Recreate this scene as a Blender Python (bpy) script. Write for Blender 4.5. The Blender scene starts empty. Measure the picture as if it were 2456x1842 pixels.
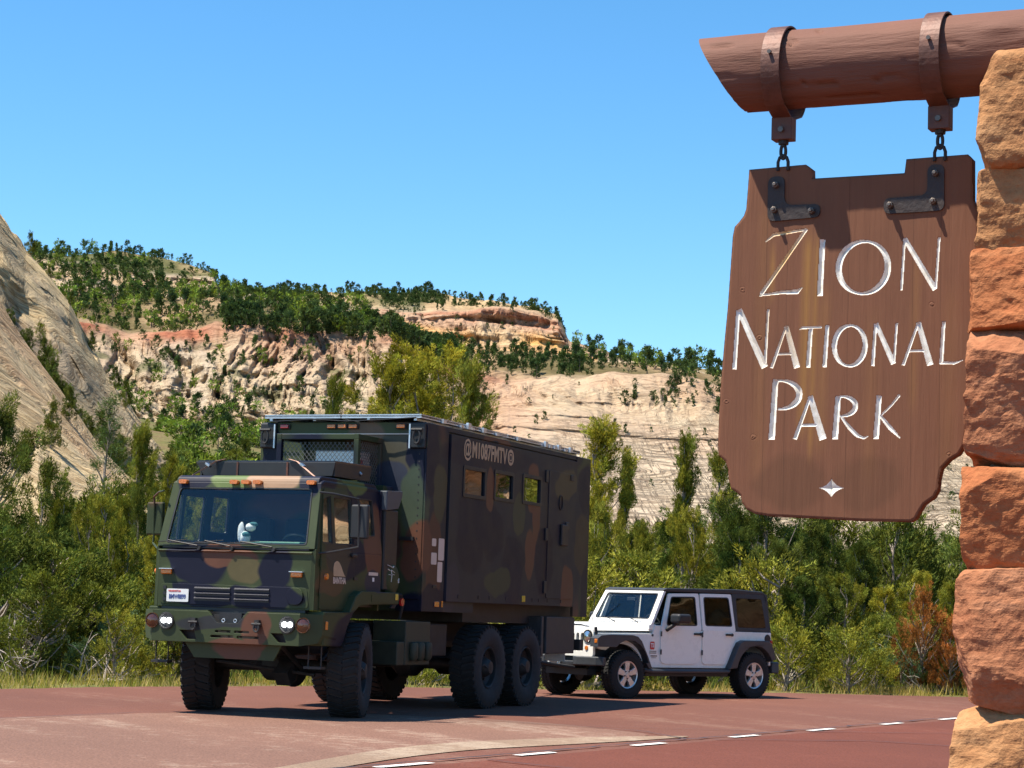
import bpy, bmesh, math, random
import numpy as np
from mathutils import Vector, Matrix
from mathutils.geometry import tessellate_polygon
rad = math.radians
SC = bpy.context.scene
COL = SC.collection

# ------------------------------------------------------------------ camera
PITCH, ROLL, CAMH, FPX = 0.1066, 0.0328, 1.3431, 5104.7
cam_d = bpy.data.cameras.new('camera'); cam = bpy.data.objects.new('camera', cam_d); COL.objects.link(cam)
cam_d.sensor_width = 36; cam_d.lens = FPX / 2456 * 36; cam_d.clip_start = 0.1; cam_d.clip_end = 6000
_r = Vector((1, 0, 0)); _u = Vector((0, -math.sin(PITCH), math.cos(PITCH))); _f = Vector((0, math.cos(PITCH), math.sin(PITCH)))
_cr, _sr = math.cos(ROLL), math.sin(ROLL)
R2 = _r * _cr + _u * _sr; U2 = -_r * _sr + _u * _cr
cam.matrix_world = Matrix((( R2.x, U2.x, -_f.x, 0), (R2.y, U2.y, -_f.y, 0), (R2.z, U2.z, -_f.z, CAMH), (0, 0, 0, 1)))
SC.camera = cam

# ------------------------------------------------------------------ light
SUND = Vector((-0.44, -0.10, 1.0)).normalized()
w = bpy.data.worlds.new('World'); SC.world = w; w.use_nodes = True
nt = w.node_tree
sky = nt.nodes.new('ShaderNodeTexSky'); sky.sky_type = 'NISHITA'; sky.sun_disc = False
sky.sun_elevation = math.asin(SUND.z); sky.sun_rotation = math.atan2(SUND.x, SUND.y) % (2 * math.pi)
sky.altitude = 1700; sky.air_density = 1.0; sky.dust_density = 0.3; sky.ozone_density = 3.0
hs = nt.nodes.new('ShaderNodeHueSaturation'); hs.inputs['Saturation'].default_value = 1.25; hs.inputs['Value'].default_value = 1.0; hs.inputs['Hue'].default_value = 0.492
bg = nt.nodes['Background']; bg.inputs['Strength'].default_value = 0.118
nt.links.new(sky.outputs[0], hs.inputs['Color']); nt.links.new(hs.outputs[0], bg.inputs['Color'])
sl = bpy.data.lights.new('sun', 'SUN'); sl.energy = 5.0; sl.angle = rad(0.5); sl.color = (1.0, 0.93, 0.80)
so = bpy.data.objects.new('sun', sl); COL.objects.link(so)
so.rotation_euler = SUND.to_track_quat('Z', 'Y').to_euler()
SC.view_settings.view_transform = 'Standard'; SC.view_settings.look = 'None'
SC.view_settings.exposure = 0.9; SC.view_settings.gamma = 1.0
SC.render.engine = 'CYCLES'
SC.cycles.max_bounces = 6; SC.cycles.diffuse_bounces = 2; SC.cycles.glossy_bounces = 3; SC.cycles.transparent_max_bounces = 10
SC.cycles.transmission_bounces = 3; SC.cycles.use_denoising = True

# ------------------------------------------------------------------ helpers
def ray(px, py):                       # direction through a point of the 2212 px wide layout sketch
    sx, sy = px * 1.11031, py * 1.11031
    return _f + R2 * ((sx - 1228) / FPX) - U2 * ((sy - 921) / FPX)
def at(px, py, Y):
    d = ray(px, py); return Vector((0, 0, CAMH)) + d * (Y / d.y)

def tag(o, label=None, cat=None, group=None, kind=None):
    if label: o['label'] = label
    if cat: o['category'] = cat
    if group: o['group'] = group
    if kind: o['kind'] = kind
    return o
def empty(name, loc=(0, 0, 0), rz=0.0, label=None, cat=None, group=None):
    o = bpy.data.objects.new(name, None); COL.objects.link(o); o.location = loc; o.rotation_euler = (0, 0, rz)
    o.empty_display_size = 0.1
    return tag(o, label, cat, group)
def link(name, me, parent=None, loc=None):
    o = bpy.data.objects.new(name, me); COL.objects.link(o)
    if parent: o.parent = parent
    if loc is not None: o.location = loc
    return o
def copy_tree(o, parent=None):
    c = o.copy(); COL.objects.link(c); c.parent = parent
    for ch in o.children: copy_tree(ch, c)
    return c
def np_mesh(name, verts, faces, mats=(), smooth=False, colors=None, extra=None):
    """verts (n,3), faces (m,k) arrays"""
    verts = np.asarray(verts, np.float32); faces = np.asarray(faces, np.int32)
    me = bpy.data.meshes.new(name); k = faces.shape[1]; m = len(faces)
    me.vertices.add(len(verts)); me.vertices.foreach_set('co', verts.ravel())
    me.loops.add(m * k); me.loops.foreach_set('vertex_index', faces.ravel())
    me.polygons.add(m); me.polygons.foreach_set('loop_start', np.arange(0, m * k, k, dtype=np.int32))
    me.update(calc_edges=True)
    me.polygons.foreach_set('use_smooth', np.full(m, smooth))
    if colors is not None:
        a = me.color_attributes.new('tint', 'FLOAT_COLOR', 'POINT')
        c = np.ones((len(verts), 4), np.float32); c[:, :colors.shape[1]] = colors; a.data.foreach_set('color', c.ravel())
    for mt in mats: me.materials.append(mt)
    me.validate(); return me

class MB:
    def __init__(s): s.v = []; s.f = []
    def add(s, vs, fs):
        b = len(s.v); s.v += [tuple(q) for q in vs]; s.f += [tuple(b + i for i in f) for f in fs]; return s
    def box(s, x0, x1, y0, y1, z0, z1):
        vs = [(x, y, z) for x in (x0, x1) for y in (y0, y1) for z in (z0, z1)]
        return s.add(vs, [(0, 1, 3, 2), (4, 6, 7, 5), (0, 4, 5, 1), (2, 3, 7, 6), (0, 2, 6, 4), (1, 5, 7, 3)])
    def obox(s, c, size, M):
        hx, hy, hz = [q / 2 for q in size]; c = Vector(c)
        vs = [c + M @ Vector((x, y, z)) for x in (-hx, hx) for y in (-hy, hy) for z in (-hz, hz)]
        return s.add(vs, [(0, 1, 3, 2), (4, 6, 7, 5), (0, 4, 5, 1), (2, 3, 7, 6), (0, 2, 6, 4), (1, 5, 7, 3)])
    def bar(s, p0, p1, w, h):
        p0 = Vector(p0); p1 = Vector(p1); d = p1 - p0
        return s.obox((p0 + p1) / 2, (w, h, d.length), d.to_track_quat('Z', 'Y').to_matrix())
    def tube(s, pts, r, seg=8, caps=True):
        pts = [Vector(p) for p in pts]; n = len(pts)
        rs = r if isinstance(r, (list, tuple)) else [r] * n
        rings = []; ref = None
        for i, p in enumerate(pts):
            t = (pts[min(i + 1, n - 1)] - pts[max(i - 1, 0)])
            if t.length < 1e-9: t = Vector((0, 0, 1))
            t.normalize()
            if ref is None:
                ref = t.orthogonal().normalized()
            else:
                ref = (ref - t * ref.dot(t));
                if ref.length < 1e-6: ref = t.orthogonal()
                ref.normalize()
            b = t.cross(ref)
            rings.append([p + (ref * math.cos(a) + b * math.sin(a)) * rs[i] for a in [2 * math.pi * k / seg for k in range(seg)]])
        vs = [q for rg in rings for q in rg]; fs = []
        for i in range(n - 1):
            for k in range(seg):
                a = i * seg + k; b2 = i * seg + (k + 1) % seg
                fs.append((a, b2, b2 + seg, a + seg))
        if caps:
            fs.append(tuple(range(seg - 1, -1, -1))); fs.append(tuple((n - 1) * seg + k for k in range(seg)))
        return s.add(vs, fs)
    def cyl(s, p0, p1, r, r1=None, seg=20):
        return s.tube([p0, p1], [r, r if r1 is None else r1], seg)
    def lathe(s, prof, origin=(0, 0, 0), axis='y', seg=32, closed=False):
        """prof list of (radius, along)"""
        vs = []; n = len(prof); o = Vector(origin)
        for k in range(seg):
            a = 2 * math.pi * k / seg; c, sn = math.cos(a), math.sin(a)
            for (r, t) in prof:
                if axis == 'y': q = (r * c, t, r * sn)
                elif axis == 'x': q = (t, r * c, r * sn)
                else: q = (r * c, r * sn, t)
                vs.append(o + Vector(q))
        fs = []
        for k in range(seg):
            k2 = (k + 1) % seg
            for i in range(n - 1 + (1 if closed else 0)):
                j = (i + 1) % n
                fs.append((k * n + i, k * n + j, k2 * n + j, k2 * n + i))
        return s.add(vs, fs)
    def prism(s, outer, fn, lo, hi, holes=()):
        """outer/holes: 2D loops; fn(u, v, t) -> 3D; extruded t = lo..hi"""
        loops = [list(outer)] + [list(h) for h in holes]
        tris = tessellate_polygon([[Vector((u, v, 0)) for u, v in lp] for lp in loops])
        flat = [q for lp in loops for q in lp]; n = len(flat)
        vs = [fn(u, v, lo) for u, v in flat] + [fn(u, v, hi) for u, v in flat]
        fs = [tuple(t) for t in tris] + [tuple(n + i for i in reversed(t)) for t in tris]
        b = 0
        for lp in loops:
            m = len(lp)
            for i in range(m):
                j = (i + 1) % m; fs.append((b + i, b + j, n + b + j, n + b + i))
            b += m
        return s.add(vs, fs)
    def build(s, name, mat, parent=None, bevel=0, smooth=False, loc=None, seg=2, label=None):
        me = bpy.data.meshes.new(name); me.from_pydata([tuple(v) for v in s.v], [], s.f)
        bm = bmesh.new(); bm.from_mesh(me); bmesh.ops.recalc_face_normals(bm, faces=bm.faces)
        if smooth:
            for f in bm.faces: f.smooth = True
            for e in bm.edges:
                if len(e.link_faces) == 2 and e.calc_face_angle(0) > rad(38): e.smooth = False
        bm.to_mesh(me); bm.free()
        me.materials.append(mat)
        o = link(name, me, parent, loc)
        if bevel:
            m = o.modifiers.new('bevel', 'BEVEL'); m.width = bevel; m.segments = seg; m.limit_method = 'ANGLE'; m.angle_limit = rad(35)
        if label: o['label'] = label
        return o
XZ = lambda u, v, t: (u, t, v)       # side profile (x,z) extruded in y
YZ = lambda u, v, t: (t, u, v)       # front profile (y,z) extruded in x
XY = lambda u, v, t: (u, v, t)
def rrect(u0, u1, v0, v1, r, n=4):
    out = []
    for cx, cy, a0 in ((u1 - r, v1 - r, 0), (u0 + r, v1 - r, 90), (u0 + r, v0 + r, 180), (u1 - r, v0 + r, 270)):
        for k in range(n + 1):
            a = rad(a0 + 90 * k / n); out.append((cx + r * math.cos(a), cy + r * math.sin(a)))
    return out
def rpoly(pts, r, n=3):
    """round polygon corners"""
    out = []; m = len(pts)
    for i in range(m):
        p = Vector(pts[i]); a = Vector(pts[i - 1]); b = Vector(pts[(i + 1) % m])
        da = (a - p); db = (b - p); ra = min(r, da.length * .45, db.length * .45)
        q0 = p + da.normalized() * ra; q1 = p + db.normalized() * ra
        for k in range(n + 1):
            t = k / n; q = q0 * (1 - t) ** 2 + p * 2 * t * (1 - t) + q1 * t * t; out.append((q.x, q.y))
    return out

# numpy value noise ---------------------------------------------------------
def _h(ix, iy, iz, seed):
    with np.errstate(over='ignore'):
        h = (ix.astype(np.int64) * 374761393 + iy.astype(np.int64) * 668265263 + iz.astype(np.int64) * 1274126177 + seed * 974634777) & 0xffffffff
        h = ((h ^ (h >> 13)) * 1274126177) & 0xffffffff
        h = ((h ^ (h >> 16)) * 2246822519) & 0xffffffff
        h = h ^ (h >> 15)
    return (h & 0xffffff) / float(0xffffff) * 2 - 1
def vnoise(x, y, z, seed=0):
    x, y, z = np.broadcast_arrays(x, y, z)
    ix, iy, iz = np.floor(x), np.floor(y), np.floor(z); fx, fy, fz = x - ix, y - iy, z - iz
    sx, sy, sz = [t * t * t * (t * (t * 6 - 15) + 10) for t in (fx, fy, fz)]
    r = 0
    for a in (0, 1):
        for b in (0, 1):
            for c in (0, 1):
                r = r + _h(ix + a, iy + b, iz + c, seed) * (sx if a else 1 - sx) * (sy if b else 1 - sy) * (sz if c else 1 - sz)
    return r
def fbm(x, y, z, octv=4, seed=0, gain=.5):
    r = 0; a = 1.0; t = 0
    for i in range(octv):
        k = 2.03 ** i; r = r + a * vnoise(x * k + 17 * i, y * k - 9 * i, z * k + 5 * i, seed + i); t += a; a *= gain
    return r / t

# ------------------------------------------------------------------ materials
def new_mat(name):
    m = bpy.data.materials.new(name); m.use_nodes = True; n = m.node_tree
    return m, n, n.nodes['Principled BSDF']
def N(n, typ, **kw):
    nd = n.nodes.new(typ)
    for k, v in kw.items():
        if k in nd.inputs: nd.inputs[k].default_value = v
        else: setattr(nd, k, v)
    return nd
def L(n, a, b): n.links.new(a, b)
def rgba(c): return (c[0], c[1], c[2], 1)
def ramp(n, fac, stops, interp='LINEAR'):
    r = n.nodes.new('ShaderNodeValToRGB'); e = r.color_ramp; e.interpolation = interp
    while len(e.elements) < len(stops): e.elements.new(.5)
    for el, (p, c) in zip(e.elements, stops): el.position = p; el.color = rgba(c) if len(c) == 3 else c
    L(n, fac, r.inputs[0]); return r.outputs[0]
def mixc(n, fac, a, b, typ='MIX'):
    m = n.nodes.new('ShaderNodeMix'); m.data_type = 'RGBA'; m.blend_type = typ
    for s, v in ((0, fac), (6, a), (7, b)):
        if isinstance(v, bpy.types.NodeSocket): L(n, v, m.inputs[s])
        elif s == 0: m.inputs[0].default_value = v
        else: m.inputs[s].default_value = rgba(v)
    return m.outputs[2]
def mth(n, op, a, b=None, c=None, clamp=False):
    m = n.nodes.new('ShaderNodeMath'); m.operation = op; m.use_clamp = clamp
    for i, v in enumerate((a, b, c)):
        if v is None: continue
        if isinstance(v, bpy.types.NodeSocket): L(n, v, m.inputs[i])
        else: m.inputs[i].default_value = v
    return m.outputs[0]
def ocoord(n, scale=(1, 1, 1), loc=(0, 0, 0), rot=(0, 0, 0), typ='Object'):
    t = n.nodes.new('ShaderNodeTexCoord'); mp = n.nodes.new('ShaderNodeMapping')
    mp.inputs['Scale'].default_value = scale; mp.inputs['Location'].default_value = loc; mp.inputs['Rotation'].default_value = rot
    L(n, t.outputs[typ], mp.inputs[0]); return mp.outputs[0]
def noise(n, vec, scale, detail=3, rough=.5, out=0, dist=0):
    t = N(n, 'ShaderNodeTexNoise', Scale=scale, Detail=detail, Roughness=rough, Distortion=dist); L(n, vec, t.inputs['Vector']); return t.outputs[out]
def bump(n, h, bs, strength=.3, dist=.01, normal=None):
    b = N(n, 'ShaderNodeBump', Strength=strength, Distance=dist); L(n, h, b.inputs['Height'])
    if normal: L(n, normal, b.inputs['Normal'])
    if bs: L(n, b.outputs[0], bs.inputs['Normal'])
    return b.outputs[0]
def pbr(name, col, rough=.6, metal=0, var=.15, scale=6, bmp=0, bscale=60, spec=None, coat=0):
    m, n, b = new_mat(name); v = ocoord(n)
    f = noise(n, v, scale, 5, .6)
    c2 = tuple(min(1, q * (1 + var)) for q in col); c1 = tuple(q * (1 - var) for q in col)
    L(n, ramp(n, f, [(.3, c1), (.7, c2)]), b.inputs['Base Color'])
    b.inputs['Metallic'].default_value = metal
    L(n, mth(n, 'MULTIPLY_ADD', f, .25, rough - .12, clamp=True), b.inputs['Roughness'])
    if spec is not None: b.inputs['Specular IOR Level'].default_value = spec
    if coat: b.inputs['Coat Weight'].default_value = coat; b.inputs['Coat Roughness'].default_value = .08
    if bmp: bump(n, noise(n, v, bscale, 3), b, bmp, .01)
    return m
def emis(name, col, s):
    m, n, b = new_mat(name); b.inputs['Base Color'].default_value = rgba(col); b.inputs['Emission Color'].default_value = rgba(col); b.inputs['Emission Strength'].default_value = s; return m
def lens_mat(name, col):
    m, n, b = new_mat(name); b.inputs['Roughness'].default_value = .12
    v = ocoord(n, (60, 60, 60)); t = N(n, 'ShaderNodeTexVoronoi', Scale=1.0); L(n, v, t.inputs[0])
    L(n, ramp(n, t.outputs[0], [(0, tuple(q * 1.0 for q in col)), (.7, tuple(q * .6 for q in col))]), b.inputs['Base Color']); bump(n, t.outputs[0], b, .4, .004)
    b.inputs['Coat Weight'].default_value = .6; return m
def glass(name, tint=(.5, .6, .58), base=.05, ior=1.5):
    m = bpy.data.materials.new(name); m.use_nodes = True; n = m.node_tree; n.nodes.clear()
    o = n.nodes.new('ShaderNodeOutputMaterial'); mx = n.nodes.new('ShaderNodeMixShader')
    tr = n.nodes.new('ShaderNodeBsdfTransparent'); tr.inputs[0].default_value = rgba(tint)
    gl = N(n, 'ShaderNodeBsdfGlossy', Roughness=.015); gl.inputs[0].default_value = (.95, .97, 1, 1)
    fr = n.nodes.new('ShaderNodeFresnel'); ge = n.nodes.new('ShaderNodeNewGeometry'); L(n, mth(n, 'MULTIPLY_ADD', ge.outputs['Backfacing'], 1 / ior - ior, ior), fr.inputs['IOR'])
    v = ocoord(n); bump_n = N(n, 'ShaderNodeBump', Strength=.05, Distance=.02); L(n, noise(n, v, 2.5, 1), bump_n.inputs['Height']); L(n, bump_n.outputs[0], gl.inputs['Normal'])
    L(n, mth(n, 'ADD', fr.outputs[0], base, clamp=True), mx.inputs[0]); L(n, tr.outputs[0], mx.inputs[1]); L(n, gl.outputs[0], mx.inputs[2]); L(n, mx.outputs[0], o.inputs[0])
    return m
M = {}
M['black'] = pbr('black_plastic', (.018, .018, .02), .5)
M['rubber'] = pbr('tyre_rubber', (.012, .0115, .0115), .85, var=.35, scale=9, bmp=.2)
M['dusty_rubber'] = pbr('dusty_tyre_sidewall', (.030, .027, .027), .9, var=.35, scale=14, bmp=.15)
M['dark_metal'] = pbr('dark_metal', (.035, .033, .033), .6, .3, var=.4)
M['steel'] = pbr('brushed_steel', (.5, .5, .5), .35, 1, var=.1)
M['alloy'] = pbr('silver_alloy', (.62, .61, .60), .35, .7, var=.06, scale=10)
M['white'] = pbr('white_car_paint', (.82, .785, .73), .28, var=.008, coat=.5)
M['hardtop'] = pbr('textured_black_hardtop', (.03, .032, .036), .55, var=.2, bmp=.1, bscale=200)
M['flare'] = pbr('dark_grey_flare_plastic', (.045, .047, .052), .42, var=.15, bmp=.05, bscale=200)
M['amber'] = lens_mat('amber_lens', (.85, .22, .02)); M['red_lens'] = lens_mat('red_lens', (.6, .02, .02)); M['yellow'] = lens_mat('yellow_reflector', (.85, .55, .05))
M['amber_dark'] = lens_mat('dark_amber_lens', (.10, .03, .01))
M['clear'] = pbr('clear_lamp_reflector', (.6, .6, .6), .15, .9)
M['glass'] = glass('window_glass', (.95, .97, .96), .01, 1.4)
M['side_glass'] = glass('reflective_side_glass', (.80, .84, .82), .22, 1.6)
M['ws_glass'] = glass('windshield_glass', (.93, .96, .96), .012, 1.3)
M['tint'] = glass('tinted_window_glass', (.25, .26, .26), .03, 1.4)
M['rv_glass'] = glass('mirror_tint_window', (.15, .15, .15), .42, 1.6)
M['rear_tint'] = glass('dark_rear_glass', (.2, .2, .2), .0, 1.3)
M['mirror'] = pbr('mirror_glass', (.8, .8, .8), .05, 1, var=.02)
M['tan_decal'] = pbr('tan_vinyl_decal', (.46, .34, .21), .6, var=.08)
M['tape'] = pbr('pale_reflective_tape', (.62, .52, .44), .5, var=.05)
M['solar'] = pbr('dark_solar_cells', (.012, .014, .03), .2, .1)
M['alu'] = pbr('aluminium_frame', (.62, .65, .68), .35, .6, var=.1)
M['seat'] = pbr('dark_seat_cloth', (.03, .032, .035), .9)
M['plate'] = pbr('white_plate', (.75, .75, .73), .5, var=.05)
M['ink_blue'] = pbr('blue_plate_print', (.03, .06, .22), .5); M['ink_red'] = pbr('red_print', (.55, .04, .03), .5); M['ink_dark'] = pbr('dark_print', (.05, .04, .04), .5)
M['white_cloth'] = pbr('white_plush_cloth', (.75, .74, .72), .95, bmp=.4); M['teal_cloth'] = pbr('teal_plush_cloth', (.05, .16, .17), .95)
M['green_pad'] = pbr('pale_green_dash_pad', (.20, .36, .25), .8)
M['strap'] = pbr('orange_white_webbing', (.75, .42, .30), .8, var=.3, scale=30)
M['iron'] = pbr('dark_iron', (.035, .028, .026), .55, .4, var=.4, scale=20, bmp=.3, bscale=80)
M['rust_strap'] = pbr('rust_brown_painted_iron', (.115, .046, .030), .55, .25, var=.3, scale=14, bmp=.2, bscale=50)
M['bracket'] = pbr('brown_painted_iron', (.040, .026, .022), .6, .1, var=.35, scale=14, bmp=.3)
M['bolt'] = pbr('worn_bolt', (.16, .13, .11), .45, .6)
def torus(m, c, R1, R2, r, plane, seg=20, s=8):
    pts_ = []
    for k in range(seg + 1):
        a = 2 * math.pi * k / seg; u, v = R1 * math.cos(a), R2 * math.sin(a)
        pts_.append(Vector(c) + (Vector((u, 0, v)) if plane == 'xz' else Vector((0, u, v))))
    m.tube(pts_, r, s, caps=False)
# ------------------------------------------------------------------ ground
def pt2az(x, y, D):
    p = at(x, y, D); return p.x / p.y, p.z
ROAD_EDGE = [(-16, 10), (-13, 18), (-10, 25.5), (-7.23, 31.0), (-5.65, 33.4), (-3.7, 35.5), (-1.47, 36.95), (1.28, 38.3), (3.55, 39.55), (5.8, 40.4), (8.4, 41.2), (14, 42.6), (22, 44), (34, 45)]
def edge_dist(x, y):
    """signed distance beyond the far road edge (positive = verge side), numpy"""
    best = np.full(x.shape, 1e9); sg = np.zeros(x.shape)
    for (ax, ay), (bx, by) in zip(ROAD_EDGE[:-1], ROAD_EDGE[1:]):
        dx, dy = bx - ax, by - ay; t = np.clip(((x - ax) * dx + (y - ay) * dy) / (dx * dx + dy * dy), 0, 1)
        ex, ey = x - ax - t * dx, y - ay - t * dy; d = np.hypot(ex, ey); s = np.sign(dx * (y - ay) - dy * (x - ax))
        m = d < best; best[m] = d[m]; sg = np.where(m, s, sg)
    return best * sg
GK = [0, 45, 70, 120, 200, 300, 420, 600]
GAZ = [-.60, -.24, -.18, -.09, 0, .2, .5, 1.0, 2.2]
GZ = np.array([[0, 0, .8, 3.5, 10, 20, 34, 36], [0, 0, .8, 3.5, 10, 20, 34, 36], [0, 0, .8, 4, 12, 22, 36, 36], [0, 0, .4, 2.0, 8, 18, 32, 32], [0, 0, .25, 1.2, 4, 10, 17, 17],
               [0, 0, .25, 1.2, 4, 9, 14, 14], [0, 0, .3, 2, 9, 16, 20, 20], [0, 0, .3, 2, 9, 16, 20, 20], [0, 0, .3, 2, 6, 10, 12, 12]])
def ground_h(x, y):
    x = np.asarray(x, float); y = np.asarray(y, float)
    D = np.hypot(x, y); az = np.where(y > 1, x / np.maximum(y, 1), np.where(x > 0, 2.2, -.6)); az = np.clip(az, -.6, 2.2)
    cols = [np.interp(D, GK, GZ[i]) for i in range(len(GAZ))]
    z = np.zeros(D.shape)
    for i in range(len(GAZ) - 1):
        a, b = GAZ[i], GAZ[i + 1]; m = (az >= a) & (az <= b); t = (az - a) / (b - a); z = np.where(m, cols[i] * (1 - t) + cols[i + 1] * t, z)
    e = edge_dist(x, y)
    k = np.clip((e - .6) / 12, 0, 1)
    z = z * np.clip(e / 6, 0, 1) * (y > 1) + k * (fbm(x / 9, y / 9, 0 * x, 3, 5) * .35 + fbm(x / 40, y / 40, 0 * x, 2, 8) * np.clip((D - 60) / 60, 0, 3) * .9)
    return z - .03 + np.where((e > 0) & (e < 1.5), -.0, 0)

radii = np.concatenate([np.linspace(0, 24, 9), np.linspace(25, 60, 80), np.geomspace(61, 620, 110), [900, 1500, 2600, 4500]])
angs = np.concatenate([np.linspace(-math.pi, rad(-32), 40)[:-1], np.linspace(rad(-32), rad(40), 420), np.linspace(rad(40), math.pi, 60)[1:-1]])
A, Rr = np.meshgrid(angs, radii); gx, gy = Rr * np.sin(A), Rr * np.cos(A)
gz = ground_h(gx, gy); gz = np.where(Rr > 650, gz * np.clip((4500 - Rr) / 3850, 0, 1), gz)
def grid_faces(nr, nc, wrap=False):
    i = np.arange(nr - 1)[:, None]; j = np.arange(nc - (0 if wrap else 1))[None, :]; j2 = (j + 1) % nc
    return np.stack([i * nc + j, i * nc + j2, (i + 1) * nc + j2, (i + 1) * nc + j], -1).reshape(-1, 4)
def ground_mat():
    m, n, b = new_mat('dry_grassy_soil'); v = ocoord(n)
    a = noise(n, v, .12, 5, .6); c = noise(n, v, 2.2, 6, .7)
    c1 = ramp(n, a, [(.3, (.20, .13, .075)), (.5, (.17, .15, .06)), (.72, (.09, .12, .035))])
    c2 = ramp(n, c, [(.25, (.35, .3, .25)), (.6, (1, 1, 1)), (.8, (1.25, 1.2, 1.0))])
    L(n, mixc(n, 1.0, c1, c2, 'MULTIPLY'), b.inputs['Base Color']); b.inputs['Roughness'].default_value = 1; b.inputs['Specular IOR Level'].default_value = .1
    bump(n, c, b, .8, .12); return m
M['ground'] = ground_mat()
g = link('ground', np_mesh('ground', np.stack([gx, gy, gz], -1).reshape(-1, 3), grid_faces(len(radii), len(angs), True), [M['ground']], True)); tag(g, kind='structure')

# ------------------------------------------------------------------ road
def road_mat(name, base, patch, amount, speck):
    m, n, b = new_mat(name); v = ocoord(n)
    vd = ocoord(n, (1, 1, 1), rot=(0, 0, rad(-30)))
    vs = N(n, 'ShaderNodeMapping'); L(n, vd, vs.inputs[0]); vs.inputs['Scale'].default_value = (1.0, .22, 1)
    big = noise(n, vs.outputs[0], .9, 6, .62); big2 = noise(n, v, .16, 4, .6); fine = noise(n, v, 38, 4, .7); mid = noise(n, v, 5, 5, .65)
    fac = mth(n, 'ADD', mth(n, 'MULTIPLY', big, .6), mth(n, 'MULTIPLY', mid, .4))
    lo = .56 - amount * .14
    c = ramp(n, fac, [(lo - .06, base), (lo + .02, tuple(q * 1.06 for q in base)), (lo + .1, patch), (.82, tuple(q * 1.15 for q in patch))])
    c = mixc(n, .6, c, ramp(n, big2, [(.3, (.72, .72, .74)), (.7, (1.12, 1.08, 1.05))]), 'MULTIPLY')
    c = mixc(n, speck, c, ramp(n, fine, [(.32, (.35, .33, .33)), (.5, (1, 1, 1)), (.68, (1.5, 1.45, 1.4))]), 'MULTIPLY')
    vo = N(n, 'ShaderNodeTexVoronoi', Scale=45.0); L(n, v, vo.inputs[0])
    L(n, c, b.inputs['Base Color']); b.inputs['Roughness'].default_value = .88; b.inputs['Specular IOR Level'].default_value = .2
    bump(n, mth(n, 'ADD', fine, vo.outputs[0]), b, .5, .008); return m
M['road'] = road_mat('red_asphalt', (.138, .044, .028), (.165, .062, .042), .0, .55)
M['apron'] = road_mat('worn_pink_asphalt', (.185, .10, .073), (.27, .18, .135), .45, .7)
M['lane_mid'] = road_mat('dusty_red_asphalt', (.150, .063, .044), (.20, .105, .075), .25, .6)
M['band'] = road_mat('grey_tan_asphalt', (.24, .165, .115), (.33, .25, .185), .6, .5)
def sheet(name, pts, z, mat, parent=None, kind=None, sub=0):
    vs = [(x, y, z) for x, y in pts]
    me = bpy.data.meshes.new(name); me.from_pydata(vs, [], [tuple(range(len(vs)))]); me.materials.append(mat)
    bm = bmesh.new(); bm.from_mesh(me)
    for f in bm.faces:
        if f.normal.z < 0: f.normal_flip()
    bm.to_mesh(me); bm.free()
    o = link(name, me, parent)
    if kind: o['kind'] = kind
    return o
_er = random.Random(2); _edge = []
for _a, _b in zip(ROAD_EDGE[:-1], ROAD_EDGE[1:]):
    _k = max(1, int(math.dist(_a, _b) / .22)); _edge += [(_a[0] + (_b[0] - _a[0]) * _i / _k + _er.gauss(0, .03), _a[1] + (_b[1] - _a[1]) * _i / _k + _er.gauss(0, .07)) for _i in range(_k)]
road = sheet('road', _edge + [(34, 45), (34, -14), (-16, -14)], 0.0, M['lane_mid'], kind='structure')
def dl(t, off=0):      # along the dashed line
    p0, d = Vector((-.83, 18.47)), Vector((7.59, 13.16)).normalized(); q = p0 + d * t + Vector((-d.y, d.x)) * off; return (q.x, q.y)
sheet('road_lane', [dl(-34, -.12), dl(45, -.12), (34, 40), (34, -14), (-16, -14)], .004, M['road'], road)
def smooth_poly(pts, it=2):
    for _ in range(it):
        out = []; n = len(pts)
        for i in range(n):
            a, b = pts[i], pts[(i + 1) % n]; out += [(a[0] * .75 + b[0] * .25, a[1] * .75 + b[1] * .25), (a[0] * .25 + b[0] * .75, a[1] * .25 + b[1] * .75)]
        pts = out
    return pts
sheet('worn_patch', smooth_poly([(-9.5, 6), (-9, 15), (-7.2, 20.5), (-5.5, 23.6), (-4.0, 26.1), (-2.2, 27.3), (.2, 26.8), (1.2, 25.6), (1.9, 24.3), (.5, 22.75), (-.9, 21.0), (-1.75, 18.2), (-2.6, 14.5), (-3.4, 9), (-5, 5)]), .004, M['apron'], road)
sheet('patched_band', smooth_poly([(-1.9, 15.5), (-1.34, 18.07), (-.46, 20.6), (.5, 21.9), (1.6, 23.4), (2.3, 24.6), (1.6, 24.15), (.45, 23.1), (-.9, 21.3), (-1.75, 18.1), (-2.5, 15), (-3, 12), (-2.6, 11.5)]), .008, M['band'], road)
M['paint'] = pbr('worn_white_road_paint', (.72, .70, .66), .8, var=.25, scale=14, bmp=.2)
for ta, tb in ((-2.9, -2.2), (-.4, .45), (1.98, 2.68), (4.42, 5.14), (6.9, 7.65), (9.25, 10.05), (11.85, 12.6), (14.25, 15.1), (16.8, 17.6), (19.3, 20.1)):
    rr = random.Random(int(ta * 10)); e = .012
    pts = [dl(ta, -.055), dl((ta + tb) / 2, -.055 + rr.uniform(-e, e)), dl(tb, -.055), dl(tb + rr.uniform(-.03, .03), .0), dl(tb, .05), dl((ta + tb) / 2, .05 + rr.uniform(-e, e)), dl(ta, .05), dl(ta + rr.uniform(-.03, .03), 0)]
    sheet('road_dash', pts, .012, M['paint'], road)
M['tar'] = pbr('black_tar_seal', (.03, .026, .028), .6, var=.4)
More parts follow.
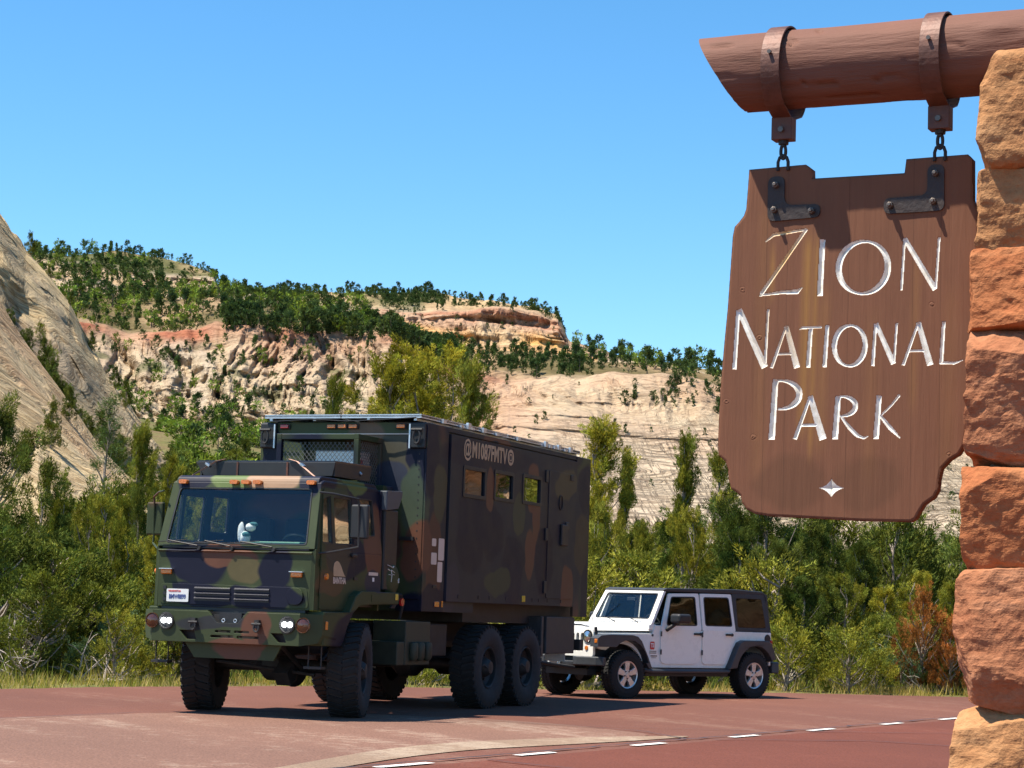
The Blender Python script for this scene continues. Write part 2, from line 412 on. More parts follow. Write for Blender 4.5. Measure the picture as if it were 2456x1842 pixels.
def seal(path, wd, seed):
    rr = random.Random(seed); pts = []
    for a, b in zip(path[:-1], path[1:]):
        k = max(2, int(math.dist(a, b) / .25))
        pts += [(a[0] + (b[0] - a[0]) * i / k + rr.uniform(-.03, .03), a[1] + (b[1] - a[1]) * i / k + rr.uniform(-.03, .03)) for i in range(k)]
    pts.append(path[-1]); m = MB(); vs = []
    for i, p in enumerate(pts):
        q = pts[min(i + 1, len(pts) - 1)]; q0 = pts[max(i - 1, 0)]; dx, dy = q[0] - q0[0], q[1] - q0[1]; l = math.hypot(dx, dy) or 1
        ww = wd * rr.uniform(.5, 1.2) / 2; vs += [(p[0] - dy / l * ww, p[1] + dx / l * ww, .016), (p[0] + dy / l * ww, p[1] - dx / l * ww, .016)]
    m.add(vs, [(2 * i, 2 * i + 1, 2 * i + 3, 2 * i + 2) for i in range(len(pts) - 1)]); m.build('tar_seal', M['tar'], road)
seal([dl(-5, .16), dl(2, .11), dl(5, .15), dl(11, .1), dl(20, .14)], .05, 1)
seal([(-5.5, 23.3), (-4.3, 25.6), (-2.4, 27.2), (1.0, 28.6)], .025, 2)
seal([(-2.6, 27.9), (-.9, 27.0), (1.6, 25.2), dl(6.0, .1)], .03, 3)
seal([dl(9, -.1), (6.0, 27), (8.5, 26.6)], .035, 4); seal([dl(6.2, -.1), (4.2, 24.6), (5.2, 24.0)], .035, 5); seal([dl(1.2, -.1), (.7, 18.6), (1.8, 18.2)], .035, 6)
seal([(-1.2, 26.0), (2.5, 25.9), (4.4, 26.9)], .02, 7)

# ------------------------------------------------------------------ rock
def rock_mat(name, hatch=True, dome=False):
    m, n, b = new_mat(name); v = ocoord(n)
    t = n.nodes.new('ShaderNodeAttribute'); t.attribute_name = 'tint'
    f1 = noise(n, v, .35, 8, .75); f2 = noise(n, v, .06, 4, .6)
    # warped bedding coordinate
    sx = N(n, 'ShaderNodeSeparateXYZ'); L(n, v, sx.inputs[0])
    if dome:
        bed = mth(n, 'ADD', mth(n, 'MULTIPLY', sx.outputs['Z'], 1.0), mth(n, 'MULTIPLY', sx.outputs['X'], .34))
    else:
        bed = sx.outputs['Z']
    bedw = mth(n, 'ADD', bed, mth(n, 'MULTIPLY', noise(n, v, .018 if not dome else .04, 3, .5), 26 if not dome else 14))
    cb = n.nodes.new('ShaderNodeCombineXYZ'); L(n, bedw, cb.inputs['Z']); L(n, mth(n, 'MULTIPLY', sx.outputs['X'], .05), cb.inputs['X']); L(n, mth(n, 'MULTIPLY', sx.outputs['Y'], .05), cb.inputs['Y'])
    st = noise(n, cb.outputs[0], .55 if not dome else 1.0, 5, .72)
    line_h = ramp(n, st, [(.44, (1, 1, 1)), (.492, (.50, .44, .40) if not dome else (.34, .27, .20)), (.52 if not dome else .55, (1, 1, 1))])
    col = mixc(n, 1, t.outputs['Color'], ramp(n, f1, [(.30, (.52, .47, .43)), (.46, (.95, .95, .95)), (.7, (1.2, 1.18, 1.12))]), 'MULTIPLY')
    col = mixc(n, .55, col, ramp(n, st, [(.3, (.8, .72, .66)), (.5, (1.05, 1.02, .98)), (.7, (.86, .80, .76))]), 'MULTIPLY')
    col = mixc(n, .75, col, line_h, 'MULTIPLY')
    hgt = mth(n, 'ADD', mth(n, 'MULTIPLY', st, 1.4), mth(n, 'MULTIPLY', f1, .8))
    if hatch:
        cv_ = n.nodes.new('ShaderNodeCombineXYZ'); L(n, mth(n, 'MULTIPLY', mth(n, 'ADD', sx.outputs['X'], mth(n, 'MULTIPLY', sx.outputs['Z'], .22)), .62), cv_.inputs['X']); L(n, mth(n, 'MULTIPLY', sx.outputs['Z'], .10), cv_.inputs['Z'])
        nv_ = noise(n, cv_.outputs[0], 1.0, 4, .6); k1 = ramp(n, nv_, [(.478, (0, 0, 0)), (.5, (1, 1, 1)), (.522, (0, 0, 0))])
        ch_ = n.nodes.new('ShaderNodeCombineXYZ'); L(n, mth(n, 'MULTIPLY', bedw, 1.15), ch_.inputs['Z']); L(n, mth(n, 'MULTIPLY', sx.outputs['X'], .035), ch_.inputs['X'])
        nh_ = noise(n, ch_.outputs[0], 1.0, 4, .6); k2 = ramp(n, nh_, [(.465, (0, 0, 0)), (.5, (1, 1, 1)), (.535, (0, 0, 0))])
        k = mth(n, 'MULTIPLY', mth(n, 'MAXIMUM', k1, k2), t.outputs['Alpha'])
        col = mixc(n, mth(n, 'MULTIPLY', k, .5), col, (.14, .08, .05)); hgt = mth(n, 'SUBTRACT', hgt, mth(n, 'MULTIPLY', k, .9))
    L(n, col, b.inputs['Base Color']); b.inputs['Roughness'].default_value = .95; b.inputs['Specular IOR Level'].default_value = .1
    bump(n, hgt, b, .9, 1.4 if not dome else .8); return m
M['mesa'] = rock_mat('banded_sandstone_cliff'); M['dome'] = rock_mat('cream_slickrock', hatch=False, dome=True)

XS = np.array([-600, -500, 100, 340, 430, 462, 475, 560, 700, 850, 950, 1060, 1150, 1205, 1228, 1280, 1330, 1500, 1600, 1800, 2110, 2700])
#        foot  mid  rim  benchback upfoot uptop crest
YS = np.array([
 [1010, 860, 700, 640, 600, 570, 545], [1010, 860, 700, 640, 600, 570, 547], [1000, 860, 705, 650, 608, 575, 550], [1000, 862, 712, 652, 632, 592, 558], [1000, 865, 716, 652, 640, 606, 590], [1000, 866, 716, 652, 641, 609, 598],
 [1000, 866, 716, 655, 646, 641, 636], [1000, 870, 716, 664, 655, 645, 634], [1005, 880, 717, 682, 674, 654, 631], [1040, 890, 735, 720, 712, 668, 638], [1080, 920, 788, 762, 746, 668, 645], [1120, 950, 800, 766, 748, 672, 656],
 [1150, 965, 801, 770, 750, 682, 668], [1160, 970, 803, 772, 752, 694, 684], [1165, 972, 803, 772, 756, 744, 738], [1170, 975, 805, 778, 768, 758, 750], [1175, 980, 808, 786, 780, 774, 768], [1182, 990, 824, 810, 806, 802, 797],
 [1185, 1000, 838, 828, 824, 820, 816], [1190, 1020, 870, 862, 858, 854, 850], [1200, 1060, 925, 905, 898, 892, 886], [1200, 1080, 960, 940, 930, 920, 910]], float)
DK = np.array([400, 470, 545, 690, 722, 748, 840], float)
nseg = [40, 62, 62, 46, 16, 46, 22]
cols_az = []; cols_z = []
for i, x in enumerate(XS):
    a = []; zz = []
    for k, D in enumerate(DK):
        az, z = pt2az(x, YS[i, k], D); a.append(az); zz.append(z)
    cols_az.append(a); cols_z.append(zz)
cols_az = np.array(cols_az); cols_z = np.array(cols_z)
NA = 1000
azs = np.linspace(pt2az(-330, 900, 500)[0], pt2az(2560, 900, 500)[0], NA)
xd = np.interp(azs, cols_az[:, 2], XS)            # layout x of each column
kz = np.stack([np.interp(azs, cols_az[:, k], cols_z[:, k]) for k in range(7)], 0)
kD = np.repeat(DK[:, None], NA, 1)
kz = np.vstack([kz[0] - 12, kz]); kD = np.vstack([kD[0] - 6, kD])            # buried foot
kz = np.vstack([kz, kz[-1] - 30]); kD = np.vstack([kD, kD[-1] + 160])          # falls away behind the crest
cuts = [24] + nseg[1:] + [12]; cuts = [24, 62, 62, 46, 16, 46, 22, 8]
# lateral wobble of the knot distances so that rims are not straight
lat0 = azs * 550
kD[3] += fbm(lat0 / 30, 0 * lat0, 0 * lat0, 5, 3, .6) * 20 * np.clip((1250 - xd) / 150, .25, 1); kD[2] += fbm(lat0 / 45, 0 * lat0 + 5, 0 * lat0, 3, 4) * 14
kD[5] += fbm(lat0 / 40, 0 * lat0 + 9, 0 * lat0, 3, 14) * 12; kD[6] += fbm(lat0 / 30, 0 * lat0 + 12, 0 * lat0, 3, 15) * 9
kz[3] += fbm(lat0 / 16, 0 * lat0, 0 * lat0 + 3, 3, 6) * 1.6; kz[7] += fbm(lat0 / 24, 0 * lat0, 0 * lat0 + 7, 4, 7) * 1.8; kz[6] += fbm(lat0 / 14, 0 * lat0, 0 * lat0 + 8, 3, 9) * 1.6
P = []; ROWK = []
for k in range(8):
    c = cuts[k]
    for j in range(c):
        t = j / c
        P.append((kD[k] * (1 - t) + kD[k + 1] * t, kz[k] * (1 - t) + kz[k + 1] * t)); ROWK.append(k + t)
P.append((kD[8], kz[8])); ROWK.append(8.0); ROWK = np.array(ROWK)
MD = np.array([p[0] for p in P]); MZ = np.array([p[1] for p in P]); NR = len(ROWK)
AZ = np.repeat(azs[None], NR, 0); XD = np.repeat(xd[None], NR, 0); RK = np.repeat(ROWK[:, None], NA, 1); LAT = AZ * 560
cliff_lo = np.clip((RK - .8) * 4, 0, 1) * np.clip((3.0 - RK) * 2.6, 0, 1)
cliff_up = np.clip((RK - 5) * 6, 0, 1) * np.clip((6.1 - RK) * 6, 0, 1) * np.clip((XD - 780) / 60, 0, 1) * np.clip((1230 - XD) / 8, 0, 1) + np.clip((RK - 5) * 6, 0, 1) * np.clip((6.1 - RK) * 6, 0, 1) * (XD < 470) * .8
slick = np.clip((XD - 1040) / 60, 0, 1)
warp = fbm(LAT / 30, MZ / 30, MD / 60, 3, 21)
gl = np.abs(fbm(LAT / 17 + (RK - 2) * .9 + warp * .6, MZ / 80, 0 * LAT, 5, 22, .6)); gl = 1 - np.clip(gl * 3.4, 0, 1)       # gullies
gl2 = 1 - np.clip(np.abs(fbm(LAT / 6.5 + warp, MZ / 22, 0 * LAT, 4, 33, .6)) * 3.0, 0, 1)
rimw = np.clip((RK - 1.3) / 1.5, 0, 1)
dD = cliff_lo * (1 - slick) * (gl * 13 * (.4 + .6 * rimw) + gl2 * 6.5 + fbm(LAT / 11, MZ / 20, MD * 0, 5, 41, .6) * 4.5 + np.abs(fbm(LAT / 3.2, MZ / 6, 0 * LAT, 3, 49)) * 3)
dD += cliff_lo * slick * (fbm(LAT / 60, MZ / 40, 0 * LAT, 3, 42) * 14 + fbm(LAT / 16, MZ / 9, 0 * LAT, 3, 43) * 2.6 + gl2 * 3.5 * np.clip((RK - 2.45) * 3, 0, 1) + gl * 8 * np.clip((RK - 2.3) * 2, 0, 1))
led = fbm(LAT / 90, (MZ + warp * 5) / 3.4, 0 * LAT, 3, 44); led2 = np.tanh(fbm(LAT / 60, (MZ + warp * 3) / 1.6, 0 * LAT, 3, 45) * 5)
dD += cliff_lo * (led * 3.4 * (.8 - .25 * slick) + led2 * (1.0 - .2 * slick)) + cliff_up * (np.tanh(fbm(LAT / 50, (MZ + warp * 6) / 4.2, 0 * LAT, 3, 46) * 4) * 2.6 + fbm(LAT / 12, MZ / 22, 0 * LAT, 5, 47, .6) * 6 + gl2 * 4)
undercut = np.exp(-((RK - 5.72) / .07) ** 2) * np.clip(fbm(LAT / 22, 0 * LAT, 0 * LAT, 2, 48) * 2 + .3, 0, 1); dD += cliff_up * undercut * 4
bench = 1 - np.clip(cliff_lo + cliff_up, 0, 1)
MZ2 = MZ + bench * fbm(LAT / 18, MD / 18, 0 * LAT, 4, 51) * 2.4 + (XD < 1230) * np.clip((RK - 6) * 4, 0, 1) * np.clip((7.5 - RK), 0, 1) * fbm(LAT / 12, MD / 10, 0 * LAT, 4, 52) * 3
MD2 = MD + dD + bench * fbm(LAT / 9, MZ / 3, 0 * LAT, 3, 53) * 1.2
# the notch where the upper cliff ends at the right: deep shade of a cove
MX = AZ * MD2
# colours -----------------------------------------------------------
def lerpc(a, b, t): return a * (1 - t[..., None]) + b * t[..., None]
C = lambda *q: np.array(q, float)
cream, pink, orange, red, grey, white, olive = C(.49, .385, .265), C(.45, .295, .20), C(.58, .34, .125), C(.36, .115, .06), C(.34, .295, .25), C(.55, .46, .345), C(.13, .13, .055)
n1 = fbm(LAT / 55, MZ / 25, 0 * LAT, 4, 61); n2 = fbm(LAT / 18 + n1, MZ / 30, 0 * LAT, 4, 62); n3 = fbm(LAT / 120, (MZ + warp * 6) / 5, 0 * LAT, 3, 63)
col = np.repeat(cream[None, None], NR, 0).repeat(NA, 1)
col = lerpc(col, np.broadcast_to(pink, col.shape), np.clip(n1 * 2.2 + .15 + n3 * .4 - slick * .12, 0, .85))
col = lerpc(col, np.broadcast_to(grey, col.shape), np.clip(n2 * 2 - .1, 0, .65) * (1 - .4 * slick))
col = lerpc(col, np.broadcast_to(white, col.shape), np.clip(slick * (.75 - RK * .0) * np.clip((2.55 - RK) * 1.5, 0, 1), 0, .65))
rimred = np.exp(-((RK - 2.97) / .17) ** 2) * np.clip(.7 + n2, 0, 1) * (.35 + .65 * (1 - slick)); col = lerpc(col, np.broadcast_to(red, col.shape), np.clip(rimred, 0, .9))
lobe = np.exp(-((XD - 1085) / 55) ** 2) * cliff_lo; col = lerpc(col, np.broadcast_to(pink, col.shape), np.clip(lobe, 0, .8))
streak = np.clip(fbm(LAT / 5, MZ / 70, 0 * LAT, 3, 66) * 3 - .6, 0, 1) * cliff_lo * np.clip((RK - 1.6) * 1.2, 0, 1) * (1 - .5 * slick); col = lerpc(col, np.broadcast_to(C(.20, .13, .11), col.shape), streak * .35)
upm = cliff_up
upc = lerpc(np.broadcast_to(orange, col.shape), np.broadcast_to(pink, col.shape), np.clip((RK - 5.35) * 3 + n1, 0, 1)); upc = lerpc(upc, np.broadcast_to(red, col.shape), np.clip(undercut * .5 + (np.abs(RK - 5.95) < .07) * .5, 0, .8)); upc = lerpc(upc, np.broadcast_to(cream, col.shape), np.clip(n2 * 2.5, 0, .7))
col = lerpc(col, upc, upm)
base_or = np.exp(-((RK - 4.85) / .2) ** 2) * (XD > 860) * (XD < 1290); col = lerpc(col, np.broadcast_to(orange, col.shape), np.clip(base_or, 0, 1))
topm = np.clip((RK - 6.0) * 5, 0, 1); col = lerpc(col, lerpc(np.broadcast_to(C(.46, .33, .19), col.shape), np.broadcast_to(olive, col.shape), np.clip(n2 * 2 + .45, 0, 1)), topm)
bm_ = np.clip((RK - 3.0) * 6, 0, 1) * np.clip((4.75 - RK) * 5, 0, 1); col = lerpc(col, lerpc(np.broadcast_to(C(.15, .12, .055), col.shape), np.broadcast_to(C(.36, .25, .145), col.shape), np.clip(n2 * 2 + .35, 0, 1)), bm_)
sp = np.clip(fbm(LAT / 6, MZ / 6, MD / 12, 3, 71) * 3.0 - .35, 0, 1) * cliff_lo * (1 - slick); col = lerpc(col, np.broadcast_to(C(.10, .11, .045), col.shape), sp * .75)
hm = slick * np.clip((2.55 - RK) * 2.2, 0, 1) * np.clip(.75 + fbm(LAT / 60, MZ / 30, 0 * LAT, 2, 72) * 1.5, 0, 1) * np.clip((XD - 1180) / 120, 0, 1)
colA = np.concatenate([np.clip(col, 0.01, .9), hm[..., None]], -1)
mesa = link('mesa', np_mesh('mesa', np.stack([MX, MD2, MZ2], -1).reshape(-1, 3), grid_faces(NR, NA), [M['mesa']], False, colA.reshape(-1, 4))); tag(mesa, kind='structure')

# left slickrock slope: front slab, gully, back ridge ------------------
fx_ = [-520, 0, 46, 104, 173, 215, 250, 300, 345, 400]; fy_ = [250, 646, 723, 804, 897, 958, 1000, 1045, 1085, 1130]
bx_ = [-520, -150, 0, 18, 56, 102, 150, 186, 229, 297, 345, 400]; by_ = [180, 310, 436, 467, 538, 587, 650, 723, 802, 897, 955, 1040]
NA2 = 420; xg = np.linspace(-520, 400, NA2)
knots = [(96, None), (120, 'base'), (172, 'front'), (184, 'gully'), (206, 'gully2'), (236, 'back'), (275, 'behind')]
def knot(x, kind):
    fy = np.interp(x, fx_, fy_); by = np.interp(x, bx_, by_)
    if kind == 'front': return 172, fy
    if kind == 'back': return 236, by
    return None
rows = []
for x in xg:
    fa, fz = pt2az(x, np.interp(x, fx_, fy_), 172); ba, bz = pt2az(x, np.interp(x, bx_, by_), 236)
    rows.append((fa, fz, ba, bz))
rows = np.array(rows); fa, fz, ba, bz = rows.T
fz = np.minimum(fz, bz - 1.0)
zk = np.stack([0 * fz - 2, 0 * fz + 3.2, fz, fz - 3.5, fz * .55 + bz * .45 - 3, bz, bz - 30]); dk = np.array([96, 118, 172, 183, 206, 236, 290.])[:, None] + 0 * fz
ak = np.stack([fa, fa, fa, fa * .8 + ba * .2, fa * .4 + ba * .6, ba, ba])
cut2 = [14, 90, 16, 26, 56, 12]; rowsP = []; RK2 = []
for k in range(6):
    for j in range(cut2[k]):
        t = j / cut2[k]; tt = t
        zz = zk[k] * (1 - tt) + zk[k + 1] * tt
        if k in (1, 4): zz = zz + np.sin(t * math.pi) * (zk[k + 1] - zk[k]) * .10
        rowsP.append((dk[k] * (1 - t) + dk[k + 1] * t, zz, ak[k] * (1 - t) + ak[k + 1] * t)); RK2.append(k + t)
rowsP.append((dk[6], zk[6], ak[6])); RK2.append(6.0)
DD = np.array([r[0] for r in rowsP]); ZZ = np.array([r[1] for r in rowsP]); AA = np.array([r[2] for r in rowsP]); RK2 = np.repeat(np.array(RK2)[:, None], NA2, 1)
XX = AA * DD
bedc = ZZ + XX * .34 + fbm(XX / 20, ZZ / 20, DD / 30, 3, 81) * 7
lw = fbm(XX / 40, ZZ / 40, DD / 40, 3, 82)
disp = np.tanh(fbm(bedc / 1.6, XX / 60, 0 * XX, 3, 83) * 4) * .35 + fbm(bedc / 5, XX / 40, 0 * XX, 3, 84) * 1.1 + fbm(XX / 11, ZZ / 11, DD / 11, 4, 85) * 1.2
rid = np.clip((RK2 - 2.2), 0, 1); disp += np.tanh(fbm(bedc / 7, XX / 50, 0 * XX, 3, 98) * 3) * 1.4
disp += rid * (fbm(XX / 7, ZZ / 16, DD / 9, 4, 86) * 4.5) + np.abs(fbm((XX * .8 + ZZ * .6) / 2.6, DD / 30, (ZZ * .8 - XX * .6) / 26, 4, 89, .6)) * (1.6 + rid * 2.5) - np.clip(.06 - np.abs(fbm((XX * .85 + ZZ * .5) / 9, 0 * XX, (ZZ * .85 - XX * .5) / 60, 3, 97)), 0, 1) * 16
ZZ2 = ZZ - np.abs(disp) * .25 * (RK2 > .5); DD2 = DD + disp
XX2 = AA * DD2
cA = C(.66, .505, .285); cB = C(.54, .42, .26); cC = C(.30, .25, .185)
nn = fbm(bedc / 8, XX / 30, 0 * XX, 4, 87); nn2 = fbm(XX / 14, ZZ / 14, DD / 14, 4, 88)
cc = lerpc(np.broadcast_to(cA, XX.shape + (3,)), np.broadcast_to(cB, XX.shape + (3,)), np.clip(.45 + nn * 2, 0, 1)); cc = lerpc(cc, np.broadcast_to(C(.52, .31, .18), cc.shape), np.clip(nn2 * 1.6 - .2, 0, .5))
cc = lerpc(cc, np.broadcast_to(cC, cc.shape), np.clip(rid * (.35 + nn2 * 1.5), 0, .8)); gully_shade = np.exp(-((RK2 - 3.2) / .75) ** 2); cc = lerpc(cc, np.broadcast_to(C(.20, .15, .10), cc.shape), np.clip(gully_shade * .75, 0, .8))  # gully rock darkened in its colour to hold the shade there
dome = link('slickrock_slope', np_mesh('slickrock_slope', np.stack([XX2, DD2, ZZ2], -1).reshape(-1, 3), grid_faces(len(DD), NA2), [M['dome']], False, cc.reshape(-1, 3))); tag(dome, kind='structure')

# the cliff that closes the valley to the right of the frame (it is what the side windows reflect)
aa = np.linspace(rad(21), rad(125), 150); hh = np.linspace(0, 1, 60); Aq, Hq = np.meshgrid(aa, hh)
Dq = 210 + 60 * Hq + fbm(Aq * 9, Hq * 5, 0 * Aq, 4, 91) * 22 + np.tanh(fbm(Aq * 2, Hq * 22, 0 * Aq, 3, 92) * 4) * 3; Dq += np.clip((rad(34) - Aq) / rad(13), 0, 1) * 300
Zq = 2 + Hq * (78 + 20 * np.sin(Aq * 3)) * np.clip((Aq - rad(15)) / rad(25), .3, 1)
cq = lerpc(np.broadcast_to(C(.56, .40, .24), Aq.shape + (3,)), np.broadcast_to(C(.50, .28, .17), Aq.shape + (3,)), np.clip(.4 + fbm(Aq * 5, Hq * 16, 0 * Aq, 4, 93) * 2, 0, 1))
cq = lerpc(cq, np.broadcast_to(C(.12, .12, .05), cq.shape), np.clip(fbm(Aq * 20, Hq * 12, 0 * Aq, 3, 94) * 4 - .9, 0, 1))
cv = link('cliff', np_mesh('cliff', np.stack([np.sin(Aq) * Dq, np.cos(Aq) * Dq, Zq], -1).reshape(-1, 3), grid_faces(60, 150), [M['dome']], False, cq.reshape(-1, 3))); tag(cv, kind='structure')
# ------------------------------------------------------------------ vegetation
def leaf_mat(name, col, sat_var=.2, trans=.2, rough=.75):
    m = bpy.data.materials.new(name); m.use_nodes = True; n = m.node_tree; n.nodes.clear()
    o = n.nodes.new('ShaderNodeOutputMaterial'); t = n.nodes.new('ShaderNodeAttribute'); t.attribute_name = 'tint'
    c = mixc(n, 1, t.outputs['Color'], col, 'MULTIPLY')
    oi = n.nodes.new('ShaderNodeObjectInfo')
    c = mixc(n, .8, c, ramp(n, oi.outputs['Random'], [(0, (.55, .66, .62)), (.5, (.95, .98, .95)), (1, (1.25, 1.16, .9))]), 'MULTIPLY')
    d = n.nodes.new('ShaderNodeBsdfDiffuse'); L(n, c, d.inputs[0]); tr = n.nodes.new('ShaderNodeBsdfTranslucent'); L(n, mixc(n, 1, c, (1.15, 1.2, .55), 'MULTIPLY'), tr.inputs[0])
    mx = n.nodes.new('ShaderNodeMixShader'); mx.inputs[0].default_value = trans; L(n, d.outputs[0], mx.inputs[1]); L(n, tr.outputs[0], mx.inputs[2])
    L(n, mx.outputs[0], o.inputs[0]); return m
M['jun'] = leaf_mat('juniper_foliage', (.255, .240, .040)); M['pin'] = leaf_mat('pinyon_foliage', (.115, .135, .032)); M['sage'] = leaf_mat('sage_foliage', (.135, .195, .10))
M['dead'] = leaf_mat('dead_orange_foliage', (.42, .15, .045)); M['shrub'] = leaf_mat('green_shrub_foliage', (.155, .180, .045)); M['twigleaf'] = leaf_mat('dry_brush_leaves', (.21, .185, .095)); M['pine'] = leaf_mat('pine_needles', (.10, .14, .05))
M['far'] = leaf_mat('far_tree_foliage', (.062, .094, .038), trans=.2); M['farlight'] = leaf_mat('far_oak_foliage', (.155, .215, .045), trans=.25); M['grass'] = leaf_mat('verge_grass_blades', (1, 1, 1), trans=.35)
M['bark'] = pbr('grey_juniper_bark', (.26, .21, .17), .95, var=.5, scale=12, bmp=.4, bscale=30); M['deadwood'] = pbr('bleached_deadwood', (.36, .30, .25), .9, var=.35, scale=14, bmp=.3)
M['farbark'] = pbr('far_bark', (.13, .10, .08), .95)

def tufts(rng, org, dirs, length, radius, n, ll, lw, tint0=1.0, tv=.35, up=.4):
    """org (k,3), dirs (k,3): leaf triangles grouped round k short plumes"""
    k = len(org); T = rng.random((k, n)); ax = dirs / np.linalg.norm(dirs, axis=1, keepdims=True)
    rv = rng.normal(size=(k, n, 3)); rv -= (rv * ax[:, None]).sum(-1, keepdims=True) * ax[:, None]; rv /= np.linalg.norm(rv, axis=-1, keepdims=True) + 1e-9
    L_ = length if np.ndim(length) else np.full(k, length); Rr_ = radius if np.ndim(radius) else np.full(k, radius)
    prof = np.sin(np.clip(T * .92 + .08, 0, 1) * math.pi) ** .6
    p = org[:, None] + ax[:, None] * (T * L_[:, None])[..., None] + rv * (Rr_[:, None] * prof * rng.random((k, n)) ** .5)[..., None]
    d = ax[:, None] * (up * 2.2 + rng.random((k, n, 1)) * .6) + rv * .65 + rng.normal(size=(k, n, 3)) * .3; d /= np.linalg.norm(d, axis=-1, keepdims=True)
    s = np.cross(d, rng.normal(size=(k, n, 3))); s /= np.linalg.norm(s, axis=-1, keepdims=True) + 1e-9
    ln = ll * rng.uniform(.6, 1.3, (k, n, 1)); wd = lw * rng.uniform(.6, 1.3, (k, n, 1))
    V = np.stack([p - s * wd / 2, p + s * wd / 2, p + d * ln], 2).reshape(-1, 3)
    tint = tint0 * (1 + tv * 1.6 * rng.uniform(-1, 1, (k, 1)) + .2 * rng.normal(size=(k, n))); tint = np.clip(tint, .25, 2)
    hue = rng.uniform(-1, 1, (k, 1)) * .12 + 0 * tint
    c = np.stack([tint * (1 + hue), tint, tint * (1 - hue)], -1); c = np.repeat(c.reshape(-1, 1, 3), 3, 1).reshape(-1, 3)
    return V, c
def tri_mesh(name, parts, mat):
    V = np.concatenate([p[0] for p in parts]); c = np.concatenate([p[1] for p in parts])
    return np_mesh(name, V, np.arange(len(V)).reshape(-1, 3), [mat], False, c)

def tree_meshes(seed, H, env, nb, mat, plen, prad, nl, ll, lw, per=3, spread=.3, trunk_r=.12, upd=.9, stems=1, bark='bark', low=.12, tv=.3, limb_r=.03, nlobe=20, lobe_s=0):
    """env(t) = crown radius at relative height t. Returns (trunk mesh, crown mesh)."""
    rng = np.random.default_rng(seed); mb = MB(); rr = random.Random(seed); O = []; Dv = []
    for s in range(stems):
        a = rr.uniform(0, 6.28); lean = rr.uniform(.05, .25) * (1 if stems > 1 else .4)
        tp = [Vector((0, 0, -.35))]
        for i in range(1, 9):
            t = i / 8; tp.append(Vector((math.cos(a) * lean * H * t * .8 + rr.uniform(-.05, .05) * H * .3, math.sin(a) * lean * H * t * .8 + rr.uniform(-.05, .05) * H * .3, H * t * (.93 if s == 0 else rr.uniform(.7, .9)))))
        mb.tube(tp, [trunk_r * (1 - .86 * i / 8) * (1.3 if i == 0 else 1) for i in range(9)], 7)
        lobes = []
        for i in range(max(4, nlobe // stems)):
            t_ = low + (1 - low) * ((i + .5) / max(4, nlobe // stems)) ** .8; r_ = env(t_) * rr.uniform(.15, 1.2) * (1 if t_ < .9 else .3); p_ = rr.uniform(0, 6.28); lobes.append((r_ * math.cos(p_), r_ * math.sin(p_), t_ * H))
        for i in range(nb // stems):
            z = H * (low + (1 - low) * rng.random() ** .85); t = z / H; r = env(t) * rng.random() ** .4; ph = rng.random() * 2 * math.pi
            lb = lobes[i % len(lobes)]
            if lobe_s: tip = Vector((lb[0] + rng.normal() * lobe_s, lb[1] + rng.normal() * lobe_s, min(lb[2] + rng.normal() * lobe_s * 2.3, H * .99))); ph = math.atan2(tip.y, tip.x); r = math.hypot(tip.x, tip.y); z = tip.z
            else: tip = Vector((r * math.cos(ph), r * math.sin(ph), z))
            zi = max(.08 * H, z - r * rr.uniform(.5, 1.1)); k = min(zi / H, .95) * 8; i0 = int(k); b0 = tp[i0].lerp(tp[min(i0 + 1, 8)], k - i0)
            if s == 0 or True: tip.x += tp[i0].x * .5; tip.y += tp[i0].y * .5
            mid = b0.lerp(tip, .55) + Vector((rr.uniform(-.1, .1), rr.uniform(-.1, .1), -r * .12))
            if i % 2 == 0: mb.tube([b0, mid, tip], [limb_r * (.5 + r), limb_r * .6, limb_r * .25], 4, caps=False)
            for q in range(per):
                off = rng.normal(size=3) * spread * np.array([1, 1, .8])
                o = np.array(tip) + off * (q > 0); O.append(o)
                out = np.array([math.cos(ph), math.sin(ph), 0]) * .55 + np.array([0, 0, upd]) + rng.normal(size=3) * .25; Dv.append(out)
    O = np.array(O); Dv = np.array(Dv); k = len(O)
    Dv[:, 2] *= (1.15 if mat == 'jun' else 1.0); V, c = tufts(rng, O - Dv / np.linalg.norm(Dv, axis=1, keepdims=True) * plen * .5, Dv, plen * rng.uniform(.7, 1.3, k), prad * rng.uniform(.7, 1.2, k), nl, ll, lw, tv=tv)
    tm = mb.build('tmp', M[bark]); me = tm.data; bpy.data.objects.remove(tm)
    return me, tri_mesh('crown', [(V, c)], M[mat])
env_round = lambda R: (lambda t: R * (math.sin(max(.02, min(1, t ** .8)) * math.pi * .93 + .12) ** .6 if t < .98 else .15))
env_cone = lambda R: (lambda t: R * (min(1, t * 4) ** .6) * (1.02 - t) ** .75)
env_col = lambda R: (lambda t: R * (min(1, t * 3.5) ** .7) * (1.03 - t) ** .42)
TM = {}
TM['jun'] = [tree_meshes(11, 5, env_col(1.5), 84, 'jun', .46, .125, 112, .088, .025, per=4, spread=.13, stems=2, nlobe=24, lobe_s=.125), tree_meshes(12, 5, env_cone(1.75), 92, 'jun', .46, .125, 112, .088, .025, per=4, spread=.13, trunk_r=.1, nlobe=24, lobe_s=.125),
             tree_meshes(13, 5, env_round(1.75), 96, 'jun', .46, .125, 112, .088, .025, per=4, spread=.13, stems=3, nlobe=27, lobe_s=.125)]
TM['jcol'] = [tree_meshes(21, 6, env_cone(1.1), 66, 'jun', .46, .125, 112, .088, .025, per=4, spread=.13, trunk_r=.09, low=.28, nlobe=13, lobe_s=.15), tree_meshes(22, 6, env_col(.95), 56, 'jun', .46, .125, 112, .088, .025, per=4, spread=.13, trunk_r=.09, low=.3, nlobe=11, lobe_s=.15)]
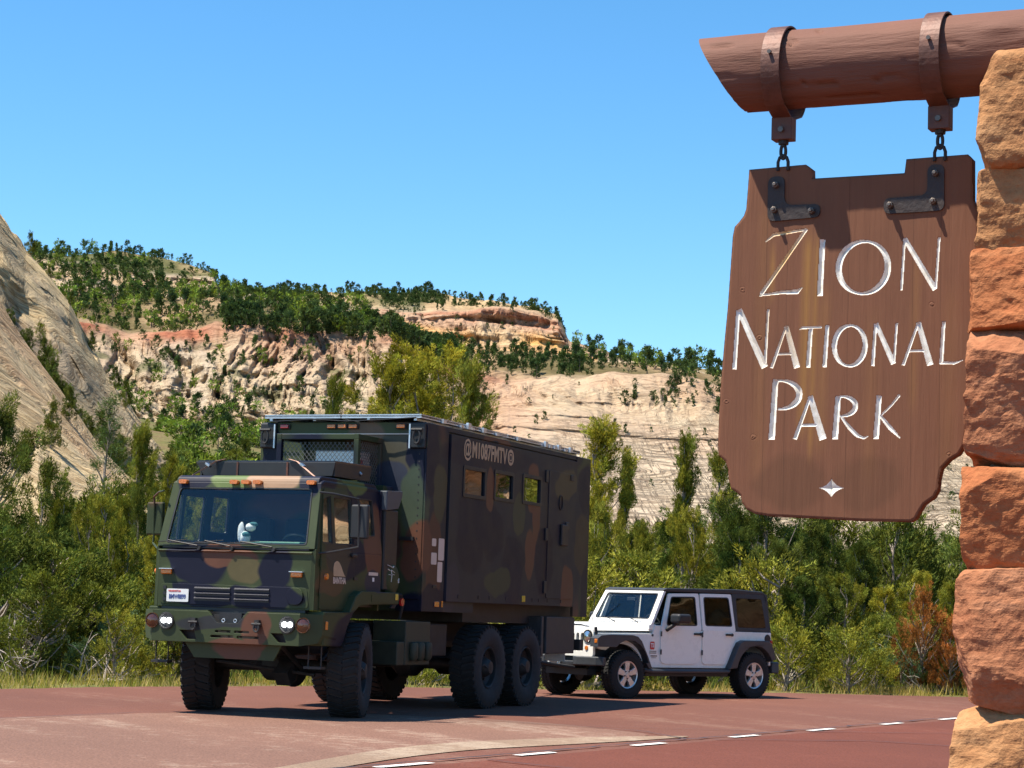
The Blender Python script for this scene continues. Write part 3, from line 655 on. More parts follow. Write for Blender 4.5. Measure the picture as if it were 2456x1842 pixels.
TM['pin'] = [tree_meshes(31, 5, env_round(2.0), 130, 'pin', .32, .20, 112, .088, .025, per=4, spread=.14, trunk_r=.16, upd=.5, nlobe=32, lobe_s=.14), tree_meshes(32, 5, env_col(2.0), 130, 'pin', .32, .20, 112, .088, .025, per=4, spread=.14, trunk_r=.16, upd=.5, stems=2, nlobe=32, lobe_s=.14)]
TM['dead'] = [tree_meshes(41, 3, env_round(1.2), 80, 'dead', .3, .11, 80, .08, .024, per=3, spread=.2, trunk_r=.06)]
TM['shrub'] = [tree_meshes(51, 1.6, env_round(1.0), 46, 'shrub', .28, .10, 44, .075, .026, per=3, spread=.16, trunk_r=.04, upd=1.0, stems=3, low=.05, limb_r=.015),
               tree_meshes(52, 1.6, env_round(.9), 46, 'jun', .30, .10, 44, .075, .026, per=3, spread=.16, trunk_r=.04, upd=1.0, stems=3, low=.05, limb_r=.015)]
TM['sage'] = [tree_meshes(61, 1.3, env_round(.95), 60, 'sage', .24, .09, 44, .07, .024, per=3, spread=.14, trunk_r=.03, upd=1.1, stems=4, low=.05, limb_r=.012)]
TM['jtall'] = [tree_meshes(15, 8, env_col(1.35), 130, 'jun', .46, .125, 112, .088, .025, per=4, spread=.14, stems=2, nlobe=40, lobe_s=.135), tree_meshes(16, 8, env_cone(1.6), 130, 'jun', .46, .125, 112, .088, .025, per=4, spread=.14, nlobe=38, lobe_s=.135),
              tree_meshes(17, 8, env_round(1.5), 140, 'jun', .46, .125, 112, .088, .025, per=4, spread=.14, stems=3, nlobe=42, lobe_s=.135)]
TM['jbush'] = [tree_meshes(18, 2.2, env_round(1.15), 60, 'jun', .34, .10, 60, .07, .022, per=3, spread=.13, trunk_r=.05, stems=2, nlobe=18, lobe_s=.11, low=.06), tree_meshes(19, 2.2, env_cone(1.1), 60, 'pin', .26, .12, 60, .065, .024, per=3, spread=.13, trunk_r=.05, nlobe=16, lobe_s=.11, low=.06)]
TM['twig'] = [tree_meshes(55, 1.5, env_round(1.0), 60, 'twigleaf', .3, .12, 9, .06, .018, per=1, spread=.1, trunk_r=.03, upd=1.0, stems=5, low=.05, limb_r=.03, bark='deadwood')]
TM['pine'] = [tree_meshes(71, 7, env_cone(1.5), 95, 'pine', .4, .16, 26, .16, .03, per=2, spread=.2, trunk_r=.13, upd=.25, low=.18)]
# mid distance: fewer, larger leaves
TM['mid'] = [tree_meshes(81, 4.5, env_round(1.9), 62, 'shrub', .55, .26, 62, .17, .055, per=2, spread=.3, trunk_r=.1), tree_meshes(82, 4.5, env_cone(1.7), 62, 'pin', .55, .24, 62, .17, .055, per=2, spread=.3, trunk_r=.1),
             tree_meshes(83, 4.5, env_col(1.8), 62, 'pin', .55, .26, 62, .17, .055, per=2, spread=.3, trunk_r=.1)]
TM['far'] = [tree_meshes(91 + i, 6, e, 26, mt, 1.2, .6, 12, .75, .42, per=1, spread=.3, trunk_r=.14, bark='farbark', low=.15) for i, (e, mt) in enumerate(((env_round(2.1), 'far'), (env_cone(2.0), 'far'), (env_col(1.8), 'far'), (env_round(2.5), 'farlight')))]
BASEH = {'jbush': 2.2, 'jtall': 8, 'twig': 1.5, 'jun': 5, 'jcol': 6, 'pin': 5, 'dead': 3, 'shrub': 1.6, 'sage': 1.3, 'pine': 7, 'mid': 4.5, 'far': 6}
BASEW = {'jbush': 2.4, 'jtall': 3.4, 'twig': 2.0, 'jun': 3.6, 'jcol': 2.3, 'pin': 4.3, 'dead': 2.6, 'shrub': 2.1, 'sage': 2.1, 'pine': 3.2, 'mid': 4.2, 'far': 4.6}
NAMES = {'jbush': 'young_juniper', 'jtall': 'juniper_tree', 'twig': 'dry_bush', 'jun': 'juniper_tree', 'jcol': 'juniper_tree', 'pin': 'pinyon_pine', 'dead': 'dead_shrub', 'shrub': 'shrub', 'sage': 'sage_bush', 'pine': 'pine_tree', 'mid': 'evergreen_tree', 'far': 'hillside_tree'}
CATS = {'jbush': 'tree', 'jtall': 'tree', 'twig': 'shrub', 'jun': 'tree', 'jcol': 'tree', 'pin': 'tree', 'dead': 'shrub', 'shrub': 'shrub', 'sage': 'shrub', 'pine': 'tree', 'mid': 'tree', 'far': 'tree'}
TR = random.Random(7)
def place_tree(kind, X, Y, z, H, W, label, group=None, var=None, rz=None):
    tm, cm = TM[kind][TR.randrange(len(TM[kind])) if var is None else var]
    o = empty(NAMES[kind], (X, Y, z - .05), TR.uniform(0, 6.28) if rz is None else rz, label, CATS[kind], group)
    sx = W / BASEW[kind]; o.scale = (sx, sx, H / BASEH[kind])
    link('stem' if kind in ('shrub', 'sage', 'dead', 'twig') else 'trunk', tm, o); link('foliage' if kind in ('shrub', 'sage', 'dead', 'twig') else 'crown', cm, o); return o
def tree_at(kind, x, ytop, D, wpx, label, group=None, var=None, hmul=1.0):
    p = at(x, ytop, D); gz_ = float(ground_h(np.array([p.x]), np.array([D]))[0]); H = (p.z - gz_) * hmul
    if hmul < 1: gz_ = p.z - H
    return place_tree(kind, p.x, D, gz_, max(H, .5), wpx / 4598 * D, label, group, var)

near = [
 ('pin', -25, 858, 41.5, 330, 'big dark pinyon cut off by the left edge of the photo', 0), ('jun', 118, 1035, 45, 175, 'olive juniper just right of the big dark pinyon at the left edge', 0), ('jun', 205, 1080, 47, 170, 'broad juniper below the lone pine on the slickrock', 2),
 ('jun', 312, 918, 51, 170, 'tall pointed juniper to the left of the truck mirror', 1), ('jun', 378, 985, 53, 130, 'juniper rising just left of the truck cab roof', 0), ('jun', 262, 1130, 43, 150, 'yellow green juniper in front of the tall pointed one, left of the truck', 2),
 ('jun', 345, 1165, 41.6, 150, 'low juniper touching the truck mirror at far left', 1), ('jun', 60, 1190, 43, 190, 'low bushy juniper in front of the dark pinyon', 2), ('jun', 455, 1005, 50, 150, 'juniper standing right behind the front left corner of the truck cab', 0), ('jun', 545, 1012, 52, 150, 'juniper behind the middle of the cab roof', 1),
 ('jcol', 722, 826, 56, 105, 'small tufted juniper showing over the left half of the camper box roof', 1), ('jun', 762, 900, 55, 90, 'short juniper tip just above the front edge of the camper box roof', 1),
 ('jun', 862, 744, 58, 330, 'left and tallest of the three junipers above the camper box roof', 0), ('jun', 950, 760, 61, 310, 'middle of the three junipers above the camper box roof', 2), ('jun', 1025, 782, 58, 210, 'right of the three junipers above the camper box roof, beside the pink rock lobe', 1),
 ('jtall', 1312, 908, 50, 250, 'tall open juniper directly right of the rear end of the camper box', 1), ('jcol', 1352, 985, 51.5, 90, 'thin juniper spire leaning beside the tall open one right of the box', 0), ('jun', 1300, 1100, 47, 165, 'dense low juniper between the camper box and the white car', 2),
 ('jcol', 1482, 948, 53, 120, 'slim juniper spire standing alone against the pale cross hatched rock', 0), ('jcol', 1562, 982, 51, 130, 'juniper tip touching the lower left corner of the hanging sign', 1),
 ('jun', 1405, 1135, 48, 165, 'low juniper above the windshield of the white car', 1), ('jun', 1500, 1108, 50, 170, 'rounded juniper over the middle of the white car roof', 2), ('pin', 1652, 1030, 47.5, 300, 'large dark pinyon with bare trunk under the hanging sign', 0),
 ('pin', 1785, 1105, 49, 170, 'dark pinyon below the right half of the hanging sign', 1), ('pin', 1735, 1250, 44.6, 190, 'dark bushy pinyon just behind the rear of the white car', 1), ('jun', 1820, 1245, 47, 170, 'juniper to the right of the white car, left of the orange shrub', 2),
 ('jun', 1905, 1275, 51, 160, 'juniper directly behind the blue green sage bushes', 0), ('jun', 1985, 1240, 54, 150, 'green juniper above the dead orange shrub', 2), ('jun', 2065, 1262, 50, 150, 'juniper at the left edge of the stone pillar', 1), ('dead', 1992, 1280, 43.2, 135, 'dead orange brown shrub right of the white car', 0), ('dead', 2052, 1335, 43.0, 105, 'smaller dead orange shrub close to the stone pillar', 0),
 ('pin', 150, 1120, 44.5, 150, 'dark pinyon between two olive junipers left of the truck', 1), ('pin', 305, 1060, 47, 120, 'dark pinyon right below the tall pointed juniper left of the truck', 0),
 ('pin', 1625, 1085, 48.5, 250, 'tall dark pinyon directly under the left half of the sign', 1),
 ('pin', 1590, 1150, 46, 200, 'dark pinyon filling the gap above the rear roof of the white car', 1), ('pin', 1690, 1175, 45.5, 190, 'dense dark pinyon between the big pinyon trunk and the rear of the white car', 0), ('pin', 1850, 1180, 52, 170, 'dark pinyon right of the hanging sign corner', 1),
 ('sage', 1868, 1392, 43.6, 120, 'blue green sage bush nearest to the white car', 0), ('sage', 1945, 1408, 43.4, 130, 'wide blue green sage bush left of the stone pillar', 0), ('shrub', 2045, 1395, 44, 150, 'bright green shrub touching the stone pillar base', 0), ('shrub', 1800, 1420, 43.4, 110, 'green shrub behind the rear wheel of the white car', 1),
 ('sage', 250, 1370, 38.4, 120, 'grey green sage bush on the verge left of the truck wheel', 0), ('shrub', 285, 1395, 36.5, 110, 'yellow green bush on the verge nearest the truck bumper', 1), ('shrub', 100, 1385, 37.5, 140, 'green shrub on the verge at the far left', 0),
 ('jun', 1240, 1160, 50, 130, 'juniper showing in the gap under the rear of the camper box', 1)]
for kind, x, y, D, wp, lab, v in near:
    if kind == 'jun' and y < 1020: kind = 'jtall'
    tree_at(kind, x, y, D, wp, lab, None, v)
for i, (X, Y, H) in enumerate(((10.7, 42.6, 5), (12.2, 43.6, 4.4), (13.7, 45, 5.4))): place_tree('jun', X, Y, 0, H, 3.4, 'juniper standing beyond the right edge of the frame behind the pillar', 'junipers beyond the right edge of the frame')

# understory shrubs along the verge
sr = random.Random(99)
def scatter_under(x0, x1, n, d0, d1, kinds, ymin):
    for i in range(n):
        x = sr.uniform(x0, x1); D = sr.uniform(d0, d1); p = at(x, 1400, D); X = p.x
        e = float(edge_dist(np.array([X]), np.array([D]))[0])
        if e < 1.2: D += 1.4 - e
        z = float(ground_h(np.array([X]), np.array([D]))[0]); k = sr.choice(kinds)
        k = 'jbush' if k == 'jun' else k; h = sr.uniform(.6, 1.5) if k != 'jbush' else sr.uniform(1.2, 2.6)
        sd = 'left of the truck' if x < 500 else ('right of the white car' if x > 1650 else 'behind the vehicles')
        nm = {'sage': 'low grey green sage bush in the roadside brush ', 'shrub': 'low green shrub in the roadside brush ', 'jbush': 'young juniper in the roadside brush ', 'dead': 'dry brown shrub in the roadside brush ', 'twig': 'bare grey twiggy bush in the roadside brush '}[k]
        zn = 'at far left' if x < 130 else 'left of the truck mirror' if x < 290 else 'near the truck bumper' if x < 420 else 'past the truck cab' if x < 820 else 'under the camper box' if x < 1250 else 'over the car bonnet' if x < 1450 else 'over the car doors' if x < 1680 else 'just right of the car' if x < 1830 else 'between car and pillar' if x < 1980 else 'near the stone pillar'
        dz_ = 'at the road edge' if e < 2.5 else 'just off the road' if D < 44 else 'deep in the brush'; nm = nm.replace('in the roadside brush ', dz_ + ', ')
        place_tree(k, X, D, z, h, h * sr.uniform(1.1, 1.6), ('taller ' if h > (1.9 if k == 'jbush' else 1.1) else 'smaller ') + nm.replace('low ', '') + zn, {'sage': 'sage bushes', 'shrub': 'low green shrubs', 'jbush': 'young junipers', 'dead': 'dry shrubs', 'twig': 'bare twiggy bushes'}[k] + ' in the brush ' + sd)
scatter_under(-60, 420, 60, 35.5, 46, ['shrub', 'shrub', 'jun', 'jun', 'twig', 'twig', 'twig', 'sage'], 0)
scatter_under(420, 1250, 34, 39, 50, ['shrub', 'sage', 'jun', 'jun'], 0)
scatter_under(1250, 1680, 26, 42.5, 52, ['shrub', 'jun', 'jun', 'sage'], 0)
scatter_under(1680, 2130, 44, 42, 56, ['shrub', 'shrub', 'shrub', 'jun', 'jun', 'twig', 'sage'], 0)

# mid slopes
mr = random.Random(5); cnt = 0
for i in range(330):
    x = mr.uniform(-450, 2350); D = 62 + 320 * mr.random() ** 1.15
    if x < 330 and D > 88: continue
    if x < 1000 and D > 150 and mr.random() < .72: continue
    if 1000 < x < 1560 and D > 120 and mr.random() < .6: continue
    p = at(x, 1100, D); X = p.x; z = float(ground_h(np.array([X]), np.array([D]))[0])
    H = mr.uniform(2.6, 5.0) * (1 if D < 200 else 1.15); sd = 'left' if x < 700 else ('right' if x > 1500 else 'middle')
    dp = 'near' if D < 140 else 'far'
    place_tree('mid', X, D, z, H, H * mr.uniform(.75, 1.15), '%s evergreen on the %s part of the wooded slope, %s' % ('tall' if H > 4.2 else 'middling' if H > 3.3 else 'small', dp, {'left': 'left of the box', 'right': 'right of the white car', 'middle': 'behind the vehicles'}[sd]), '%s evergreens on the slope, %s' % (dp, sd)); cnt += 1

for i in range(46):
    x = mr.uniform(360, 640); D = mr.uniform(210, 385); p = at(x, 1000, D); X = p.x; z = float(ground_h(np.array([X]), np.array([D]))[0])
    place_tree('far', X, D, z, mr.uniform(2.2, 4.5), mr.uniform(2.2, 4.6), 'bright green shrub on the talus under the cliff, left of the camper box', 'green shrubs on the talus', mr.choice([3, 3, 0]))
# trees on the left slickrock slope (grid rows RK2)
def grid_pt(Xg, Yg, Zg, r, c):
    return float(Xg[r, c]), float(Yg[r, c]), float(Zg[r, c])
def dome_tree(kind, x, rk, H, W, lab, grp=None, var=None):
    c = int(np.clip(np.searchsorted(xg, x), 0, NA2 - 1)); r = int(np.argmin(abs(RK2[:, 0] - rk))); X, Y, Z = grid_pt(XX2, DD2, ZZ2, r, c)
    place_tree(kind, X, Y, Z - .2, H, W, lab, grp, var)
dr = random.Random(31)
dome_tree('pine', 232, 1.08, 9.0, 3.9, 'lone tall pine with bare trunk in front of the slickrock')
dome_tree('mid', 118, 1.42, 3.2, 2.4, 'single dark shrub growing in the crack of the front slickrock slab', None, 1)
dome_tree('mid', 148, 1.75, 2.6, 2.2, 'small dark bush near the right edge of the front slickrock slab', None, 1)
for i in range(52):
    x = dr.uniform(15, 330); rk = dr.uniform(2.2, 4.1); H = dr.uniform(1.6, 3.8) * (.7 if x < 90 else 1)
    dome_tree('mid', x, rk, H, H * dr.uniform(.6, .9), '%s evergreen %s of the dark gully behind the front slickrock slab' % ('tall' if H > 4.3 else 'middling' if H > 3.2 else 'low', 'at the top' if x < 60 else 'in the upper half' if x < 150 else 'in the lower half' if x < 240 else 'at the bottom'), 'evergreens in the slickrock gully', dr.choice([1, 2, 2, 0]))
for x, rk, H in ((62, 4.98, 2.6), (104, 4.99, 1.4), (150, 4.97, 1.5), (196, 4.95, 2.2), (247, 4.9, 2.6), (270, 4.8, 3)):
    dome_tree('mid', x, rk, H, H * .8, 'small tree standing on the back slickrock ridge', 'small trees on the back slickrock ridge', 1)
for i in range(16):
    x = dr.uniform(40, 330); dome_tree('mid', x, dr.uniform(.9, 1.05), dr.uniform(1.6, 2.6), dr.uniform(2, 3), 'evergreen at the foot of the front slickrock slab', 'evergreens at the foot of the slickrock', dr.choice([0, 1, 2]))

# trees on the mesa ------------------------------------------------------
fr_ = np.random.default_rng(3); pts = []
def far_scatter(n, x0, x1, r0, r1, h0, h1, kinds, cond=None):
    k = 0; tries = 0
    while k < n and tries < n * 12:
        tries += 1; x = fr_.uniform(x0, x1); rk = fr_.uniform(r0, r1); c = int(np.clip(np.searchsorted(xd, x), 0, NA - 1)); r = int(np.argmin(abs(ROWK - rk)))
        if cond is not None and not cond(x, rk, r, c): continue
        h = fr_.uniform(h0, h1); kd = int(fr_.choice(kinds)); h *= float(fr_.choice([.45, .7, .85, 1.0])); pts.append((float(MX[r, c]), float(MD2[r, c]), float(MZ2[r, c]) - .3, h, kd, x)); k += 1
clump = lambda x, rk, r, c: n2[r, c] > -.16 or fr_.random() < .3
far_scatter(620, 60, 1000, 3.0, 4.6, 2.4, 7.0, [0, 1, 2, 0, 3, 3])                 # wooded bench, left
far_scatter(130, 480, 1000, 2.93, 3.12, 4, 7, [0, 2, 1])
far_scatter(190, 880, 1260, 3.02, 4.15, 3.0, 5.5, [0, 1, 1, 2])
far_scatter(250, 1240, 2300, 3.02, 4.9, 3.5, 7.5, [0, 1, 1, 2, 3])                  # bench under and beyond the orange cliff
far_scatter(80, 1230, 2200, 5, 7, 5, 9, [0, 1, 2, 3])
far_scatter(330, 60, 345, 4.7, 6.98, 2.2, 6.0, [0, 1, 2, 0, 3], clump)
far_scatter(80, 345, 470, 4.7, 6.98, 2.2, 4.5, [0, 1, 2, 0, 3], clump)                # left butte
far_scatter(640, 470, 1215, 6.05, 6.98, 1.8, 4.6, [0, 2, 0, 1], lambda x, rk, r, c: clump(x, rk, r, c))
far_scatter(190, 60, 1215, 6.90, 7.03, 2.4, 5.0, [0, 2, 1, 0])                           # skyline
far_scatter(90, 470, 800, 4.6, 6.2, 4, 7, [0, 1, 2, 3])
far_scatter(26, 800, 1215, 5.1, 6.0, 1.5, 3, [0, 2])
far_scatter(300, 60, 1050, 1.2, 2.95, 1.8, 4.2, [0, 1, 2, 3, 0], lambda x, rk, r, c: gl[r, c] > .45 or gl2[r, c] > .62 or (x < 520 and fr_.random() < .5))
far_scatter(80, 180, 600, .9, 1.9, 3.5, 6, [3, 1, 3, 2])                              # green talus
far_scatter(110, 1060, 2150, 1.6, 2.95, 1.2, 2.6, [0, 2])                            # dark dots on the pale rock
far_scatter(70, 1350, 1600, 2.6, 2.98, 1.8, 3.6, [0, 2, 1], lambda x, rk, r, c: gl2[r, c] > .3)
pts.sort(key=lambda p: -p[3] / p[1])
def zone(p):
    x = p[5]
    return ('on the left butte above the slickrock' if x < 470 else 'on the plateau behind the camper box' if x < 900 else 'on the shelf below the orange cliff' if x < 1240 else 'on the skyline ridge left of the sign')
for i, (X, Y, Z, h, kd, x) in enumerate(pts[:290]):
    zz = zone((X, Y, Z, h, kd, x)); kn = ['round dark', 'pointed dark', 'narrow dark', 'pale green round'][kd]
    place_tree('far', X, Y, Z, h, h * .85, '%s tree %s' % (kn, zz), '%s trees %s' % (kn, zz), kd)
# the rest is one mass
rest = pts[290:]; VV = []; CC = []; TR2 = []
src = []
for tm, cm in TM['far']:
    v = np.empty(len(cm.vertices) * 3, np.float32); cm.vertices.foreach_get('co', v); a = np.empty(len(cm.vertices) * 4, np.float32); cm.color_attributes['tint'].data.foreach_get('color', a)
    src.append((v.reshape(-1, 3), a.reshape(-1, 4)[:, :3]))
mcol = {0: (.062, .094, .038), 3: (.155, .215, .045)}
for (X, Y, Z, h, kd, x) in rest:
    v, a = src[kd]; th = fr_.uniform(0, 6.28); c_, s_ = math.cos(th), math.sin(th); s = h / 6; sw = h * .72 / 4.6 * fr_.uniform(.8, 1.3)
    q = np.stack([(v[:, 0] * c_ - v[:, 1] * s_) * sw + X, (v[:, 0] * s_ + v[:, 1] * c_) * sw + Y, v[:, 2] * s + Z], -1); VV.append(q); cc_ = mcol[3 if kd == 3 else 0]; CC.append(a * np.array(cc_) * fr_.uniform(.75, 1.25))
V = np.concatenate(VV); Cc = np.concatenate(CC); M['farmass'] = leaf_mat('far_wood_foliage', (1, 1, 1), trans=.2)
fw = link('hillside_wood', np_mesh('hillside_wood', V, np.arange(len(V)).reshape(-1, 3), [M['farmass']], False, Cc)); tag(fw, 'mass of small evergreens covering the far mesa slopes', 'woodland', kind='stuff')

# grass and forbs ---------------------------------------------------------
gr = np.random.default_rng(17)
def blades(n, xlo, xhi, dlo, dhi, hmin, hmax, wd, pal, emin=.15, emax=5, dens=None, lean=.45):
    D = gr.uniform(dlo, dhi, n); X = gr.uniform(xlo, xhi, n) ; e = edge_dist(X, D); keep = (e > emin) & (e < emax)
    if dens is not None: keep &= gr.random(n) < dens(X, D, e)
    X, D, e = X[keep], D[keep], e[keep]; z = ground_h(X, D); k = len(X)
    h = gr.uniform(hmin, hmax, k) * (.55 + .6 * np.clip(fbm(X / 1.1, D / 1.1, 0 * X, 2, 3) + .5, 0, 1.4)) * np.clip(.45 + e / 1.6, 0, 1)
    a = gr.uniform(0, 6.28, k); b = gr.uniform(0, 6.28, k); w_ = wd * gr.uniform(.6, 1.4, k)
    p = np.stack([X, D, z - .02], -1); s = np.stack([np.cos(a), np.sin(a), 0 * a], -1) * w_[:, None] / 2
    tip = p + np.stack([np.cos(b) * lean * h, np.sin(b) * lean * h, h], -1)
    V = np.stack([p - s, p + s, tip], 1).reshape(-1, 3)
    t = np.clip(.5 + fbm(X / 1.6, D / 1.6, 0 * X, 3, 5) * 1.1 + gr.normal(size=k) * .22, 0, 1) * (len(pal) - 1); i0 = np.clip(t.astype(int), 0, len(pal) - 2); f = (t - i0)[:, None]; pa = np.array(pal)
    c = (pa[i0] * (1 - f) + pa[i0 + 1] * f) * gr.uniform(.75, 1.25, (k, 1)); return V, np.repeat(c, 3, 0)
gp = [(.44, .32, .14), (.42, .32, .12), (.33, .28, .085), (.18, .21, .045), (.44, .35, .16)]
parts = [blades(120000, -13, 11, 28, 50, .08, .30, .020, gp, .05, 4.2, lambda x, d, e: np.clip(1.25 - e / 4.5, .2, 1) * np.clip(.55 + fbm(x / .9, d / .9, 0 * x, 3, 61) * 1.8, .08, 1)), blades(26000, -14, 12, 30, 56, .25, .65, .03, [(.16, .20, .05), (.12, .17, .04), (.30, .27, .10)], 2.0, 12)]
vg = link('verge_grass', tri_mesh('verge_grass', parts, M['grass'])); tag(vg, 'yellow green grass growing along the road edge', 'grass', kind='stuff')

# dead wood -----------------------------------------------------------------
def dead_branch(x, y, D, L_, seed, label, thick=.024, nbr=5):
    rr = random.Random(seed); m = MB(); p = at(x, y, D); X, Y = p.x, p.y; z = float(ground_h(np.array([X]), np.array([Y]))[0])
    a = rr.uniform(0, 6.28)
    for i in range(nbr):
        b = a + rr.uniform(-1.4, 1.4); el = rr.uniform(.05, .9); q = Vector((0, 0, .02)); pts_ = [q]
        d = Vector((math.cos(b) * math.cos(el), math.sin(b) * math.cos(el) * .6, math.sin(el)))
        for k in range(4):
            q = q + d * L_ / 4 * rr.uniform(.6, 1.2); d = (d + Vector((rr.uniform(-.35, .35), rr.uniform(-.35, .35), rr.uniform(-.35, .2)))).normalized(); pts_.append(q)
        m.tube(pts_, [thick * s for s in (1, .7, .5, .3, .12)], 5)
        for k in (1, 2, 3):
            o_ = pts_[k]; dd = Vector((rr.uniform(-1, 1), rr.uniform(-1, 1), rr.uniform(-.1, 1))).normalized(); m.tube([o_, o_ + dd * L_ * .22, o_ + dd * L_ * .38 + Vector((0, 0, -.05))], [thick * .4, thick * .25, .004], 4)
    o = m.build('dead_branch', M['deadwood'], loc=(X, Y, z)); tag(o, label, 'branch')
for i, (x, y, D, L_, lab) in enumerate(((172, 1440, 35.3, .9, 'bleached forked stump on the verge left of the truck'), (60, 1430, 34.5, 1.3, 'long pale branch lying on the verge at far left'), (225, 1455, 35.2, 1.0, 'pale fallen branch beside the bleached stump'), (150, 1300, 40, 1.6, 'grey dead limbs tangled in the brush at the left'),
    (330, 1250, 39.5, 1.6, 'bare grey twigs beside the left mirror of the truck'), (20, 1240, 41, 1.5, 'grey dead branch under the dark pinyon'), (1320, 1170, 44, 1.6, 'dead lower limbs between camper box and white car'), (1700, 1440, 43.2, .9, 'white dead twigs behind the rear bumper of the white car'), (1850, 1330, 46, 1.8, 'long bare grey limb right of the white car'), (2000, 1450, 43, .8, 'dry twigs at the road edge near the stone pillar'), (260, 1180, 42.5, 1.5, 'dead limb among the junipers left of the truck'), (100, 1370, 37.5, 1.2, 'grey twiggy deadwood at the far left verge'))):
    dead_branch(x, y, D, L_, 100 + i, lab)
# ------------------------------------------------------------------ camouflage truck (x forward, y to its left, z up)
GRN, BRN, BLK = (.044, .058, .026), (.12, .054, .034), (.009, .010, .024)
def camo(name, blobs, rough=.5, seed=0):
    m, n, b = new_mat(name); v = ocoord(n)
    nz = N(n, 'ShaderNodeTexNoise', Scale=1.6, Detail=2.0); L(n, v, nz.inputs['Vector'])
    o = N(n, 'ShaderNodeVectorMath', operation='SUBTRACT'); L(n, nz.outputs['Color'], o.inputs[0]); o.inputs[1].default_value = (.5, .5, .5)
    o2 = N(n, 'ShaderNodeVectorMath', operation='SCALE'); L(n, o.outputs[0], o2.inputs[0]); o2.inputs['Scale'].default_value = .38
    wv = N(n, 'ShaderNodeVectorMath', operation='ADD'); L(n, v, wv.inputs[0]); L(n, o2.outputs[0], wv.inputs[1])
    nb = noise(n, v, .8, 1, .4); nb2 = noise(n, ocoord(n, loc=(5.3 + seed, 2, 9)), .85, 1, .4)
    c = mixc(n, ramp(n, nb, [(.56, (0, 0, 0)), (.60, (1, 1, 1))]), GRN, BRN); c = mixc(n, ramp(n, nb2, [(.57, (0, 0, 0)), (.61, (1, 1, 1))]), c, BLK)
    for (cx, cy, cz, rx, ry, rz, cl) in blobs:
        mp = N(n, 'ShaderNodeMapping'); L(n, wv.outputs[0], mp.inputs[0]); mp.inputs['Scale'].default_value = (1 / rx, 1 / ry, 1 / rz); mp.inputs['Location'].default_value = (-cx / rx, -cy / ry, -cz / rz)
        ln = N(n, 'ShaderNodeVectorMath', operation='LENGTH'); L(n, mp.outputs[0], ln.inputs[0])
        k = mth(n, 'MULTIPLY', mth(n, 'SUBTRACT', 1.06, ln.outputs['Value']), 7, clamp=True); c = mixc(n, k, c, cl)
    dust = noise(n, v, 3, 5, .7); c = mixc(n, .45, c, ramp(n, dust, [(.3, (.75, .75, .75)), (.7, (1.3, 1.25, 1.2))]), 'MULTIPLY')
    L(n, c, b.inputs['Base Color']); L(n, mth(n, 'MULTIPLY_ADD', dust, .3, rough - .15), b.inputs['Roughness']); b.inputs['Specular IOR Level'].default_value = .22
    bump(n, noise(n, v, 1.3, 2), b, .18, .02); return m
yF_, big = 1.2, 9.0
fb = [(1.2, 0, 1.6, .5, 1.4, 3, GRN), (1.2, -.50, 1.78, .4, .42, .26, BLK), (1.2, -.25, 1.42, .4, .75, .13, BLK), (1.2, -.08, 1.90, .4, .34, .16, BRN), (1.2, .12, 1.72, .4, .22, .16, (.10, .085, .04)), (1.2, .55, 1.72, .4, .28, .30, BLK), (1.2, .95, 1.75, .4, .17, .45, GRN), (1.2, -.98, 1.6, .4, .14, .5, GRN),
      (1.2, .50, 1.40, .3, .55, .14, BLK), (1.35, -.1, 1.12, .3, .55, .10, (.030, .032, .034)), (1.35, .42, 1.02, .3, .22, .26, BRN), (1.35, .85, .95, .3, .25, .2, GRN), (1.35, .1, .76, .3, .35, .12, BRN), (1.0, -.72, 2.85, .5, .25, .18, BLK), (1.0, -.22, 2.85, .6, .30, .2, (.11, .15, .05)), (1.0, .36, 2.85, .6, .36, .2, (.30, .19, .12)), (1.0, .92, 2.83, .5, .22, .18, BLK),
      (.25, 1.1, 1.95, .40, .3, .30, BLK), (-.35, 1.1, 2.1, .28, .3, .5, BRN), (.55, 1.1, 1.42, .6, .3, .2, GRN), (-.35, 1.1, 1.62, .25, .3, .17, (.03, .03, .045)), (.6, 1.1, 1.95, .35, .25, .25, (.05, .045, .035)), (.8, 1.1, 1.62, .35, .25, .16, (.09, .06, .03)), (.1, 1.0, 2.85, .3, .4, .15, (.09, .13, .04))]
M['camo'] = camo('camouflage_cab_paint', fb)
S3 = 1.23
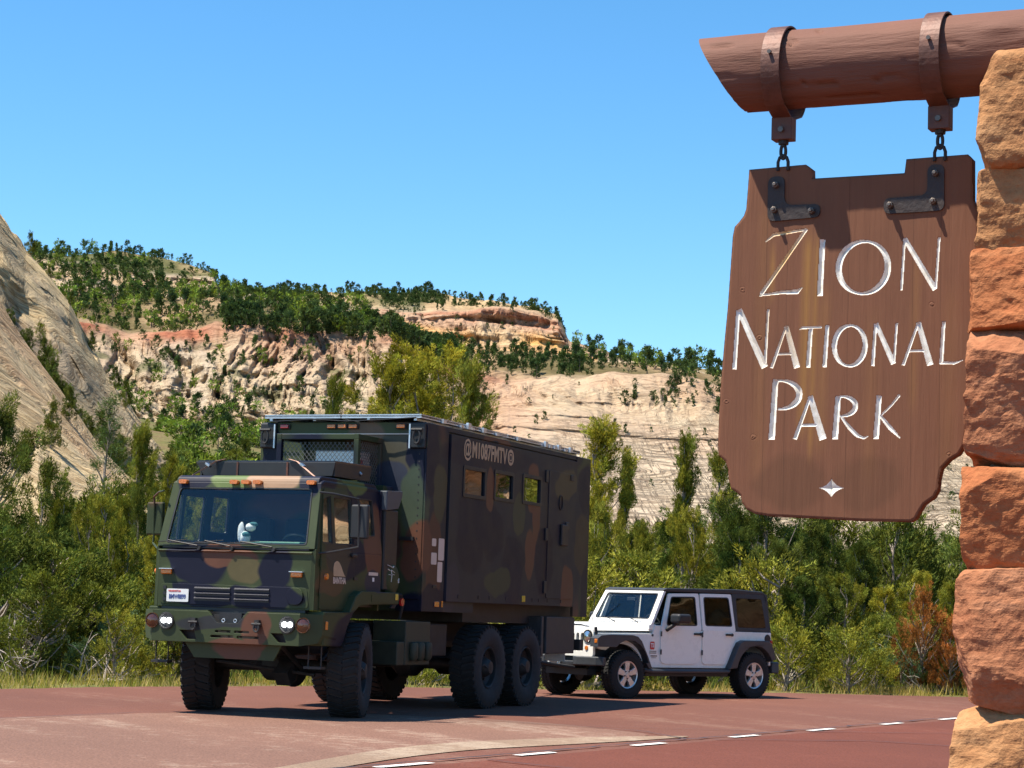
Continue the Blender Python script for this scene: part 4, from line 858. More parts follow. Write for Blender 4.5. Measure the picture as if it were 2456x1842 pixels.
bb = [(-4.5, S3, 2.5, 3.5, .7, 1.6, (.021, .025, .034)), (-3.6, S3, 3.48, 1.6, .5, .26, (.013, .013, .027)), (-3.25, S3, 2.62, .72, .5, .42, BLK), (-3.0, S3, 2.25, .48, .5, .42, BLK), (-3.75, S3, 2.45, .45, .5, .35, BLK), (-4.55, S3, 2.05, .42, .5, .38, BLK), (-4.6, S3, 1.65, .3, .5, .4, (.011, .012, .028)),  # first blob puts shade into the box side's colour; the others are camouflage
      (-3.62, S3, 3.05, .17, .5, .30, BRN), (-5.28, S3, 3.12, .26, .5, .36, BRN), (-5.42, S3, 2.65, .16, .5, .5, BRN), (-5.18, S3, 2.15, .20, .5, .38, BRN), (-5.75, S3, 2.15, .36, .5, .5, BLK), (-6.2, S3, 3.0, .4, .5, .6, (.022, .024, .034)), (-4.0, S3, 1.75, .5, .5, .22, (.045, .052, .032)), (-4.75, S3, 2.75, .22, .5, .3, (.05, .056, .034)), (-6.75, S3, 1.72, .26, .5, .40, BRN), (-6.6, S3, 3.3, .5, .5, .25, (.07, .06, .035)), (-7.5, S3, 3.3, .35, .5, .4, BLK), (-7.4, S3, 2.4, .3, .5, .5, (.05, .04, .028)), (-7.6, S3, 1.7, .2, .5, .4, BLK),
      (-1.85, S3, 2.0, .28, .5, .62, (.085, .04, .028)), (-1.85, S3, 1.42, .40, .5, .24, BLK), (-1.75, S3, 3.25, .22, .5, .42, BLK), (-2.0, S3, 2.85, .22, .5, .4, (.06, .06, .035)), (-3.9, S3, 3.72, .5, .5, .07, BRN), (-2.45, S3, 1.6, .25, .5, .35, (.03, .03, .045)),
      (-1.53, -.2, 2.6, .25, 1.3, 1.6, (.06, .075, .032)), (-1.53, .35, 3.45, .3, .35, .4, (.13, .09, .06)), (-1.53, .85, 3.35, .3, .28, .30, (.07, .065, .045)), (-1.53, 1.02, 3.38, .3, .14, .30, BLK), (-1.53, .72, 3.0, .3, .22, .25, (.035, .04, .06)), (-1.53, 1.05, 2.75, .3, .2, .4, (.055, .075, .05)), (-1.53, 1.12, 2.1, .3, .22, .4, BRN), (-1.53, -1.05, 3.3, .3, .15, .35, BLK), (-1.53, .6, 2.2, .3, .3, .6, (.07, .04, .03))]
M['camo_box'] = camo('camouflage_box_paint_side_shade', bb, .48, 3)

truck = empty('camper_truck', (TPX := -2.7997, 26.7005, 0), -1.9626, 'camouflaged six wheeled military truck with a camper box, headlights lit', 'truck')
def hw(z): return 1.09 if z <= 2.0 else 1.09 - (z - 2.0) * .09
FX = lambda z: 1.2 if z <= 2.0 else 1.2 - (z - 2.0) * .27
# --- cab shell
cab = []
for s in (1, -1):
    fn = lambda u, v, t, s=s: (u, s * (hw(v) - t), v)
    low = [(1.19, 1.28), (1.19, 2.0), (-.6, 2.0), (-.6, 1.40), (.22, 1.40), (.44, 1.28)]
    MB().prism(low, fn, 0, .035).build('side_panel', M['camo'], truck, bevel=.006)
    up = [(1.17, 2.0), (.985, 2.76), (.9, 2.80), (-.55, 2.80), (-.6, 2.74), (-.6, 2.0)]
    holes = [rpoly([(1.035, 2.08), (.965, 2.62), (.80, 2.66), (.77, 2.66), (.77, 2.08)], .03), rpoly([(.70, 2.08), (.70, 2.66), (.215, 2.66), (.215, 2.09)], .03), rpoly([(.04, 2.22), (.04, 2.68), (-.38, 2.68), (-.42, 2.22)], .03)]
    MB().prism(up, fn, 0, .035, holes).build('window_panel', M['camo'], truck, bevel=.004)
    for hl in holes:
        w_ = MB().prism(hl, fn, .018, .024).build('side_window', M['side_glass' if s > 0 else 'glass'], truck)
        u0, v0 = sum(p[0] for p in hl) / len(hl), sum(p[1] for p in hl) / len(hl)
        inner = [(u0 + (u - u0) * .93, v0 + (v - v0) * .95) for u, v in hl]
        MB().prism(hl, fn, -.004, .016, [inner]).build('window_seal', M['black'], w_)
    # door skin
    dr_ = [(1.07, 1.30), (1.07, 2.03), (.955, 2.72), (.90, 2.745), (.16, 2.745), (.14, 2.70), (.14, 1.52), (.20, 1.44), (.42, 1.30)]
    dh = [[(u0 + (u - u0) * 1.0, v) for u, v in h] for h in holes[:2]]
    d = MB().prism(rpoly(dr_, .03), fn, -.012, -.0005, dh).build('door', M['camo'], truck, bevel=.004)
    MB().box(-.05, .09, s * 1.085 + (0 if s > 0 else -.04), s * 1.085 + (.04 if s > 0 else 0), 1.955, 2.005).build('door_handle', M['black'], d, bevel=.008) if 0 else MB().box(.17, .30, min(s * 1.10, s * 1.135), max(s * 1.10, s * 1.135), 1.94, 1.985).build('door_handle', M['black'], d, bevel=.01)
    for z in (1.45, 1.80): MB().cyl((1.085, s * 1.11, z), (1.085, s * 1.11, z + .09), .014, seg=8).build('hinge', M['camo'], d)
    # fender round the front wheel
    fp = [(1.12, 1.275), (1.12, .87), (.66, .86), (.58, .93), (.48, 1.12), (.36, 1.26), (.20, 1.345), (-.10, 1.37), (-.70, 1.385), (-.92, 1.39), (-.92, 1.535), (.16, 1.535), (.30, 1.47), (.46, 1.275)]
    fe = MB().prism(fp, XZ, s * .80, s * 1.20).build('fender', M['camo'], truck, bevel=.015)
    MB().prism(rrect(-.62, -.12, 1.41, 1.50, .02), XZ, s * 1.20, s * 1.206).build('fender_cover', M['camo'], fe)
    MB().box(-.875, -.80, min(s * 1.2, s * 1.212), max(s * 1.2, s * 1.212), 1.44, 1.52).build('reflector', M['yellow'], truck, bevel=.006)
    MB().cyl((.93, s * 1.095, 1.69), (.93, s * 1.125, 1.69), .045, .035, 16).build('side_marker', M['amber'], truck)
    # step under the bumper
    m = MB(); m.tube([(1.02, s * .96, .86), (1.02, s * .96, .62)], .009, 6).tube([(1.02, s * 1.13, .86), (1.02, s * 1.13, .62)], .009, 6).box(.96, 1.08, min(s * .93, s * 1.16), max(s * .93, s * 1.16), .595, .625); m.build('step', M['dark_metal'], truck)
    # mirror
    ym = s * 1.42; m = MB(); m.tube([(1.12, s * 1.07, 2.68), (1.02, s * 1.20, 2.67), (.78, ym, 2.62), (.765, ym, 2.55), (.74, ym, 2.12), (.75, ym, 2.05), (1.0, s * 1.2, 1.98), (1.12, s * 1.08, 1.955)], .013, 6)
    arm = m.build('mirror_arm', M['camo'] if s < 0 else M['dark_metal'], truck, smooth=True)
    mx_ = .70; mo = MB().box(mx_ - .02, mx_ + .05, ym - .115, ym + .115, 2.15, 2.56).build('mirror', M['camo'] if s < 0 else M['black'], truck, bevel=.02); MB().box(mx_ - .024, mx_ - .0195, ym - .095, ym + .095, 2.18, 2.53).build('mirror_glass', M['mirror'], mo)
# --- cab front
fnF = lambda u, v, t: (1.2 - t, u, v)
hl = []
MB().prism([(-1.04, 1.28), (-1.06, 1.95), (1.06, 1.95), (1.04, 1.28)], fnF, 0, .04).build('front_panel', M['camo'], truck, bevel=.012)
for s in (-1, 1):   # rounded corner pieces
    MB().prism([(1.2, s * 1.04), (1.19, s * 1.075), (1.165, s * 1.088), (1.12, s * 1.09), (1.12, s * 1.03)], XY, 1.285, 1.975).build('corner_post', M['camo'], truck)
cw = MB(); cw.prism([(1.205, 1.935), (1.225, 1.955), (1.10, 2.01), (1.10, 1.95)], XZ, -1.05, 1.05); cw.build('cowl_ledge', M['camo'], truck, bevel=.004)
MB().box(1.10, 1.195, -1.0, 1.0, 1.985, 2.025).build('cowl_slot', M['black'], truck)
fnW = lambda u, v, t: (FX(v) - t, u, v)
ws = rpoly([(-.965, 2.045), (-.915, 2.73), (.915, 2.73), (.965, 2.045)], .045, 4)
MB().prism([(-1.075, 2.0), (-1.02, 2.80), (1.02, 2.80), (1.075, 2.0)], fnW, 0, .06, [ws]).build('windshield_frame', M['camo'], truck, bevel=.008)
wg = MB().prism(ws, fnW, .012, .018).build('windshield', M['ws_glass'], truck)
ins = [(u * .982, 2.3875 + (v - 2.3875) * .965) for u, v in ws]; MB().prism(ws, fnW, -.004, .010, [ins]).build('windshield_seal', M['black'], wg)
MB().prism([(.975, 2.765), (.985, 2.80), (.955, 2.86), (.90, 2.885), (-.52, 2.885), (-.59, 2.86), (-.605, 2.78)], XZ, -.985, .985).build('roof', M['camo'], truck, bevel=.05, seg=4)
for s in (-1, 1): MB().prism([(.975, 2.765), (.965, 2.81), (.90, 2.835), (-.52, 2.835), (-.59, 2.81), (-.6, 2.765)], XZ, s * .95, s * 1.022).build('roof_rail', M['camo'], truck, bevel=.02)
MB().box(-.62, -.58, -1.06, 1.06, 1.3, 2.80).build('back_wall', M['camo'], truck)
# marker lamps on the roof
for y in (-.86, -.15, .01, .17, .90):
    lm = MB(); lm.prism(rrect(y - .055, y + .055, 2.775, 2.825, .02), YZ, .985, 1.045); a = lm.build('marker_lamp', M['amber'], truck, bevel=.01); MB().box(.93, .99, y - .065, y + .065, 2.765, 2.80).build('lamp_base', M['dark_metal'], a, bevel=.005)
# grille and panels
fl = MB().prism(rpoly([(-1.0, 1.555), (1.0, 1.545), (1.03, 1.30), (-1.0, 1.31)], .05), fnF, -.008, 0).build('grille_panel', M['camo'], truck, bevel=.004)
for r, z in enumerate((1.475, 1.415, 1.355)):
    for (a, b) in ((-.52, -.03), (.03, .50)):
        MB().box(1.205, 1.2115, a, b, z, z + .035).build('grille_opening', M['black'], fl); MB().prism([(1.208, z + .035), (1.228, z + .022), (1.228, z + .028), (1.208, z + .045)], XZ, a, b).build('louvre', M['camo'], fl)
MB().prism(rrect(.74, .96, 1.34, 1.54, .09), fnF, -.035, -.008).build('lamp_cover', M['camo'], fl, bevel=.02)
for y in (-.92, .86):
    q = MB().box(1.2, 1.235, y - .075, y + .075, 1.665, 1.725).build('turn_signal', M['amber'], truck, bevel=.012); MB().box(1.2, 1.25, y - .09, y + .09, 1.725, 1.735).build('signal_hood', M['alu'], q)
MB().cyl((1.1, -1.10, 1.70), (1.1, -1.145, 1.70), .04, .03, 12).build('side_marker', M['amber'], truck)
pl = MB().prism(rrect(-.90, -.595, 1.335, 1.49, .015), fnF, -.022, -.016).build('license_plate', M['plate'], truck)
for i in range(3): MB().box(1.201, 1.216, -.955, -.915, 1.345 + i * .07, 1.385 + i * .07).build('vent_slot', M['black'], fl)
# text helper ------------------------------------------------------------------
def text_mesh(name, s, size, Mx, mat, parent, depth=.002, off=0.0, space=1.0, label=None):
    cu = bpy.data.curves.new(name, 'FONT'); cu.body = s; cu.size = size; cu.extrude = depth; cu.offset = off; cu.align_x = 'CENTER'; cu.align_y = 'CENTER'; cu.space_character = space; cu.resolution_u = 3
    t = bpy.data.objects.new(name, cu); COL.objects.link(t); bpy.context.view_layer.update(); dg = bpy.context.evaluated_depsgraph_get()
    me = bpy.data.meshes.new_from_object(t.evaluated_get(dg)); bpy.data.objects.remove(t); me.transform(Mx); me.materials.clear(); me.materials.append(mat)
    o = link(name, me, parent); 
    if label: o['label'] = label
    return o
def face_mx(org, right, up, sx=1, sy=1):
    r = Vector(right).normalized(); u = Vector(up).normalized(); n_ = r.cross(u); Mm = Matrix((( r.x * sx, u.x * sy, n_.x, org[0]), (r.y * sx, u.y * sy, n_.y, org[1]), (r.z * sx, u.z * sy, n_.z, org[2]), (0, 0, 0, 1))); return Mm
text_mesh('plate_number', 'BMW8899', .075, face_mx((1.224, -.7475, 1.395), (0, 1, 0), (0, 0, 1), .72, 1.0), M['ink_blue'], pl, .001, .002)
text_mesh('plate_state', 'WASHINGTON', .028, face_mx((1.224, -.79, 1.462), (0, 1, 0), (0, 0, 1), .9, 1.0), M['ink_red'], pl, .001, .001)
# wipers
for y0, dy in ((-.50, -.42), (-.05, -.36), (.52, -.44)):
    a, b = Vector((1.215, y0 + .02, 1.985)), Vector((1.212, y0 + dy, 2.075)); m = MB(); m.tube([a, a + Vector((.02, -.02, .03)), b], .009, 6).tube([b + Vector((0, -.14, -.02)), b + Vector((0, .26, .01))], .006, 5).cyl(a - Vector((.04, 0, .0)), a + Vector((.02, 0, 0)), .022, seg=10); m.build('wiper', M['dark_metal'], truck)
# --- bumper
bo = [(-1.0, 1.235), (-1.0, .86), (1.0, .86), (1.0, 1.235), (.29, 1.235), (.165, 1.10), (-.115, 1.10), (-.235, 1.235)]
bh = [[(-.62, 1.0), (-.42, 1.0), (-.385, .895), (-.52, .895)], [(.62, 1.0), (.78, 1.0), (.83, .895), (.72, .895)]] + [rrect(a, b, z, z + .028, .008, 2) for a, b, z in ((-.13, .08, .985), (.13, .33, .985), (-.19, .12, .925), (.17, .46, .925))]
bmp_ = MB(); bmp_.prism(bo, YZ, 1.31, 1.35, bh)
bump_o = bmp_.build('bumper', M['camo'], truck, bevel=.005)
MB().box(1.22, 1.245, -.98, .98, .87, 1.20).build('bumper_backing', M['dark_metal'], bump_o)
tp_ = MB(); tp_.prism([(1.345, -1.0), (1.345, -.24), (1.22, -.24), (1.18, -1.0)], XY, 1.235, 1.248).prism([(1.345, 1.0), (1.345, .29), (1.22, .29), (1.18, 1.0)], XY, 1.235, 1.248); tp_.build('bumper_top', M['camo'], bump_o)
for s in (-1, 1):
    vs = [(1.35, s * 1.0, 1.235), (1.35, s * 1.0, .86), (1.20, s * 1.17, .90), (1.17, s * 1.21, 1.0), (1.17, s * 1.21, 1.235), (.80, s * 1.21, 1.235), (.80, s * 1.21, .96), (.85, s * 1.17, .87), (1.35, s * .98, 1.24), (.80, s * 1.0, 1.235)]
    m = MB(); m.add(vs, [(0, 1, 2, 3, 4), (4, 3, 6, 5), (3, 2, 7, 6), (0, 4, 5, 9)]); m.build('bumper_wing', M['camo'], bump_o)
    MB().box(1.05, 1.11, min(s * 1.21, s * 1.222), max(s * 1.21, s * 1.222), 1.06, 1.16).build('side_reflector', M['amber'], bump_o, bevel=.006)
sk = MB(); sk.prism([(-.60, .86), (-.46, .68), (.62, .675), (.72, .86)], YZ, 1.22, 1.25); sk.build('skid_plate', M['camo'], truck, bevel=.004)
lit = emis('lit_led_headlight', (.92, .98, 1.0), 14.0)
for y, sg in ((-.80, -1), (.84, 1)):
    z = 1.105; h = MB().lathe([(.0, 1.345), (.10, 1.345), (.104, 1.372), (.092, 1.374), (.088, 1.358), (0, 1.354)], (0, y, z), 'x', 28).build('headlight', M['dark_metal'], truck, smooth=True)
    MB().lathe([(0, 1.3555), (.083, 1.3595), (.086, 1.366)], (0, y, z), 'x', 28).build('reflector_bowl', M['dark_metal'], h, smooth=True)
    for dy in (-.038, .038): MB().lathe([(0, 1.380), (.018, 1.378), (.029, 1.370), (.031, 1.360)], (0, y + dy, z + .003), 'x', 18).build('lit_lens', lit, h, smooth=True)
    ya = y + sg * .205 if sg > 0 else y - .2; MB().lathe([(0, 1.3645), (.07, 1.362), (.078, 1.356), (.084, 1.366), (.090, 1.366), (.092, 1.345)], (0, ya, z), 'x', 24).build('fog_lamp', M['amber_dark'], truck, smooth=True)
for y in (-.41, .45):
    m = MB(); m.box(1.35, 1.40, y - .03, y + .03, 1.05, 1.15); torus(m, (1.40, y, 1.06), .035, .05, .013, 'yz', 16, 6); m.cyl((1.40, y - .06, 1.10), (1.40, y + .06, 1.10), .015, seg=8); m.build('tow_shackle', M['dark_metal'], truck)
m = MB(); m.box(1.20, 1.26, -.13, .17, 1.06, 1.22); m.build('winch_recess', M['black'], truck)
for y in (-.06, .10): torus(m2_ := MB(), (1.285, y, 1.13), .02, .02, .006, 'yz', 12, 5); m2_.build('hose_coupling', M['alu'], truck)
# --- door logo and plaques
def dfn(s=1): return lambda u, v, t: (u, s * (hw(v) + .012 + t), v)
lg = MB(); hump = [(.735, 1.70), (.745, 1.80), (.725, 1.86), (.66, 1.885), (.60, 1.87), (.55, 1.83), (.50, 1.77), (.45, 1.715), (.41, 1.70)]
lg.prism(rpoly(hump, .02), dfn(), 0, .002).build('door_emblem', M['tan_decal'], truck)
text_mesh('door_lettering', 'BANTHA', .105, face_mx((.575, 1.104, 1.645), (-1, 0, 0), (0, 0, 1), .80, 1.0), M['tape'], truck, .001, .003, 1.0)
MB().box(-.50, -.24, 1.0905, 1.094, 1.735, 1.775).build('plaque', M['tape'], truck); MB().box(-.40, -.35, 1.0905, 1.094, 1.66, 1.71).build('data_plate', M['plate'], truck)
MB().box(.10, .20, 1.105, 1.115, 1.665, 1.70).build('step_pad', M['black'], truck)
# --- interior
it = MB(); it.box(-.57, 1.12, -1.0, 1.0, 1.34, 1.40); it.build('cab_floor', M['black'], truck)
MB().prism([(1.14, 2.03), (.80, 2.06), (.78, 1.85), (.90, 1.4), (1.14, 1.4)], XZ, -1.0, 1.0).build('dashboard', M['seat'], truck, bevel=.02)
for y in (-.6, 0.05, .62):
    st_ = MB(); st_.box(-.35, .15, y - .24, y + .24, 1.60, 1.76); a = st_.build('seat', M['seat'], truck, bevel=.04); MB().obox((-.38, y, 2.08), (.14, .46, .70), Matrix.Rotation(rad(-8), 3, 'Y')).build('seat_back', M['seat'], a, bevel=.05)
m = MB(); torus(m, (0, 0, 0), .22, .22, .016, 'yz', 24, 6); sw = m.build('steering_wheel', M['seat'], truck); sw.location = (.68, .62, 2.06); sw.rotation_euler = (0, rad(55), 0)
MB().box(.84, 1.10, .10, .82, 2.060, 2.085).build('dash_pad', M['green_pad'], truck, bevel=.008)
MB().box(-.57, .97, -1.0, 1.0, 2.755, 2.775).build('headliner', M['black'], truck)
# soft toy on the dash: a top-level thing
toy = empty('plush_toy', truck.matrix_world @ Vector((0, 0, 0)), 0, 'white and teal soft toy lying behind the windshield of the truck', 'toy'); bpy.context.view_layer.update()
toy.location = truck.matrix_world @ Vector((.92, -.02, 2.06)); toy.rotation_euler = (0, 0, -1.9626)
def blob(name, c, r, mat, par, seed=0):
    bm = bmesh.new(); bmesh.ops.create_icosphere(bm, subdivisions=3, radius=1)
    for v in bm.verts: v.co = Vector((v.co.x * r[0], v.co.y * r[1], v.co.z * r[2])) * (1 + .06 * math.sin(v.co.x * 7 + seed) * math.cos(v.co.z * 6)) + Vector(c)
    for f in bm.faces: f.smooth = True
    me = bpy.data.meshes.new(name); bm.to_mesh(me); bm.free(); me.materials.append(mat); return link(name, me, par)
blob('body', (0, .0, .07), (.07, .06, .08), M['white_cloth'], toy); blob('head', (.0, .07, .20), (.06, .065, .05), M['white_cloth'], toy, 2); o_ = blob('ear', (0, -.06, .13), (.035, .045, .13), M['white_cloth'], toy, 3)
blob('cap', (-.01, .10, .235), (.055, .055, .03), M['teal_cloth'], toy, 4); blob('scarf', (.02, .02, .11), (.06, .05, .035), M['teal_cloth'], toy, 5)
# --- folded panels strapped to the roof
rk = empty('roof_panel', truck.matrix_world @ Vector((.2, 0, 2.885)), -1.9626, 'black folding panel tray strapped flat on the truck cab roof', 'panel')
m = MB(); m.prism([(-.90, .03), (.90, .03), (.94, .20), (-1.02, .20)], YZ, .26, .285); m.build('front_board', M['black'], rk, bevel=.004)
m = MB(); m.prism([(.26, .195), (-.75, .205), (-.75, .235), (.26, .22)], XZ, -1.0, .92); m.build('top_sheet', M['solar'], rk, bevel=.004)
m = MB(); m.prism([(.27, .03), (.26, .20), (-.75, .21), (-.70, .03)], XZ, .90, .925).prism([(.27, .03), (.26, .20), (-.75, .21), (-.70, .03)], XZ, -.96, -.935); m.build('side_board', M['black'], rk)
m = MB()
for y in (-.42, .28): m.box(.287, .294, y - .012, y + .012, .0, .20)
m.build('edge_strip', M['rust_strap'], rk)
rk2 = empty('rear_roof_panel', truck.matrix_world @ Vector((-.35, .45, 2.885)), -1.9626, 'second smaller black panel behind the first on the cab roof', 'panel')
m = MB(); m.prism([(-.30, .03), (.42, .03), (.50, .10), (.36, .235), (-.30, .235)], YZ, .10, .125); m.build('board', M['black'], rk2, bevel=.003); m = MB(); m.tube([(.13, -.30, .238), (.13, .36, .238), (.13, .50, .10)], .012, 5); m.build('rim', M['alu'], rk2)
MB().box(-.35, .10, -.30, .36, .20, .22).build('sheet', M['black'], rk2)
stp = empty('ratchet_strap', truck.matrix_world @ Vector((.6, 0, 2.885)), -1.9626, 'orange webbing straps tying the panel tray to the cab roof', 'strap')
for pts_ in (((-.12, .30, .235), (-.10, .42, .205), (.16, .78, .02), (.14, .86, -.03)), ((-.14, -.60, .235), (-.10, -.72, .205), (.12, -.90, .02), (.12, -.95, -.03))):
    m = MB(); ps = [Vector(p) for p in pts_]; vs = []
    for p in ps: vs += [p + Vector((.026, 0, .004)), p - Vector((.026, 0, -.004)), p + Vector((.026, 0, 0)), p - Vector((.026, 0, 0))]
    fs = []
    for i in range(len(ps) - 1): a = i * 4; b = a + 4; fs += [(a, a + 1, b + 1, b), (a + 2, b + 2, b + 3, a + 3), (a, b, b + 2, a + 2), (a + 1, a + 3, b + 3, b + 1)]
    m.add(vs, fs); m.build('webbing', M['strap'], stp); c_ = ps[1].lerp(ps[2], .35); MB().obox(c_ + Vector((0, 0, .012)), (.07, .07, .03), Matrix.Rotation(rad(-35), 3, 'X')).build('ratchet', M['steel'], stp, bevel=.006)
# --- chassis
ch = MB()
for s in (-1, 1): ch.box(-7.6, 1.1, s * .43 - .04, s * .43 + .04, .90, 1.16)
for x in (.9, -1.2, -2.6, -4.5, -6.5, -7.5): ch.box(x - .06, x + .06, -.43, .43, .93, 1.12)
ch.build('chassis_frame', M['dark_metal'], truck, bevel=.006)
MB().box(1.08, 1.19, -.98, .98, .98, 1.30).build('gap_filler', M['black'], truck); MB().box(-1.0, 1.0, -.36, .36, .72, 1.25).build('engine', M['dark_metal'], truck, bevel=.08)  # black filler box added so the gap above the bumper stays dark
def axle(x):
    a = MB(); a.tube([(x, -.85, .58), (x, -.25, .60), (x, -.12, .60), (x, .12, .60), (x, .25, .60), (x, .85, .58)], [.075, .085, .20, .20, .085, .075], 14); a.lathe([(0, -.20), (.14, -.18), (.20, -.06), (.20, .06), (.14, .16), (0, .18)], (x - .0, -.25, .58), 'x', 20) if 0 else None
    a.build('axle', M['dark_metal'], truck, smooth=True)
for x in (0, -3.84, -5.22): axle(x)
m = MB(); m.obox((.35, .30, .50), (.20, .20, .20), Matrix.Rotation(.7, 3, 'Y')); m.tube([(.3, -.7, .62), (.34, .7, .50)], .022, 8).tube([(.9, .42, .95), (.1, .44, .52)], .03, 8).tube([(-.9, .42, .95), (0, .44, .5)], .03, 8).lathe([(0, -.14), (.13, -.10), (.17, 0), (.13, .12), (0, .16)], (.02, .24, .50), 'x', 18); m.build('steering_linkage', M['dark_metal'], truck)
MB().tube([(-1.4, .15, .85), (-3.6, .1, .62)], .05, 10).build('drive_shaft', M['dark_metal'], truck)
# --- wheels
def wheel_parts(root, R_=.585, W=.39, lugs=36, rim=.29):
    """outer face at y=0, extends to -W"""
    pr = [(rim, -.035), (rim + .03, -.004), (R_ * .72, .012), (R_ * .90, .0), (R_ * .955, -.03), (R_ * .965, -W * .5), (R_ * .955, -W + .03), (R_ * .9, -W), (R_ * .7, -W - .01), (rim, -W + .03)]
    tire = MB(); tire.lathe(pr, (0, 0, 0), 'y', 56, True); t = tire.build('tyre', M['dusty_rubber'], root, smooth=True); tire = MB()
    for k in range(lugs):
        a = 2 * math.pi * k / lugs
        for sd in (0, 1):
            aa_ = a + sd * math.pi / lugs; Mx = Matrix.Rotation(-aa_, 3, 'Y'); yc = -W * .27 if sd == 0 else -W * .73; Mz = Matrix.Rotation(.28 if sd == 0 else -.28, 3, 'X')
            tire.obox(Mx @ Vector((R_ * .972, yc, 0)), (R_ * .05, W * .46, .058), Mx @ Mz)
            ysh = -.022 if sd == 0 else -W + .022; tire.obox(Mx @ Vector((R_ * .935, ysh, 0)), (R_ * .085, .035, .05), Mx)
    tire.build('tread', M['rubber'], root)['kind'] = 'stuff'
    rm = MB(); rm.lathe([(rim, -.03), (rim - .015, -.018), (rim - .03, -.03), (rim - .035, -.10), (rim - .09, -.14), (.15, -.13), (.125, -.06), (.11, -.03), (.085, .005), (0, .012)], (0, 0, 0), 'y', 40); r_ = rm.build('rim', M['dark_metal'], root, smooth=True)
    nb_ = MB()
    for k in range(10):
        a = 2 * math.pi * k / 10; nb_.cyl((.175 * math.cos(a), -.14, .175 * math.sin(a)), (.175 * math.cos(a), -.105, .175 * math.sin(a)), .016, seg=6)
    nb_.build('lug_nuts', M['dark_metal'], root)
    v = MB(); v.tube([(.12, .0, .0), (.19, -.02, .04), (.24, -.03, .02)], .012, 5); v.build('air_line', M['dark_metal'], root)
wroot = empty('wheel', (0, 0, 0)); wheel_parts(wroot); wroot.parent = truck
def put_wheel(w_, x, y, z, side, steer=0):
    w_.location = (x, y, z); w_.rotation_euler = (0, 0, (0 if side > 0 else math.pi) + steer); w_.parent = truck
put_wheel(wroot, -3.84, 1.26, .565, 1)
for x, y, s, stg in ((-3.84, -1.26, -1, 0), (-5.22, 1.26, 1, 0), (-5.22, -1.26, -1, 0), (0.0, 1.22, 1, rad(17)), (0.0, -1.24, -1, rad(17))): put_wheel(copy_tree(wroot, truck), x, y, .565, s, stg)
# --- behind the cab
ai = MB(); ai.box(-1.02, -.64, .78, 1.10, 1.56, 2.58); ai = ai.build('air_intake_duct', M['black'], truck, bevel=.02); MB().prism([(-.60, 2.56), (-.60, 2.81), (-1.06, 2.83), (-1.06, 2.76), (-.96, 2.60)], XZ, .74, 1.13).build('intake_cap', pbr('grey_blue_cap', (.06, .07, .085), .5), ai, bevel=.015)
dr2 = MB(); dr2.lathe([(0, 1.125), (.12, 1.118), (.19, 1.10), (.215, 1.07), (.22, .62), (0, .60)], (-.92, 0, 1.70), 'y', 32); tk = dr2.build('round_canister', M['camo'], truck, smooth=True)
m = MB()
for a, b in (((-.72, 1.88), (-.88, 1.85)), ((-.74, 1.83), (-.79, 1.81)), ((-.88, 1.85), (-.90, 1.87)), ((-.83, 1.82), (-.92, 1.79)), ((-.83, 1.82), (-.84, 1.77)), ((-.84, 1.77), (-.92, 1.76)), ((-.77, 1.76), (-.86, 1.755)), ((-.845, 1.75), (-.83, 1.67)), ((-1.02, 1.69), (-1.07, 1.67)), ((-1.06, 1.72), (-1.05, 1.66))): m.bar((a[0], 1.118, a[1]), (b[0], 1.118, b[1]), .016, .004)
m.build('pale_strokes', M['plate'], tk)  # pale strokes across the canister face
MB().lathe([(0, 1.22), (.05, 1.215), (.05, 1.19)], (-1.0, 0, 1.42), 'y', 16).build('red_reflector', M['red_lens'], truck)
m = MB()
for k in range(3): m.tube([(-1.2 - .04 * k, .95, 1.34), (-1.32 - .04 * k, 1.0, 1.52), (-1.45 - .02 * k, 1.0, 1.42), (-1.48, .95, 1.2)], .018, 6)
m.build('air_hose', M['dark_metal'], truck, smooth=True)
M['dark_green'] = pbr('dark_green_chassis_paint', (.030, .036, .022), .6, var=.3)
sbx = MB(); sbx.box(-1.98, -1.22, .70, 1.17, .62, 1.18).box(-1.22, -1.0, .70, 1.16, .62, .92); sx = sbx.build('stowage_box', M['dark_green'], truck, bevel=.012)
for x in (-1.40, -1.60, -1.83): m = MB(); m.lathe([(0, .30), (.055, .29), (.065, .26), (.065, .10), (.04, .06), (0, .05)], (x, 1.20, .62), 'z', 16); m.cyl((x, 1.20, .50 + .16), (x, 1.20, .60 + .06), .02); m.build('air_cylinder', M['dark_green'], sx, smooth=True)
MB().box(-3.0, -2.1, -1.15, -.55, .60, 1.15).build('fuel_tank', M['dark_metal'], truck, bevel=.06)
MB().box(-2.9, -2.05, .60, 1.0, .72, 1.15).build('equipment_box', M['dark_metal'], truck, bevel=.02)
